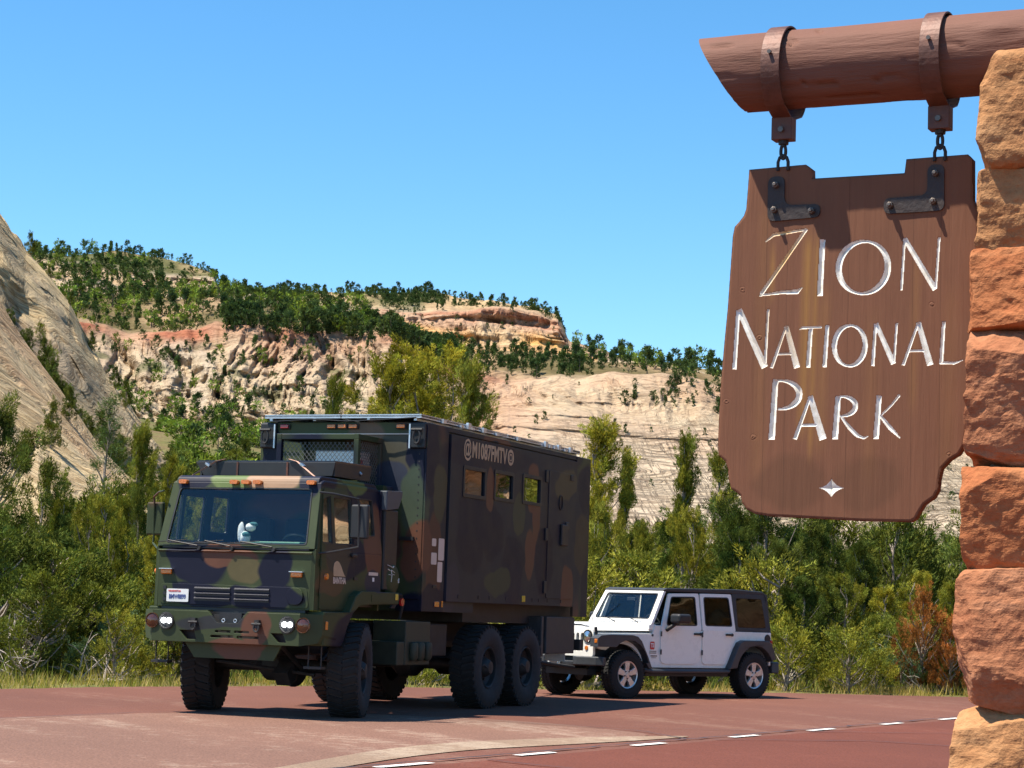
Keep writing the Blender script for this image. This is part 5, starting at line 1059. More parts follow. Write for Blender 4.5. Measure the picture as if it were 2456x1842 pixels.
# --- camper box
BX0, BX1, BY, BT = -1.53, -7.70, 1.23, 3.77
bxm = MB(); bxm.box(BX1, BX0, -BY + .02, BY - .03, 1.46, BT); bxm = bxm.build('camper_body', M['camo_box'], truck, bevel=.012)
for s in (-1, 1):
    MB().box(-2.22, BX0 - .002, min(s * 1.19, s * 1.232), max(s * 1.19, s * 1.232), 1.31, BT - .01).build('end_frame', M['camo_box'], bxm, bevel=.006)
    m = MB(); m.box(BX1 + .002, -7.08, min(s * 1.19, s * 1.232), max(s * 1.19, s * 1.232), 1.30, BT - .01); m.build('end_frame', M['camo_box'], bxm, bevel=.006)
    MB().box(-7.08, -2.22, min(s * 1.19, s * 1.226), max(s * 1.19, s * 1.226), 3.70, BT - .012).build('top_rail', M['camo_box'], bxm)
MB().box(-3.28, -1.55, -1.15, 1.205, 1.31, 1.458).build('under_skirt', M['camo_box'], bxm); MB().box(-7.68, -3.4, -1.0, 1.0, 1.18, 1.455).build('sub_frame', M['dark_metal'], bxm)
slh = [rrect(-3.44, -2.72, 2.90, 3.26, .02, 2), rrect(-4.46, -3.80, 2.92, 3.28, .02, 2), rrect(-5.54, -4.86, 2.93, 3.30, .02, 2)]
sp_ = MB(); sp_.prism(rrect(-7.05, -2.26, 1.45, 3.675, .01, 2), XZ, 1.19, 1.252, slh); slide = sp_.build('slide_out_panel', M['camo_box'], truck, bevel=.006)
for i, h in enumerate(slh):
    u0, u1 = min(p[0] for p in h), max(p[0] for p in h); v0, v1 = min(p[1] for p in h), max(p[1] for p in h)
    w_ = MB().prism(h, XZ, 1.226, 1.232).build('camper_window', M['rv_glass'], slide); MB().prism(rrect(u0 - .035, u1 + .035, v0 - .035, v1 + .035, .03), XZ, 1.252, 1.262, [rrect(u0 + .015, u1 - .015, v0 + .015, v1 - .015, .02)]).build('window_frame', M['black'], w_, bevel=.002)
dd_ = MB(); dd_.prism(rrect(-6.98, -5.86, 1.56, 3.46, .04), XZ, 1.2525, 1.262); door_ = dd_.build('camper_door', M['camo_box'], slide, bevel=.003)
for (u, v) in ((-5.76, 3.36), (-5.80, 2.50), (-5.80, 1.72)): MB().box(u - .05, u + .05, 1.252, 1.275, v - .09, v + .09).build('door_hinge', M['black'], slide, bevel=.006)
MB().box(-6.62, -6.36, 1.262, 1.30, 2.36, 2.68).box(-6.70, -6.55, 1.262, 1.29, 2.60, 2.72).build('door_latch', M['black'], door_, bevel=.02)
MB().box(-6.87, -6.74, 1.262, 1.275, 3.36, 3.45).build('door_vent', M['black'], door_, bevel=.01); torus(m := MB(), (-6.35, 1.27, 3.0), .07, .11, .008, 'xz'); m.build('grab_ring', M['dark_metal'], door_)
for u in (-2.66, -3.35, -3.74, -4.35, -5.35, -5.6, -5.95, -6.5): MB().box(u - .02, u + .02, 1.252, 1.258, 1.50, 1.55).build('panel_fastener', M['dark_metal'], slide)
MB().box(-5.05, -4.93, 1.252, 1.262, 1.49, 1.58).build('side_reflector', M['yellow'], slide, bevel=.004)
MB().box(-2.07, -1.93, 1.232, 1.244, 1.375, 1.445).build('side_marker', M['amber'], bxm, bevel=.006); MB().box(-2.19, -2.15, 1.232, 1.24, 1.375, 1.455).build('side_reflector', M['amber'], bxm)
for (a, b, c, d) in ((-1.92, -1.79, 2.165, 2.265), (-2.18, -2.0, 1.985, 2.275), (-1.95, -1.78, 1.925, 2.08), (-2.14, -1.99, 1.70, 1.965)): MB().prism(rrect(a, b, c, d, .02), XZ, 1.232, 1.235).build('pale_patch', M['tape'], bxm)
MB().box(-1.97, -1.85, 1.232, 1.242, 1.62, 1.66).build('vent', M['black'], bxm, bevel=.008)
text_mesh('box_lettering', 'M1087FMTV', .29, face_mx((-3.575, 1.2535, 3.515), (-1, 0, 0), (0, 0, 1), .80, 1.02), M['tan_decal'], slide, .001, .009, 1.03)
text_mesh('at_sign', '@', .27, face_mx((-2.80, 1.2535, 3.525), (-1, 0, 0), (0, 0, 1), .95, 1.15), M['tan_decal'], slide, .001, .004)
m = MB(); m.prism([(-4.345 + .115 * math.cos(a), 3.525 + .115 * math.sin(a)) for a in [k * math.pi / 16 for k in range(32)]], XZ, 1.2525, 1.2545, [rrect(-4.41, -4.28, 3.455, 3.595, .035)]); m.prism(rrect(-4.392, -4.298, 3.472, 3.578, .028), XZ, 1.2525, 1.2545, [[(-4.345 + .033 * math.cos(a), 3.522 + .036 * math.sin(a)) for a in [k * math.pi / 8 for k in range(16)]]]); m.build('camera_icon', M['tan_decal'], slide)
# front of box
for y, mt in ((-.86, 'red_lens'), (-.16, 'amber'), (.0, 'amber'), (.16, 'amber'), (.86, 'amber')):
    q = MB().box(BX0, BX0 + .03, y - .075, y + .075, 3.675, 3.745).build('front_marker_lamp', M['dark_metal'], bxm, bevel=.008); MB().box(BX0 + .03, BX0 + .05, y - .06, y + .06, 3.685, 3.735).build('lens', M[mt], q, bevel=.008)
MB().box(BX0, BX0 + .012, -1.0, 1.02, 3.605, 3.618).build('drip_rail', M['tape'], bxm)
for s in (-1, 1):
    MB().box(BX0, BX0 + .05, min(s * .98, s * 1.22), max(s * .98, s * 1.22), 3.42, 3.76).build('corner_casting', M['black'], bxm, bevel=.02); MB().box(BX0 + .05, BX0 + .06, s * 1.0 - .01, s * 1.0 + .01, 3.42, 3.74).build('casting_edge', M['alu'], bxm)
    m = MB(); torus(m, (BX0 + .10, s * 1.12, 3.57), .05, .09, .016, 'yz', 18, 6); m.cyl((BX0 + .10, s * 1.12 - .08, 3.66), (BX0 + .10, s * 1.12 + .08, 3.66), .02, seg=8); m.build('lifting_shackle', M['dark_metal'], bxm)
rv = MB()
for k in range(22): rv.cyl((BX0, 1.13, 1.55 + k * .1), (BX0 + .008, 1.13, 1.55 + k * .1), .012, seg=6)
for k in range(22): rv.cyl((BX0, -1.13, 1.55 + k * .1), (BX0 + .008, -1.13, 1.55 + k * .1), .012, seg=6)
o = rv.build('rivets', M['dark_metal'], bxm); MB().box(BX0, BX0 + .006, 1.10, 1.20, 1.5, 3.42).build('corner_flange', M['camo_box'], bxm)
MB().box(BX0, BX0 + .05, .90, 1.10, 2.22, 2.27).build('grab_handle', M['black'], bxm)
# AC cage
cg = MB(); c0, c1, cy, cz0, cz1 = BX0, -.81, .56, 2.93, 3.55; t = .035
for y in (-cy, cy):
    for x in (c0 + t, c1 - t): cg.box(x - t, x + t, y - t, y + t, cz0, cz1 - 2 * t - .002)
    cg.box(c0, c1, y - t, y + t, cz1 - 2 * t, cz1)
cg.box(c1 - 2 * t, c1 - .003, -cy + t, cy - t, cz1 - 2 * t, cz1 - .003).box(c1 - 2 * t, c1 - .003, -cy + t, cy - t, cz0, cz0 + .05)
cg.box(c0, c1 - 2 * t, -cy + t, cy - t, cz1 - .02, cz1 - .004)
M['grey_wire'] = pbr('dull_grey_wire', (.15, .145, .13), .6, .3)
cage = cg.build('guard_cage', M['camo_box'], truck, bevel=.005)
ms = MB()
def mesh_panel(ms, fn, u0, u1, v0, v1, cw_=.062, chh=.036, r=.0045):
    nu = int((u1 - u0) / cw_); nv_ = int((v1 - v0) / chh)
    for i in range(-nv_, nu + nv_):
        for sg in (1, -1):
            pts_ = []
            ua = u0 + i * cw_; 
            for j in range(nv_ + 1):
                u = ua + sg * (j if sg > 0 else j - nv_) * cw_ / 2 * (1 if sg > 0 else 1); 
                v = v0 + j * chh
                if sg < 0: u = ua - (j) * cw_ / 2 + nv_ * cw_ / 2
                if u0 <= u <= u1: pts_.append(fn(u, v))
            if len(pts_) >= 2: ms.tube([pts_[0], pts_[-1]], r, 4, caps=False)
mesh_panel(ms, lambda u, v: (c1 - .045, u, v), -cy + t, cy - t, cz0 + .05, cz1 - 2 * t); mesh_panel(ms, lambda u, v: (u, cy - .01, v), c0 + 2 * t, c1 - 2 * t, cz0, cz1 - 2 * t)
ms.build('wire_mesh', M['grey_wire'], cage)
ac = MB().box(-1.45, -1.05, -.15, .46, 2.98, 3.36).build('air_conditioner', M['alu'], truck, bevel=.02); MB().box(-1.40, -1.10, .4605, .466, 3.0, 3.33).build('cover', M['tape'], ac); MB().box(-1.22, -1.10, .4665, .47, 3.12, 3.24).build('red_label', M['ink_red'], ac)
MB().box(-1.5, -.95, -.5, -.2, 2.95, 3.18).build('cooling_fan_box', M['black'], truck, bevel=.02)
MB().box(-1.05, -.97, -.1, .1, 3.0, 3.06).build('red_fitting', M['ink_red'], ac)
MB().box(-1.52, -1.25, .58, .76, 2.74, 2.92).build('small_junction_box', M['camo_box'], truck, bevel=.01)
MB().box(-1.52, -.70, -.9, .62, 2.82, 2.93).build('cage_shelf', M['camo_box'], cage)
# roof solar panels
spn = empty('solar_array', truck.matrix_world @ Vector((-1.45, 0, BT)), -1.9626, 'flat solar panels in aluminium frames on the camper box roof', 'solar panel')
for k in range(4):
    a, b = -.0 - k * 1.49, -.0 - k * 1.49 - 1.45
    for yy in ((-1.14, -.01), (.01, 1.17)):
        q = MB().box(b, a, yy[0], yy[1], .06, .085).build('panel_glass', M['solar'], spn); fr2 = MB(); fr2.box(b, b + .03, yy[0], yy[1], .045, .095).box(a - .03, a, yy[0], yy[1], .045, .095).box(b + .03, a - .03, yy[0], yy[0] + .03, .045, .095).box(b + .03, a - .03, yy[1] - .03, yy[1], .045, .095); fr2.build('frame', M['alu'], q)
m = MB()
for y in (-1.05, -.4, .4, 1.08): m.box(-5.95, -.01, y - .02, y + .02, .012, .045)
m.build('mounting_rail', M['alu'], spn); m = MB(); m.tube([(.03, -1.05, .0), (.04, -.4, .03), (.03, .1, .005), (.04, .6, .02), (.02, 1.1, .05)], .008, 5); m.build('cable', M['black'], spn)
rr = random.Random(4)
for k in range(13): x = -rr.uniform(.3, 5.9); MB().box(x - .05, x + .05, 1.175, 1.21, .03, rr.uniform(.06, .12)).build('clamp', M['alu'], spn)
# rear
for (a, b, c, d) in ((-7.24, -6.06, .74, 1.29), (-5.95, -5.86, .70, 1.29)): MB().box(a, b, .62, 1.21, c, d).build('rear_locker', M['hardtop'], truck, bevel=.012)
MB().box(-7.24, -6.06, -1.2, -.55, .74, 1.29).build('rear_locker', M['hardtop'], truck, bevel=.012)
MB().box(-7.82, -7.66, -1.15, 1.15, .78, .95).build('rear_crossbar', M['dark_metal'], truck, bevel=.01)
rp = MB().prism(rrect(.50, .84, .60, .77, .01), YZ, -7.84, -7.83).build('rear_plate', M['plate'], truck)
MB().box(-7.80, -7.72, .80, 1.0, .98, 1.12).build('tail_lamp', M['red_lens'], truck, bevel=.01)
hose = MB().tube([(-7.7, .2, .95), (-8.0, .3, .7), (-8.3, .15, .62)], .02, 6).build('safety_cable', M['dark_metal'], truck, smooth=True)
# ------------------------------------------------------------------ white four door off-road car
jeep = empty('offroad_car', (2.6304, 36.6815, 0), -2.4255, 'white four door off-road car with black hardtop towed behind the truck', 'car'); W_ = M['white']
bpy.context.view_layer.update()
def arch(cx, cz, r, a0, a1, n=10, sx=1.0): return [(cx + sx * r * math.cos(rad(a0 + (a1 - a0) * k / n)), cz + r * math.sin(rad(a0 + (a1 - a0) * k / n))) for k in range(n + 1)]
FXc, RXc, WR = 1.52, -1.53, .395
# tub sides
for s in (1, -1):
    fn = lambda u, v, t, s=s: (u, s * (.775 - t), v)
    tub = [(.80, .50), (.80, 1.17), (-2.03, 1.13), (-2.04, .62)] + [(-2.0, .62)] + arch(RXc, .42, .50, 25, 165, 10)[0:] + [(-2.02 + 1.0, .50)]
    tub = [(.98, .50), (.86, .60), (.84, 1.20), (.70, 1.20), (.66, 1.135), (-2.03, 1.125), (-2.04, .66)] + arch(RXc, .42, .50, 28, 180, 10)[::1]
    tub = [(.98, .50), (.90, 1.06), (.84, 1.20), (.68, 1.20), (.66, 1.135), (-2.03, 1.125), (-2.04, .66)] + [(RXc - .50 * math.cos(rad(a)), .42 + .50 * math.sin(rad(a))) for a in range(25, 171, 12)] + [(-1.03, .50)]
    MB().prism(tub, fn, 0, .10).build('body_side', W_, jeep, bevel=.012)
    # cowl and front fender side under the hood
    fs_ = [(.90, .55), (.90, 1.06), (1.98, 1.045), (2.02, .98), (1.98, .80), (1.90, .78)] + [(FXc + .46 * math.cos(rad(a)), .42 + .46 * math.sin(rad(a))) for a in range(50, 170, 12)]
    MB().prism(fs_, lambda u, v, t, s=s: (u, s * ((.775 - (u - .9) * .16) - t), v), 0, .06).build('front_fender', W_, jeep, bevel=.01)
    # flares
    fo = [(2.24, .83), (2.235, .97), (2.16, 1.015), (1.95, 1.03), (1.45, 1.03), (1.33, 1.005), (1.24, .93), (1.10, .70), (.99, .49), (1.06, .49)]
    fi = [(FXc + .46 * math.cos(rad(a)), .45 + .50 * math.sin(rad(a))) for a in (178, 165, 150, 135, 120, 105, 90, 75, 62, 50)]
    f = MB().prism(fo + [(1.13, .58)] + fi[1:] + [(1.90, .83)], lambda u, v, t, s=s: (u, s * t, v), .70, .885).build('fender_flare', M['flare'], jeep, bevel=.02, seg=3)
    MB().box(2.19, 2.245, min(s * .80, s * .87), max(s * .80, s * .87), .885, .955).build('side_marker', M['amber'], f, bevel=.01)
    ro = [(-.86, .49), (-.93, .60), (-1.06, .84), (-1.13, .945), (-1.24, .985), (-1.84, .985), (-1.93, .94), (-1.99, .82), (-2.055, .66), (-1.99, .66)]
    ri = [(RXc - .47 * math.cos(rad(a)), .42 + .47 * math.sin(rad(a))) for a in range(25, 171, 12)]
    MB().prism(ro + ri, lambda u, v, t, s=s: (u, s * t, v), .74, .89).build('fender_flare', M['flare'], jeep, bevel=.02, seg=3)
    # rocker, step
    MB().tube([(1.08, s * .79, .47), (.98, s * .86, .45), (-.86, s * .86, .45), (-.95, s * .79, .47)], .038, 8).build('side_step', M['flare'], jeep, smooth=True)
    MB().box(-.98, 1.0, min(s * .66, s * .74), max(s * .66, s * .74), .36, .50).build('rocker', M['black'], jeep)
    # doors
    def hw2(z): return .79 if z < 1.13 else .79 - (z - 1.13) * .13
    for (nm, o1, hole) in (('front_door', [(.71, .60), (.72, 1.13), (.485, 1.735), (-.24, 1.755), (-.255, 1.13), (-.255, .80), (-.20, .66), (-.10, .565), (.62, .565)], [(.585, 1.20), (.43, 1.685), (-.155, 1.70), (-.165, 1.205)]),
                           ('rear_door', [(-.285, .60), (-.285, 1.13), (-.275, 1.755), (-1.05, 1.765), (-1.10, 1.13), (-1.06, .92), (-.92, .68), (-.86, .565), (-.34, .565)], [(-.355, 1.21), (-.35, 1.70), (-.98, 1.71), (-1.03, 1.21)])):
        fd = lambda u, v, t, s=s: (u, s * (hw2(v) + .004 - t), v)
        # lower solid and upper frame share one mesh through a split at the belt
        lowp = [p for p in o1 if p[1] <= 1.131]; k0 = [p for p in o1 if p[1] > 1.131]
        d = MB(); d.prism(rpoly(lowp, .05), fd, 0, .03)
        bl = [p for p in o1 if abs(p[1] - 1.13) < .002]; xs_ = sorted([p[0] for p in bl]); upf = [(xs_[-1], 1.128)] + k0 + [(xs_[0], 1.128)]
        d.prism(rpoly(upf, .03), lambda u, v, t, fd=fd: fd(u, v, t - .001), 0, .03, [rpoly(hole, .05)])
        dk = d.build(nm, W_, jeep, bevel=.007)
        wn = MB().prism(rpoly(hole, .05), fd, .012, .017).build('window', M['tint'], dk); cx_, cz_ = sum(p[0] for p in hole) / 4, sum(p[1] for p in hole) / 4
        MB().prism(rpoly(hole, .05), fd, -.003, .010, [rpoly([(cx_ + (u - cx_) * .945, cz_ + (v - cz_) * .93) for u, v in hole], .05)]).build('window_seal', M['black'], wn)
        hx = -.15 if nm == 'front_door' else -.93; yh = s * .795
        MB().box(hx - .085, hx + .085, min(yh, yh + s * .035), max(yh, yh + s * .035), 1.055, 1.09).cyl((hx - .07, yh, 1.072), (hx - .07, yh + s * .03, 1.072), .026).build('door_handle', M['black'], dk, bevel=.008)
        hx = .715 if nm == 'front_door' else -.27
        for z in (.72, 1.02): MB().box(hx - .012, hx + .012, min(yh, yh + s * .02), max(yh, yh + s * .02), z, z + .085).build('hinge', M['flare'], dk, bevel=.004)
    # mirror
    m = MB(); m.box(.30, .60, min(s * .87, s * 1.10), max(s * .87, s * 1.10), 1.24, 1.40); mo = m.build('mirror', M['black'], jeep, bevel=.045, seg=4); MB().tube([(.58, s * .79, 1.13), (.56, s * .86, 1.17), (.50, s * .95, 1.25)], [.04, .035, .03], 8).build('mirror_stalk', M['black'], mo, smooth=True)
    # hood latch, fuel door etc
    MB().obox((2.02, s * .60, 1.085), (.05, .03, .12), Matrix.Rotation(.2, 3, 'Y')).build('hood_latch', M['black'], jeep, bevel=.01)
    MB().box(-2.06, -2.0, min(s * .70, s * .79), max(s * .70, s * .79), .80, 1.0).build('tail_lamp', M['red_lens'], jeep, bevel=.015)
    # hardtop side
    MB().prism([(-1.10, 1.13), (-1.07, 1.79), (-1.93, 1.79), (-2.03, 1.13)], lambda u, v, t, s=s: (u, s * (.775 - (v - 1.13) * .10 - t), v), 0, .04, [rpoly([(-1.19, 1.20), (-1.17, 1.70), (-1.82, 1.70), (-1.90, 1.20)], .04)]).build('hardtop_side', M['hardtop'], jeep, bevel=.012)
    MB().prism(rpoly([(-1.19, 1.20), (-1.17, 1.70), (-1.82, 1.70), (-1.90, 1.20)], .04), lambda u, v, t, s=s: (u, s * (.775 - (v - 1.13) * .10 - t), v), .004, .01).build('rear_side_window', M['rear_tint'], jeep)
MB().prism([(.58, 1.765), (.60, 1.795), (.50, 1.825), (-1.2, 1.855), (-1.85, 1.835), (-1.95, 1.78)], XZ, -.715, .715).build('hardtop_roof', M['hardtop'], jeep, bevel=.03, seg=3)
MB().prism([(-1.95, 1.79), (-1.91, 1.79), (-2.0, 1.13), (-2.04, 1.13)], XZ, -.73, .73).build('hardtop_rear', M['hardtop'], jeep); MB().box(-2.04, -1.99, -.77, .77, .55, 1.13).build('tailgate', W_, jeep, bevel=.02)
# windshield frame
fw_ = lambda u, v, t: (.93 - (v - 1.20) * .60 - t, u, v)
wh = rpoly([(-.655, 1.30), (-.615, 1.735), (.615, 1.735), (.655, 1.30)], .04)
MB().prism(rpoly([(-.765, 1.195), (-.70, 1.80), (.70, 1.80), (.765, 1.195)], .04), fw_, 0, .06, [wh]).build('windshield_frame', W_, jeep, bevel=.012); wj = MB().prism(wh, fw_, .01, .016).build('windshield', M['ws_glass'], jeep)
MB().prism(wh, fw_, -.003, .008, [[(u * .975, 1.5175 + (v - 1.5175) * .93) for u, v in wh]]).build('windshield_seal', M['black'], wj)
MB().box(.64, .655, .50, .60, 1.66, 1.71).build('windshield_sticker', M['plate'], wj) if 0 else None
for y0, dy in ((-.05, -.48), (.50, -.46)):
    m = MB(); a = Vector((.98, y0, 1.225)); b = Vector((.935, y0 + dy * .45, 1.30)); m.tube([a, a + Vector((.01, 0, .03)), b], .009, 5).tube([b + Vector((0, -.24, .0)), b + Vector((-.012, .22, .02))], .007, 5); m.build('wiper', M['black'], jeep)
# hood
hv = []; nx2, ny2 = 12, 12
for i in range(nx2 + 1):
    x = .86 + (2.06 - .86) * i / nx2; wd_ = .765 - (x - .86) * .165
    for j in range(ny2 + 1):
        u = -1 + 2 * j / ny2; ed = max(0, abs(u) - .78) / .22; z = 1.215 - (x - .86) * .015 - ed ** 2.2 * .11 + (.018 if abs(u) < .52 else 0) - (max(0, x - 1.95) / .11) ** 2 * .03; hv.append((x, u * wd_, z))
m = MB(); m.add(hv, [(i * (ny2 + 1) + j, (i + 1) * (ny2 + 1) + j, (i + 1) * (ny2 + 1) + j + 1, i * (ny2 + 1) + j + 1) for i in range(nx2) for j in range(ny2)]); hood = m.build('hood', W_, jeep, smooth=True)
MB().prism([(.88, -.70), (.88, .70), (2.0, .52), (2.0, -.52)], XY, .98, 1.08).build('hood_side', W_, jeep, bevel=.03)
MB().box(.80, .96, -.76, .76, 1.12, 1.215).build('cowl', W_, jeep, bevel=.015)
# grille
gs = [rrect(y - .032, y + .032, .74, 1.04, .03, 3) for y in [(-3 + k) * .108 for k in range(7)]]
gl_ = MB(); gl_.prism(rpoly([(-.60, .66), (-.585, 1.08), (-.50, 1.165), (.50, 1.165), (.585, 1.08), (.60, .66)], .05), lambda u, v, t: (2.075 - max(0, v - .95) * .12 - t, u, v), 0, .05, gs); grl = gl_.build('grille', W_, jeep, bevel=.01)
MB().box(1.99, 2.01, -.5, .5, .68, 1.10).build('grille_backing', M['black'], grl)
for y in (-.465, .465):
    h = MB().lathe([(0, 2.06), (.095, 2.075), (.108, 2.085), (.112, 2.05)], (0, y, .985), 'x', 26).build('headlight', M['black'], jeep, smooth=True); MB().lathe([(0, 2.105), (.05, 2.10), (.088, 2.083)], (0, y, .985), 'x', 24).build('lens', M['clear'], h, smooth=True)
    MB().lathe([(0, 2.09), (.035, 2.088), (.042, 2.06)], (0, y - .02 * (1 if y > 0 else -1), .80), 'x', 18).build('turn_signal', M['amber'], jeep, smooth=True)
# bumpers
fbmp = MB().box(2.05, 2.27, -.34, .34, .50, .585).build('front_bumper', M['black'], jeep, bevel=.02)  # centre coloured black in place of the truck's shadow on it
for s in (-1, 1): MB().prism([(2.0, s * .342), (2.0, s * .60), (2.02, s * .86), (2.12, s * .90), (2.20, s * .80), (2.29, s * .42), (2.29, s * .342)], XY, .52, .665).build('bumper_end', M['flare'], fbmp, bevel=.02, seg=3)
MB().prism([(-2.04, -.80), (-2.04, .80), (-2.16, .86), (-2.26, .70), (-2.28, -.70), (-2.16, -.86)], XY, .42, .62).build('rear_bumper', M['flare'], jeep, bevel=.025)
p_ = MB().prism(rrect(-.26, .04, .505, .61, .01), YZ, 2.275, 2.282).build('license_plate', M['plate'], jeep); text_mesh('plate_number', 'A83 7VK', .06, face_mx((2.3435, -.25, .555), (0, 1, 0), (0, 0, 1), .9, 1), M['ink_dark'], p_, .0005, .001) if 0 else None
for k in range(5): MB().box(2.2825, 2.284, -.22, .0, .535, .58).build('plate_print', M['ink_dark'], p_) if k == 0 else None
for y in (-.50, .02):
    m = MB(); torus(m, (2.29, y, .555), .03, .04, .011, 'yz', 14, 6); m.build('tow_shackle', M['steel'], jeep)
# badges, text
b_ = MB().prism(rrect(.845, .945, .80, .93, .02), lambda u, v, t: (u, .777 + t, v), 0, .002).build('red_badge', M['ink_red'], jeep); text_mesh('badge_letters', 'TS', .085, face_mx((.895, .7805, .865), (-1, 0, 0), (0, 0, 1), .8, 1.1), M['plate'], b_, .0005, .003)
for (z, h, a, b) in ((.765, .012, .80, .955), (.735, .014, .80, .955), (.685, .018, .78, .93), (.66, .008, .80, .91)): MB().box(a, b, .776, .779, z, z + h).build('decal_stripe', M['ink_dark'], jeep)
MB().cyl((.895, .775, 1.035), (.895, .782, 1.035), .022, seg=12).build('antenna_base', M['flare'], jeep)
MB().cyl((-1.93, .775, 1.02), (-1.93, .787, 1.02), .075, seg=24).build('fuel_door', M['black'], jeep, bevel=.006)
MB().tube([(.96, -.62, 1.2), (.90, -.60, 1.9)], .006, 5).build('antenna', M['black'], jeep)
# interior
MB().box(-1.9, .8, -.70, .70, .52, .60).build('floor', M['black'], jeep); MB().prism([(.86, 1.22), (.60, 1.24), (.55, 1.0), (.8, .7)], XZ, -.70, .70).build('dashboard', M['seat'], jeep, bevel=.02)
for x, y in ((-.05, -.36), (-.05, .36), (-.95, -.36), (-.95, .36)):
    a = MB().box(x - .25, x + .25, y - .22, y + .22, .85, 1.0).build('seat', M['seat'], jeep, bevel=.05); MB().obox((x - .26, y, 1.22), (.13, .42, .55), Matrix.Rotation(rad(-10), 3, 'Y')).build('seat_back', M['seat'], a, bevel=.05); MB().obox((x - .33, y, 1.56), (.09, .24, .15), Matrix.Rotation(rad(-8), 3, 'Y')).build('headrest', M['seat'], a, bevel=.04)
m = MB(); torus(m, (0, 0, 0), .18, .18, .014, 'yz', 22, 6); sw2 = m.build('steering_wheel', M['seat'], jeep); sw2.location = (.48, .36, 1.20); sw2.rotation_euler = (0, rad(20), 0)
MB().box(.60, .64, -.12, .08, 1.60, 1.66).build('rear_view_mirror', M['black'], jeep, bevel=.01); m = MB()
for s in (-1, 1): m.tube([(.5, s * .62, 1.72), (-.28, s * .64, 1.74), (-1.0, s * .64, 1.74), (-1.8, s * .62, 1.1)], .03, 6).tube([(-.28, s * .66, 1.74), (-.28, s * .68, 1.1)], .03, 6)
m.build('roll_bar', M['seat'], jeep)
# underbody
m = MB()
for s in (-1, 1): m.box(-2.1, 2.0, s * .40 - .04, s * .40 + .04, .42, .52)
m.box(-1.2, .9, -.35, .35, .38, .50).tube([(FXc, -.75, .39), (FXc, .75, .39)], .045, 8).tube([(RXc, -.75, .39), (RXc, .75, .39)], .045, 8).lathe([(0, -.14), (.12, -.1), (.14, 0), (.12, .1), (0, .14)], (FXc, -.2, .37), 'x', 14).box(1.9, 2.1, -.5, .5, .36, .46); m.build('chassis', M['black'], jeep)
MB().box(.8, 2.0, -.48, .48, .55, 1.0).build('engine_bay', M['black'], jeep)
# wheels
jw = empty('wheel', (0, 0, 0)); jw.parent = jeep; R_, W2 = .395, .25
pr = [(.225, -.02), (.24, -.002), (.30, .010), (.36, .0), (.385, -.025), (.388, -W2 * .5), (.385, -W2 + .025), (.36, -W2), (.25, -W2), (.225, -W2 + .02)]
tire = MB(); tire.lathe(pr, (0, 0, 0), 'y', 48, True)
for k in range(44):
    a = 2 * math.pi * k / 44; Mx = Matrix.Rotation(-a, 3, 'Y')
    for yc in (-W2 * .16, -W2 * .5, -W2 * .84): tire.obox(Mx @ Vector((.391, yc, 0)), (.014, W2 * .24, .036), Mx @ Matrix.Rotation(.3, 3, 'X'))
    tire.obox(Mx @ Vector((.375, -.012, 0)), (.03, .02, .026), Mx)
tire.build('tyre', M['rubber'], jw)
rim = MB(); rim.lathe([(.228, -.02), (.222, -.004), (.205, -.012), (.20, -.06), (.195, -.16)], (0, 0, 0), 'y', 40)
rim_o = rim.build('rim', M['alloy'], jw, smooth=True)
for k in range(5):
    a = 2 * math.pi * k / 5 + math.pi / 2; c_, s_ = math.cos(a), math.sin(a); px_, pz_ = -s_, c_
    def P3(r, w_, y): return (r * c_ + px_ * w_, y, r * s_ + pz_ * w_)
    vs = [P3(.05, -.045, -.02), P3(.05, .045, -.02), P3(.13, -.045, -.014), P3(.13, .045, -.014), P3(.21, -.062, -.014), P3(.21, .062, -.014)] + [P3(.05, -.045, -.06), P3(.05, .045, -.06), P3(.13, -.045, -.06), P3(.13, .045, -.06), P3(.21, -.062, -.07), P3(.21, .062, -.07)]
    MB().add(vs, [(0, 1, 3, 2), (2, 3, 5, 4), (0, 2, 8, 6), (2, 4, 10, 8), (1, 7, 9, 3), (3, 9, 11, 5), (6, 8, 9, 7), (8, 10, 11, 9)]).build('spoke', M['alloy'], jw, bevel=.006)
MB().lathe([(0, -.004), (.035, -.006), (.04, -.014), (.075, -.018), (.08, -.06)], (0, 0, 0), 'y', 24).build('hub', M['alloy'], jw, smooth=True)
m = MB()
for k in range(5): a = 2 * math.pi * k / 5 + math.pi / 2 + .63; m.cyl((.062 * math.cos(a), -.03, .062 * math.sin(a)), (.062 * math.cos(a), -.006, .062 * math.sin(a)), .012, seg=6)
m.build('lug_nuts', M['dark_metal'], jw); MB().lathe([(0, -.10), (.17, -.10), (.17, -.13), (0, -.13)], (0, 0, 0), 'y', 24).build('brake_disc', M['dark_metal'], jw)
def put_jw(w_, x, y, side): w_.location = (x, y, .385); w_.rotation_euler = (0, 0, 0 if side > 0 else math.pi); w_.parent = jeep
put_jw(jw, FXc, .86, 1)
for x, y, s in ((RXc, .86, 1), (FXc, -.86, -1), (RXc, -.86, -1)): put_jw(copy_tree(jw, jeep), x, y, s)
sp = copy_tree(jw, jeep); sp.name = 'spare_wheel'; sp.location = (-2.27, 0, .95); sp.rotation_euler = (0, 0, math.pi / 2)
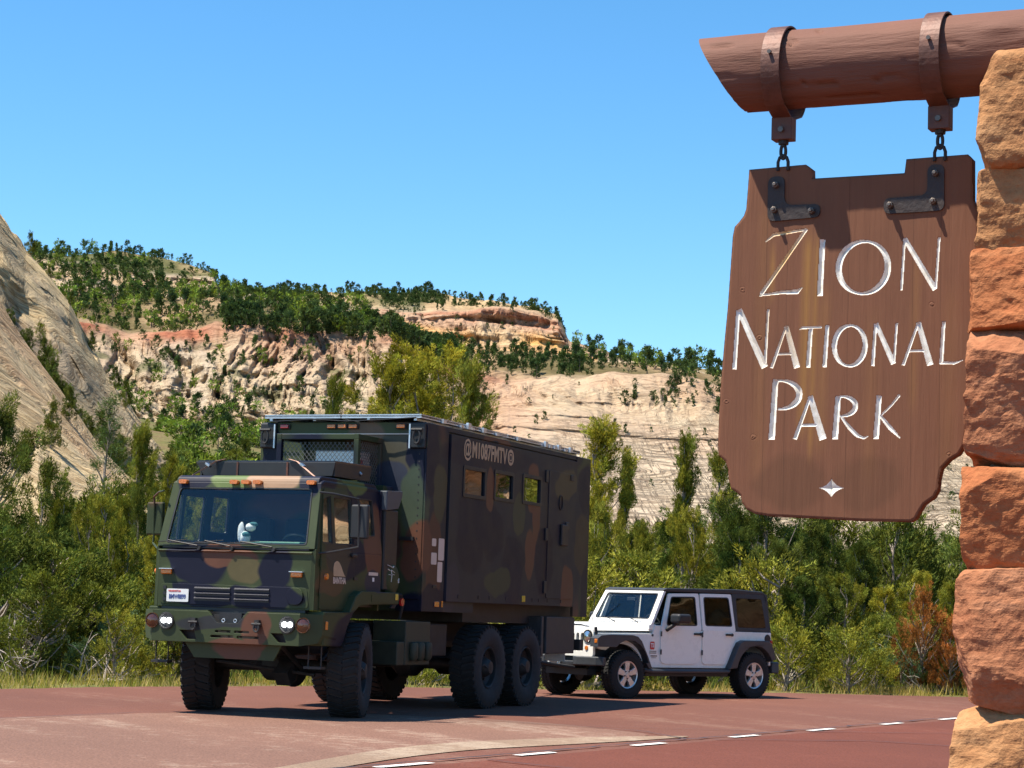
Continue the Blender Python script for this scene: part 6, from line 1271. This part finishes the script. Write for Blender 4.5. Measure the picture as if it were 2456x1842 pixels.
# tow bar
J0 = jeep.matrix_world @ Vector((2.30, 0, .48)); T0 = truck.matrix_world @ Vector((-7.75, 0, .62)); tb = empty('tow_bar', (T0.x, T0.y, 0), 0, 'dark steel tow bar linking the truck to the white car', 'tow bar')
tb0 = Vector((T0.x, T0.y, 0)); m = MB()
for s in (-1, 1): m.tube([T0 - tb0, (jeep.matrix_world @ Vector((2.30, s * .40, .48))) - tb0], .028, 8)
m.build('arm', M['dark_metal'], tb, smooth=True); MB().tube([T0 - tb0 + Vector((0, 0, .04)), (jeep.matrix_world @ Vector((2.30, .1, .50))) - tb0], .012, 6).cyl(T0 - tb0 + Vector((0, 0, -.06)), T0 - tb0 + Vector((0, 0, .10)), .05).build('hitch_rod', M['steel'], tb)
# ------------------------------------------------------------------ hanging sign, beam and pillar
BA = rad(-25.6); BP = Vector((1.482, 9.0, 0)); SA, CA = math.sin(BA), math.cos(BA)
def wood_mat(name, base, dark, streak=None, grain=(14, 14, .8), cr=.5, board=False):
    m, n, b = new_mat(name); v = ocoord(n)
    mp = N(n, 'ShaderNodeMapping'); L(n, v, mp.inputs[0]); mp.inputs['Scale'].default_value = grain
    g1 = noise(n, mp.outputs[0], 1.0, 6, .65); g2 = noise(n, v, 2.2, 4, .6); g3 = noise(n, mp.outputs[0], 4.0, 5, .7)
    c = ramp(n, g1, [(.2, dark), (.42, base), (.8, tuple(q * 1.12 for q in base))]); c = mixc(n, .5, c, ramp(n, g2, [(.3, (.8, .8, .8)), (.7, (1.12, 1.1, 1.08))]), 'MULTIPLY')
    if board:
        s = N(n, 'ShaderNodeSeparateXYZ'); L(n, v, s.inputs[0]); X, Z = s.outputs['X'], s.outputs['Z']
        def band(x0, w_, z0, z1, f):
            a = mth(n, 'SUBTRACT', 1.0, mth(n, 'DIVIDE', mth(n, 'ABSOLUTE', mth(n, 'SUBTRACT', mth(n, 'ADD', X, mth(n, 'MULTIPLY', Z, -.02)), x0)), w_), clamp=True)
            e = mth(n, 'MULTIPLY', mth(n, 'MULTIPLY', mth(n, 'SUBTRACT', Z, z0), 9, clamp=True), mth(n, 'MULTIPLY', mth(n, 'SUBTRACT', z1, Z), 9, clamp=True))
            return mth(n, 'MULTIPLY', mth(n, 'MULTIPLY', a, e), mth(n, 'MULTIPLY', mth(n, 'ADD', g1, .25), f * .75), clamp=True)
        for q in ((-.30, .035, 2.1, 3.05, 1.1), (-.26, .02, 2.0, 3.04, 1.0), (-.46, .02, 2.7, 3.0, .9), (-.22, .045, 2.02, 2.8, .45), (.18, .03, 2.2, 2.95, .35), (-.5, .05, 1.9, 3.2, .22), (.0, .05, 1.9, 2.7, .2), (.33, .05, 1.9, 2.8, .18)):
            c = mixc(n, band(*q), c, (.34, .17, .045))
        # darker damp marks near the bottom
        dm = N(n, 'ShaderNodeMapping'); L(n, v, dm.inputs[0]); dm.inputs['Location'].default_value = (.31 / .17, 0, -1.93 / .14); dm.inputs['Scale'].default_value = (1 / .17, 0, 1 / .14)
        for cx in (-.30, .03):
            dm = N(n, 'ShaderNodeMapping'); L(n, v, dm.inputs[0]); dm.inputs['Location'].default_value = (-cx / .16, 0, -1.93 / .13); dm.inputs['Scale'].default_value = (1 / .16, 0, 1 / .13)
            nz_ = N(n, 'ShaderNodeTexNoise', Scale=5.0, Detail=4.0); L(n, v, nz_.inputs['Vector']); sc_ = N(n, 'ShaderNodeVectorMath', operation='MULTIPLY_ADD'); L(n, nz_.outputs['Color'], sc_.inputs[0]); sc_.inputs[1].default_value = (.9, .9, .9); L(n, dm.outputs[0], sc_.inputs[2]); sb_ = N(n, 'ShaderNodeVectorMath', operation='SUBTRACT'); L(n, sc_.outputs[0], sb_.inputs[0]); sb_.inputs[1].default_value = (.45, .45, .45)
            ln = N(n, 'ShaderNodeVectorMath', operation='LENGTH'); L(n, sb_.outputs[0], ln.inputs[0])
            c = mixc(n, mth(n, 'MULTIPLY', mth(n, 'MULTIPLY', mth(n, 'SUBTRACT', 1.08, ln.outputs['Value']), 3.5, clamp=True), .38), c, (.10, .047, .024))
        # thin plank joints
        for x0 in (-.43, -.335, -.06, .22, .34):
            a = mth(n, 'SUBTRACT', 1.0, mth(n, 'MULTIPLY', mth(n, 'ABSOLUTE', mth(n, 'SUBTRACT', mth(n, 'ADD', X, mth(n, 'MULTIPLY', g2, .012)), x0 + .006)), 380), clamp=True)
            c = mixc(n, mth(n, 'MULTIPLY', a, .38), c, (.03, .015, .01))
        vo = N(n, 'ShaderNodeTexVoronoi', Scale=2.6); L(n, v, vo.inputs[0]); kn = mth(n, 'SUBTRACT', 1.0, mth(n, 'MULTIPLY', vo.outputs[0], 28), clamp=True); c = mixc(n, mth(n, 'MULTIPLY', kn, .75), c, (.05, .022, .015))
    L(n, c, b.inputs['Base Color']); b.inputs['Roughness'].default_value = .72; b.inputs['Specular IOR Level'].default_value = .22
    bump(n, mth(n, 'ADD', g1, mth(n, 'MULTIPLY', g3, .5)), b, cr, .008); return m
M['board'] = wood_mat('brown_painted_board', (.180, .076, .041), (.145, .060, .033), cr=.35, board=True)
M['log'] = wood_mat('brown_painted_log', (.165, .073, .050), (.070, .029, .019), grain=(.9, 9, 9), cr=.9)
def carve_mat():
    m, n, b = new_mat('worn_white_letter_paint'); v = ocoord(n); g1 = noise(n, v, 30, 4, .6); g2 = noise(n, v, 5, 3, .5)
    c = ramp(n, g1, [(.3, (.62, .57, .48)), (.6, (.84, .81, .74))]); s = N(n, 'ShaderNodeSeparateXYZ'); L(n, v, s.inputs[0])
    k = mth(n, 'SUBTRACT', 1.0, mth(n, 'MULTIPLY', mth(n, 'ABSOLUTE', mth(n, 'SUBTRACT', s.outputs['X'], -.345)), 6), clamp=True)
    k = mth(n, 'MULTIPLY', k, mth(n, 'MULTIPLY', mth(n, 'SUBTRACT', s.outputs['Z'], 2.2), 1.5, clamp=True)); k = mth(n, 'MULTIPLY', k, mth(n, 'MULTIPLY', mth(n, 'SUBTRACT', g2, .30), 6, clamp=True))
    c = mixc(n, mth(n, 'MULTIPLY', k, .8), c, (.62, .36, .09)); L(n, c, b.inputs['Base Color']); b.inputs['Roughness'].default_value = .85; b.inputs['Specular IOR Level'].default_value = .15; bump(n, g1, b, .2, .003); return m
M['carve'] = carve_mat()

sign = empty('hanging_sign', BP, BA, 'brown wooden hanging board carved with ZION NATIONAL PARK in white', 'sign')
OUT = [(-.52, 3.315), (-.26, 3.322), (-.232, 3.300), (-.23, 3.258), (.178, 3.258), (.185, 3.318), (.45, 3.322), (.47, 3.300), (.472, 3.13), (.485, 3.10), (.497, 3.07), (.495, 2.9), (.49, 2.7), (.475, 2.4), (.455, 2.15), (.445, 2.09), (.425, 2.055), (.385, 2.03), (.352, 1.995), (.342, 1.95), (.338, 1.905), (.322, 1.875), (.28, 1.845), (.258, 1.81), (.245, 1.785), (.225, 1.772),
       (0, 1.774), (-.20, 1.782), (-.40, 1.79), (-.46, 1.798), (-.50, 1.818), (-.52, 1.845), (-.528, 1.875), (-.545, 1.89), (-.572, 1.905), (-.585, 1.95), (-.588, 1.99), (-.60, 2.025), (-.632, 2.05), (-.638, 2.10), (-.632, 2.34), (-.618, 2.55), (-.606, 2.70), (-.596, 2.9), (-.590, 3.02), (-.582, 3.062), (-.560, 3.085), (-.540, 3.11), (-.53, 3.14), (-.525, 3.22)]
T_ = .05
# strokes: (x0,z0,x1,z1,w0,w1)
def S_(*q): return q
def arc(cx, cz, rx, rz, a0, a1, w_fn, n=26, tilt=0.0):
    out = []
    for i in range(n):
        t0, t1 = a0 + (a1 - a0) * i / n, a0 + (a1 - a0) * (i + 1) / n
        p = [(cx + rx * math.cos(rad(t)), cz + rz * math.sin(rad(t))) for t in (t0, t1)]
        out.append((p[0][0], p[0][1], p[1][0], p[1][1], w_fn(rad(t0)), w_fn(rad(t1)), 1))
    return out
oW = lambda thin, thick: (lambda a: thin + (thick - thin) * abs(math.cos(a + .25)) ** 1.4)
LET = [
 [(-.435, 2.99, -.40, 3.018, .006, .016, 1), (-.40, 3.018, -.255, 3.034, .017, .012, 1), (-.252, 3.036, -.452, 2.757, .016, .018), (-.457, 2.752, -.36, 2.762, .010, .017, 1), (-.36, 2.762, -.29, 2.762, .017, .022, 1), (-.29, 2.762, -.268, 2.778, .022, .006, 1)],
 [(-.178, 2.985, -.186, 2.742, .026, .027)],
 arc(.004, 2.857, .108, .113, 0, 360, oW(.013, .030), 44),
 [(.183, 2.975, .172, 2.752, .013, .013), (.184, 2.972, .316, 2.752, .020, .024), (.332, 2.972, .319, 2.755, .013, .013)],
 [(-.556, 2.69, -.568, 2.43, .020, .021), (-.552, 2.69, -.430, 2.437, .026, .032), (-.418, 2.69, -.428, 2.44, .013, .015)],
 [(-.335, 2.612, -.398, 2.432, .012, .016), (-.335, 2.612, -.283, 2.432, .022, .030), (-.372, 2.492, -.304, 2.492, .013, .013)],
 [(-.272, 2.598, -.262, 2.604, .006, .012, 1), (-.262, 2.604, -.18, 2.604, .013, .012, 1), (-.224, 2.60, -.233, 2.432, .020, .022)],
 [(-.150, 2.612, -.160, 2.432, .019, .021)],
 arc(-.050, 2.521, .068, .087, 0, 360, oW(.012, .025), 40),
 [(.062, 2.612, .052, 2.432, .015, .017), (.064, 2.612, .142, 2.44, .020, .024), (.154, 2.612, .144, 2.444, .012, .013)],
 [(.247, 2.612, .184, 2.432, .012, .015), (.247, 2.612, .299, 2.432, .022, .029), (.211, 2.492, .279, 2.492, .013, .013)],
 [(.355, 2.612, .346, 2.436, .017, .019), (.345, 2.440, .40, 2.436, .017, .012, 1), (.40, 2.436, .436, 2.448, .012, .005, 1)],
 [(-.378, 2.38, -.391, 2.122, .027, .030)] + arc(-.358, 2.314, .088, .062, 95, -92, lambda a: .012 + .018 * max(0, math.cos(a)) ** 1.2, 26),
 [(-.221, 2.305, -.286, 2.122, .014, .019), (-.221, 2.305, -.162, 2.122, .024, .034), (-.262, 2.182, -.186, 2.182, .015, .015)],
 [(-.097, 2.303, -.108, 2.122, .025, .028)] + arc(-.082, 2.261, .062, .042, 95, -92, lambda a: .010 + .014 * max(0, math.cos(a)), 20) + [(-.082, 2.214, -.045, 2.168, .009, .018, 1), (-.045, 2.168, -.010, 2.135, .018, .017, 1), (-.010, 2.135, .018, 2.124, .017, .011, 1), (.018, 2.124, .036, 2.132, .011, .004, 1)],
 [(.082, 2.303, .071, 2.122, .024, .026), (.168, 2.303, .135, 2.262, .012, .009, 1), (.135, 2.262, .088, 2.216, .009, .006, 1), (.088, 2.218, .130, 2.168, .012, .019, 1), (.130, 2.168, .172, 2.126, .019, .007, 1)]]
LNAMES = 'ZIONNATIONALPARK'
st = .0025; xa, xb, za, zb = -.645, .505, 1.765, 3.33
gxv = np.arange(xa, xb, st); gzv = np.arange(za, zb, st); BX, BZ = np.meshgrid(gxv, gzv); dep = np.zeros(BX.shape); own = np.full(BX.shape, -1)
def carve(strokes, li):
    for s in strokes:
        x0, z0, x1, z1, w0, w1 = s[:6]; w0 *= 1.02; w1 *= 1.02; cap = len(s) > 6; pad = .03
        i0, i1 = np.searchsorted(gxv, [min(x0, x1) - pad, max(x0, x1) + pad]); j0, j1 = np.searchsorted(gzv, [min(z0, z1) - pad, max(z0, z1) + pad])
        gx_, gz_ = BX[j0:j1, i0:i1], BZ[j0:j1, i0:i1]; dx, dz = x1 - x0, z1 - z0; ln = math.hypot(dx, dz); u = ((gx_ - x0) * dx + (gz_ - z0) * dz) / ln; pp = np.abs((gx_ - x0) * dz - (gz_ - z0) * dx) / ln
        t = np.clip(u / ln, 0, 1); w_ = w0 + (w1 - w0) * t
        if cap: d = w_ / 2 - np.hypot(pp, np.maximum(np.maximum(-u, u - ln), 0))
        else: d = np.minimum(w_ / 2 - pp, np.minimum(u + w0 * .1, ln - u + w1 * .1))
        sub = dep[j0:j1, i0:i1]; so_ = own[j0:j1, i0:i1]; m = d > sub; so_[m & (d > 0)] = li; sub[m] = d[m]
for i, s in enumerate(LET): carve(s, i)
dq = .5 * (1 - (np.abs(BX + .12) / .064) ** .62 - (np.abs(BZ - 1.911) / .045) ** .62) * .03; m = dq > 0; dep[m] = np.maximum(dep[m], dq[m] + 0 * dep[m]); own[m] = 16
# signed distance to outline / inside test
op = np.array(OUT); nx_, nz_ = len(gxv), len(gzv); inside = np.zeros(BX.shape, bool); bd = np.full(BX.shape, 9.0); bpx = BX.copy(); bpz = BZ.copy()
for (ax, az_), (bx2, bz2) in zip(op, np.roll(op, -1, 0)):
    c = ((az_ > BZ) != (bz2 > BZ)) & (BX < (bx2 - ax) * (BZ - az_) / (bz2 - az_ + 1e-12) + ax); inside ^= c
    t = np.clip(((BX - ax) * (bx2 - ax) + (BZ - az_) * (bz2 - az_)) / ((bx2 - ax) ** 2 + (bz2 - az_) ** 2), 0, 1); ex, ez = ax + t * (bx2 - ax), az_ + t * (bz2 - az_); d = np.hypot(BX - ex, BZ - ez); mm = d < bd; bd[mm] = d[mm]; bpx[mm] = ex[mm]; bpz[mm] = ez[mm]
near_o = (~inside) & (bd < st * 1.05) | (inside & (bd < st * .5)); X_ = np.where(near_o, bpx, BX); Z_ = np.where(near_o, bpz, BZ); ok = inside | near_o
grain = fbm(BX * 26, BZ * 1.6, 0 * BX, 3, 5) * .0009; Yf = grain + dep * .78
knots_ = [(-.535, 2.78), (-.455, 2.565), (.305, 2.69), (-.60, 2.29), (-.475, 2.13), (.385, 2.055)]
for kx, kz_ in knots_:
    r_ = np.hypot((BX - kx) / 1.3 + fbm(BX * 40, BZ * 40, 0 * BX, 2, 3) * .006, BZ - kz_ + fbm(BX * 40, BZ * 40, 0 * BX + 4, 2, 3) * .006); Yf += np.where(r_ < .015, np.sin(r_ * 520 + kx * 9) * .0016 * (1 - r_ / .015), 0)
Yf += np.where(bd < .010, (.010 - bd) * .35, 0) * inside + np.where(near_o, .0035, 0)
idx = np.arange(nx_ * nz_).reshape(nz_, nx_); quad = np.stack([idx[:-1, :-1], idx[:-1, 1:], idx[1:, 1:], idx[1:, :-1]], -1).reshape(-1, 4)
okf = ok.ravel()[quad].all(1); quad = quad[okf]; V = np.stack([X_, Yf, Z_], -1).reshape(-1, 3)
fo = np.take(own.ravel(), quad); fo = np.where((fo >= 0).sum(1) >= 3, fo.max(1), -1)
def sub_mesh(name, fs, mat, parent, label=None):
    u, inv = np.unique(fs, return_inverse=True); o = link(name, np_mesh(name, V[u], inv.reshape(-1, 4), [mat], False), parent)
    if label: o['label'] = label
    return o
sub_mesh('board', quad[fo < 0], M['board'], sign)
for i in range(16): sub_mesh('letter', quad[fo == i], M['carve'], sign, 'carved white letter ' + LNAMES[i])
sub_mesh('diamond_ornament', quad[fo == 16], M['carve'], sign)
vs = [(x, .0035, z) for x, z in OUT] + [(x, T_, z) for x, z in OUT]; n_ = len(OUT)
mb = MB(); mb.add(vs, [(i, (i + 1) % n_, n_ + (i + 1) % n_, n_ + i) for i in range(n_)]); tr3 = tessellate_polygon([[Vector((x, z, 0)) for x, z in OUT]]); mb.add([(x, T_, z) for x, z in OUT], [tuple(t) for t in tr3])
mb.build('board_back', M['board'], sign)
def iron_plate(pts, y0, y1, name, par, mat): return MB().prism(rpoly(pts, .036, 5), XZ, y0, y1).build(name, mat, par, bevel=.003)
b1 = iron_plate([(-.428, 3.275), (-.352, 3.275), (-.352, 3.145), (-.19, 3.142), (-.19, 3.085), (-.428, 3.075)], -.008, .0, 'corner_bracket', sign, M['bracket'])
b2 = iron_plate([(.280, 3.285), (.352, 3.285), (.352, 3.160), (.355, 3.085), (.092, 3.083), (.092, 3.150), (.280, 3.155)], -.008, .0, 'corner_bracket', sign, M['bracket'])
for par, ps in ((b1, ((-.395, 3.125), (-.225, 3.112), (-.39, 3.235))), (b2, ((.122, 3.118), (.308, 3.125), (.316, 3.245)))):
    for (x, z) in ps:
        MB().cyl((x, -.007, z), (x, -.030, z), .015, .0145, 6).cyl((x, -.029, z), (x, -.042, z), .010, .008, 10).build('bolt', M['bolt'], par, bevel=.002)
# beam (log)
beam = empty('log_beam', BP, BA, 'thick brown painted log beam jutting left from the stone pillar', 'beam'); LZ, LR, LY = 3.745, .172, -.004
na, nl = 72, 190; th = np.linspace(0, 2 * math.pi, na, endpoint=False); tt = np.linspace(0, 1, nl); TH, TT = np.meshgrid(th, tt); x0 = -.645 - .105 * np.sin(TH) + .0 * TH; xe = 1.25
Xl = x0 + (xe - x0) * TT ** 1.15
rr_ = LR + fbm(Xl * 1.2, np.cos(TH) * 1.2, np.sin(TH) * 1.2, 3, 7) * .007 + fbm(Xl * 3, np.cos(TH) * 14, np.sin(TH) * 14, 3, 8) * .0028
ck = np.abs(fbm(Xl * 1.6, TH * 2.2, 0 * Xl, 3, 9)); rr_ -= np.clip(.055 - ck, 0, 1) * .36 * np.clip(fbm(Xl * 2, TH * 2, 0 * Xl, 2, 19) * 3 + .2, 0, 1)
knr = np.hypot((Xl - .62) / .14, (TH - 2.75) / .32); rr_ += np.where(knr < 1, (np.cos(knr * 3.14) + 1) * .006, 0)
Vl = np.stack([Xl, LY + rr_ * np.cos(TH), LZ + rr_ * np.sin(TH)], -1).reshape(-1, 3); lf = grid_faces(nl, na, True)
ii = np.arange(nl - 1)[:, None] * na; lo = link('log', np_mesh('log', Vl, lf, [M['log']], True), beam)
capv = [tuple(v) for v in Vl[:na]]; cb_ = MB(); cb_.add(capv + [(-.645, LY, LZ)], [(i, (i + 1) % na, na) for i in range(na)]); cb_.build('cut_end', M['log'], beam)
def log_strap(xc):
    h = .042; a0, a1 = -52, 232; ro = LR + .030; prof = []; LZ = 3.728
    # starts at clamp (front), goes round the top to the clamp (back); y toward camera is negative
    path = [(-.012, 3.435), (-.014, 3.53)]
    for k in range(41):
        a = rad(232 - (284) * k / 40); path.append((ro * math.cos(a), LZ + ro * math.sin(a)))
    path += [(.014, 3.53), (.012, 3.435)]
    th_ = .008; m = MB(); vs = []; n = len(path)
    for i, (y, z) in enumerate(path):
        p0 = Vector(path[max(0, i - 1)]); p1 = Vector(path[min(n - 1, i + 1)]); t = (p1 - p0).normalized(); nn_ = Vector((-t.y, t.x))
        for sgn in (-1, 1):
            for e in (0, 1): vs.append((xc + sgn * h, LY + y + nn_.x * th_ * e, z + nn_.y * th_ * e))
    fs = []
    for i in range(n - 1):
        a = i * 4; b = a + 4
        fs += [(a, a + 2, b + 2, b), (a + 1, b + 1, b + 3, a + 3), (a, b, b + 1, a + 1), (a + 2, a + 3, b + 3, b + 2)]
    fs += [(0, 1, 3, 2), ((n - 1) * 4, (n - 1) * 4 + 2, (n - 1) * 4 + 3, (n - 1) * 4 + 1)]
    m.add(vs, fs); o = m.build('iron_strap', M['rust_strap'], beam, bevel=.0015)
    cl = MB(); cl.box(xc - .046, xc + .046, LY - .034, LY + .034, 3.432, 3.532); cl.build('clamp', M['rust_strap'], o, bevel=.003)
    MB().cyl((xc, LY - ro - .020, LZ + .05), (xc, LY - ro - .006, LZ + .05), .009, seg=8).cyl((xc, LY - .034, 3.475), (xc, LY - .048, 3.475), .013, seg=6).build('bolt', M['bolt'], o)
    return o
XL = (-.362, .332)
for x in XL: log_strap(x)
for k, x in enumerate(XL):
    h = empty('chain_hanger', (BP.x + CA * x, BP.y + SA * x, 3.30), BA, ['iron swivel and chain links at the left end of the sign', 'iron swivel and chain links at the right end of the sign'][k], 'chain', 'chain hangers holding the sign')
    z = 3.30
    MB().cyl((0, LY, 3.435 - z), (0, LY, 3.415 - z), .024, .022, 12).cyl((0, LY, 3.42 - z), (0, LY, 3.405 - z), .013, seg=10).build('swivel', M['iron'], h)
    m = MB(); torus(m, (0, LY, 3.384 - z), .011, .032, .0075, 'xz'); m.build('chain_link', M['iron'], h, smooth=True)
    m = MB(); m.tube([(-.023, LY, 3.30 - z), (-.023, LY, 3.338 - z), (-.016, LY, 3.358 - z), (0, LY, 3.367 - z), (.016, LY, 3.358 - z), (.023, LY, 3.338 - z), (.023, LY, 3.30 - z)], .0075, 8); m.build('u_bolt', M['iron'], h, smooth=True)
# stone pillar ---------------------------------------------------------------
pillar = empty('stone_pillar', (BP.x + CA * .9, BP.y + SA * .9, 0), BA, 'rough red and tan sandstone pillar at the right edge of the photo', 'pillar')
def stone_mat(name, a, b_, c_):
    m, n, b = new_mat(name); v = ocoord(n); f = noise(n, v, 3.5, 6, .65); f2 = noise(n, v, 40, 4, .7); mp = N(n, 'ShaderNodeMapping'); L(n, v, mp.inputs[0]); mp.inputs['Scale'].default_value = (3, 3, 22); f3 = noise(n, mp.outputs[0], 1, 4, .6, dist=.4)
    c = ramp(n, mth(n, 'ADD', mth(n, 'MULTIPLY', f, .6), mth(n, 'MULTIPLY', f3, .4)), [(.3, a), (.5, b_), (.7, c_)]); c = mixc(n, .5, c, ramp(n, f2, [(.3, (.68, .66, .64)), (.6, (1.1, 1.08, 1.05))]), 'MULTIPLY')
    L(n, c, b.inputs['Base Color']); b.inputs['Roughness'].default_value = .95; b.inputs['Specular IOR Level'].default_value = .12
    bump(n, mth(n, 'ADD', mth(n, 'ADD', f, mth(n, 'MULTIPLY', f2, .35)), mth(n, 'MULTIPLY', f3, .25)), b, .9, .022); return m
SM = [stone_mat('tan_sandstone', (.30, .13, .055), (.40, .20, .09), (.46, .26, .13)), stone_mat('orange_sandstone', (.28, .082, .036), (.375, .135, .056), (.43, .19, .088)), stone_mat('pink_sandstone', (.28, .098, .048), (.37, .155, .078), (.44, .215, .125))]
def stone(seed, x0, x1, y0, y1, z0, z1, mat, nplanes=10, amp=.02, nres=54, lab=None):
    rg = np.random.default_rng(seed); n = nres; g_ = np.linspace(-1, 1, n); A_, B_ = np.meshgrid(g_, g_); o1 = np.ones_like(A_)
    # a cube grid, six faces welded by position
    P_ = np.concatenate([np.stack(q, -1).reshape(-1, 3) for q in ((A_, B_, o1), (A_, B_, -o1), (A_, o1, B_), (A_, -o1, B_), (o1, A_, B_), (-o1, A_, B_))])
    f = np.concatenate([grid_faces(n, n) + k * n * n for k in range(6)]); key = np.round(P_, 5); u, inv = np.unique(key, axis=0, return_inverse=True); f = inv.reshape(-1)[f]; p = u.copy()
    p *= (1 / np.power((np.abs(p) ** 9).sum(1), 1 / 9))[:, None]
    hs_ = np.array([(x1 - x0) / 2, (y1 - y0) / 2, (z1 - z0) / 2]); ctr = np.array([(x0 + x1) / 2, (y0 + y1) / 2, (z0 + z1) / 2]); q = p * hs_
    for i in range(nplanes * 2):
        nv = rg.normal(size=3) * np.array([1, 1.25, .75 if hs_[2] > .2 else .4]); nv[1] = -abs(nv[1]) if rg.random() < .75 else nv[1]; nv[0] = -abs(nv[0]) if rg.random() < .55 else nv[0]; nv /= np.linalg.norm(nv)
        sup = (np.abs(nv) * hs_).sum(); d = sup * rg.uniform(.74, .95); s = q @ nv - d; q -= nv * np.maximum(s, 0)[:, None] * .95
    w_ = q + ctr; nd = q / (np.linalg.norm(q, axis=1, keepdims=True) + 1e-9)
    q += np.stack([0 * nd[:, 0], np.abs(fbm(w_[:, 0] * 4.2, w_[:, 1] * 4.2, w_[:, 2] * 4.8, 3, seed + 7)) * amp * 1.3, 0 * nd[:, 0]], -1) * (nd[:, 1:2] < 0) * np.clip(-nd[:, 1:2] * 2, 0, 1)
    rid_ = 1 - np.abs(fbm(w_[:, 0] * 5, w_[:, 1] * 5, w_[:, 2] * 6, 4, seed)) * 2
    q += nd * (fbm(w_[:, 0] * 7, w_[:, 1] * 7, w_[:, 2] * 9, 4, seed + 1) * amp * .9 + rid_ * amp * .45 + fbm(w_[:, 0] * 5, w_[:, 1] * 5, w_[:, 2] * 60, 3, seed + 2) * amp * .05 + fbm(w_[:, 0] * 45, w_[:, 1] * 45, w_[:, 2] * 45, 3, seed + 3) * amp * .13)[:, None]
    o = link('stone', np_mesh('stone', q + ctr - np.array([.9, 0, 0]), f, [SM[mat]], False), pillar)
    if lab: o['label'] = lab
yF, yB = -.30, .42
stone(1, .545, 1.12, yF - .02, yB, 3.19, 3.685, 0, 6, lab='tall tan top stone beside the log')
stone(22, .53, 1.14, yF - .01, yB, 2.86, 3.20, 0, 4, lab='tan orange second stone from the top')
stone(3, .47, 1.12, yF, yB, 2.54, 2.875, 1, 8, lab='orange third stone from the top')
stone(14, .47, 1.14, yF - .04, yB, 1.98, 2.55, 2, 12, .024, 60, lab='large pink fourth stone from the top')
stone(5, .43, 1.16, yF, yB, 1.57, 1.99, 1, 9, lab='orange stone beside the lower right of the sign')
stone(6, .47, 1.14, yF - .03, yB, 1.0, 1.58, 2, 11, .022, 60, lab='large pink tan stone below the sign level')
stone(17, .40, 1.16, yF - .03, yB, .45, 1.01, 0, 11, .024, 60, lab='tan stone at the lower right corner of the photo')
stone(8, .36, 1.16, yF - .02, yB, -.05, .46, 1, 9, lab='lowest orange stone')
for i, (z0, z1) in enumerate(((3.2, 3.7), (2.88, 3.16), (2.56, 2.83), (2.0, 2.53), (1.6, 1.95), (1.03, 1.52), (.47, .98), (0, .43))): stone(60 + i, 1.2, 1.75, yF, yB, z0, z1, i % 3, 8, nres=20)
MB().box(-.315, .84, yF + .15, yB - .06, 0, 3.68).build('mortar', pbr('grey_brown_mortar', (.17, .105, .065), .95, var=.35, scale=9, bmp=.5, bscale=60), pillar, bevel=.02)
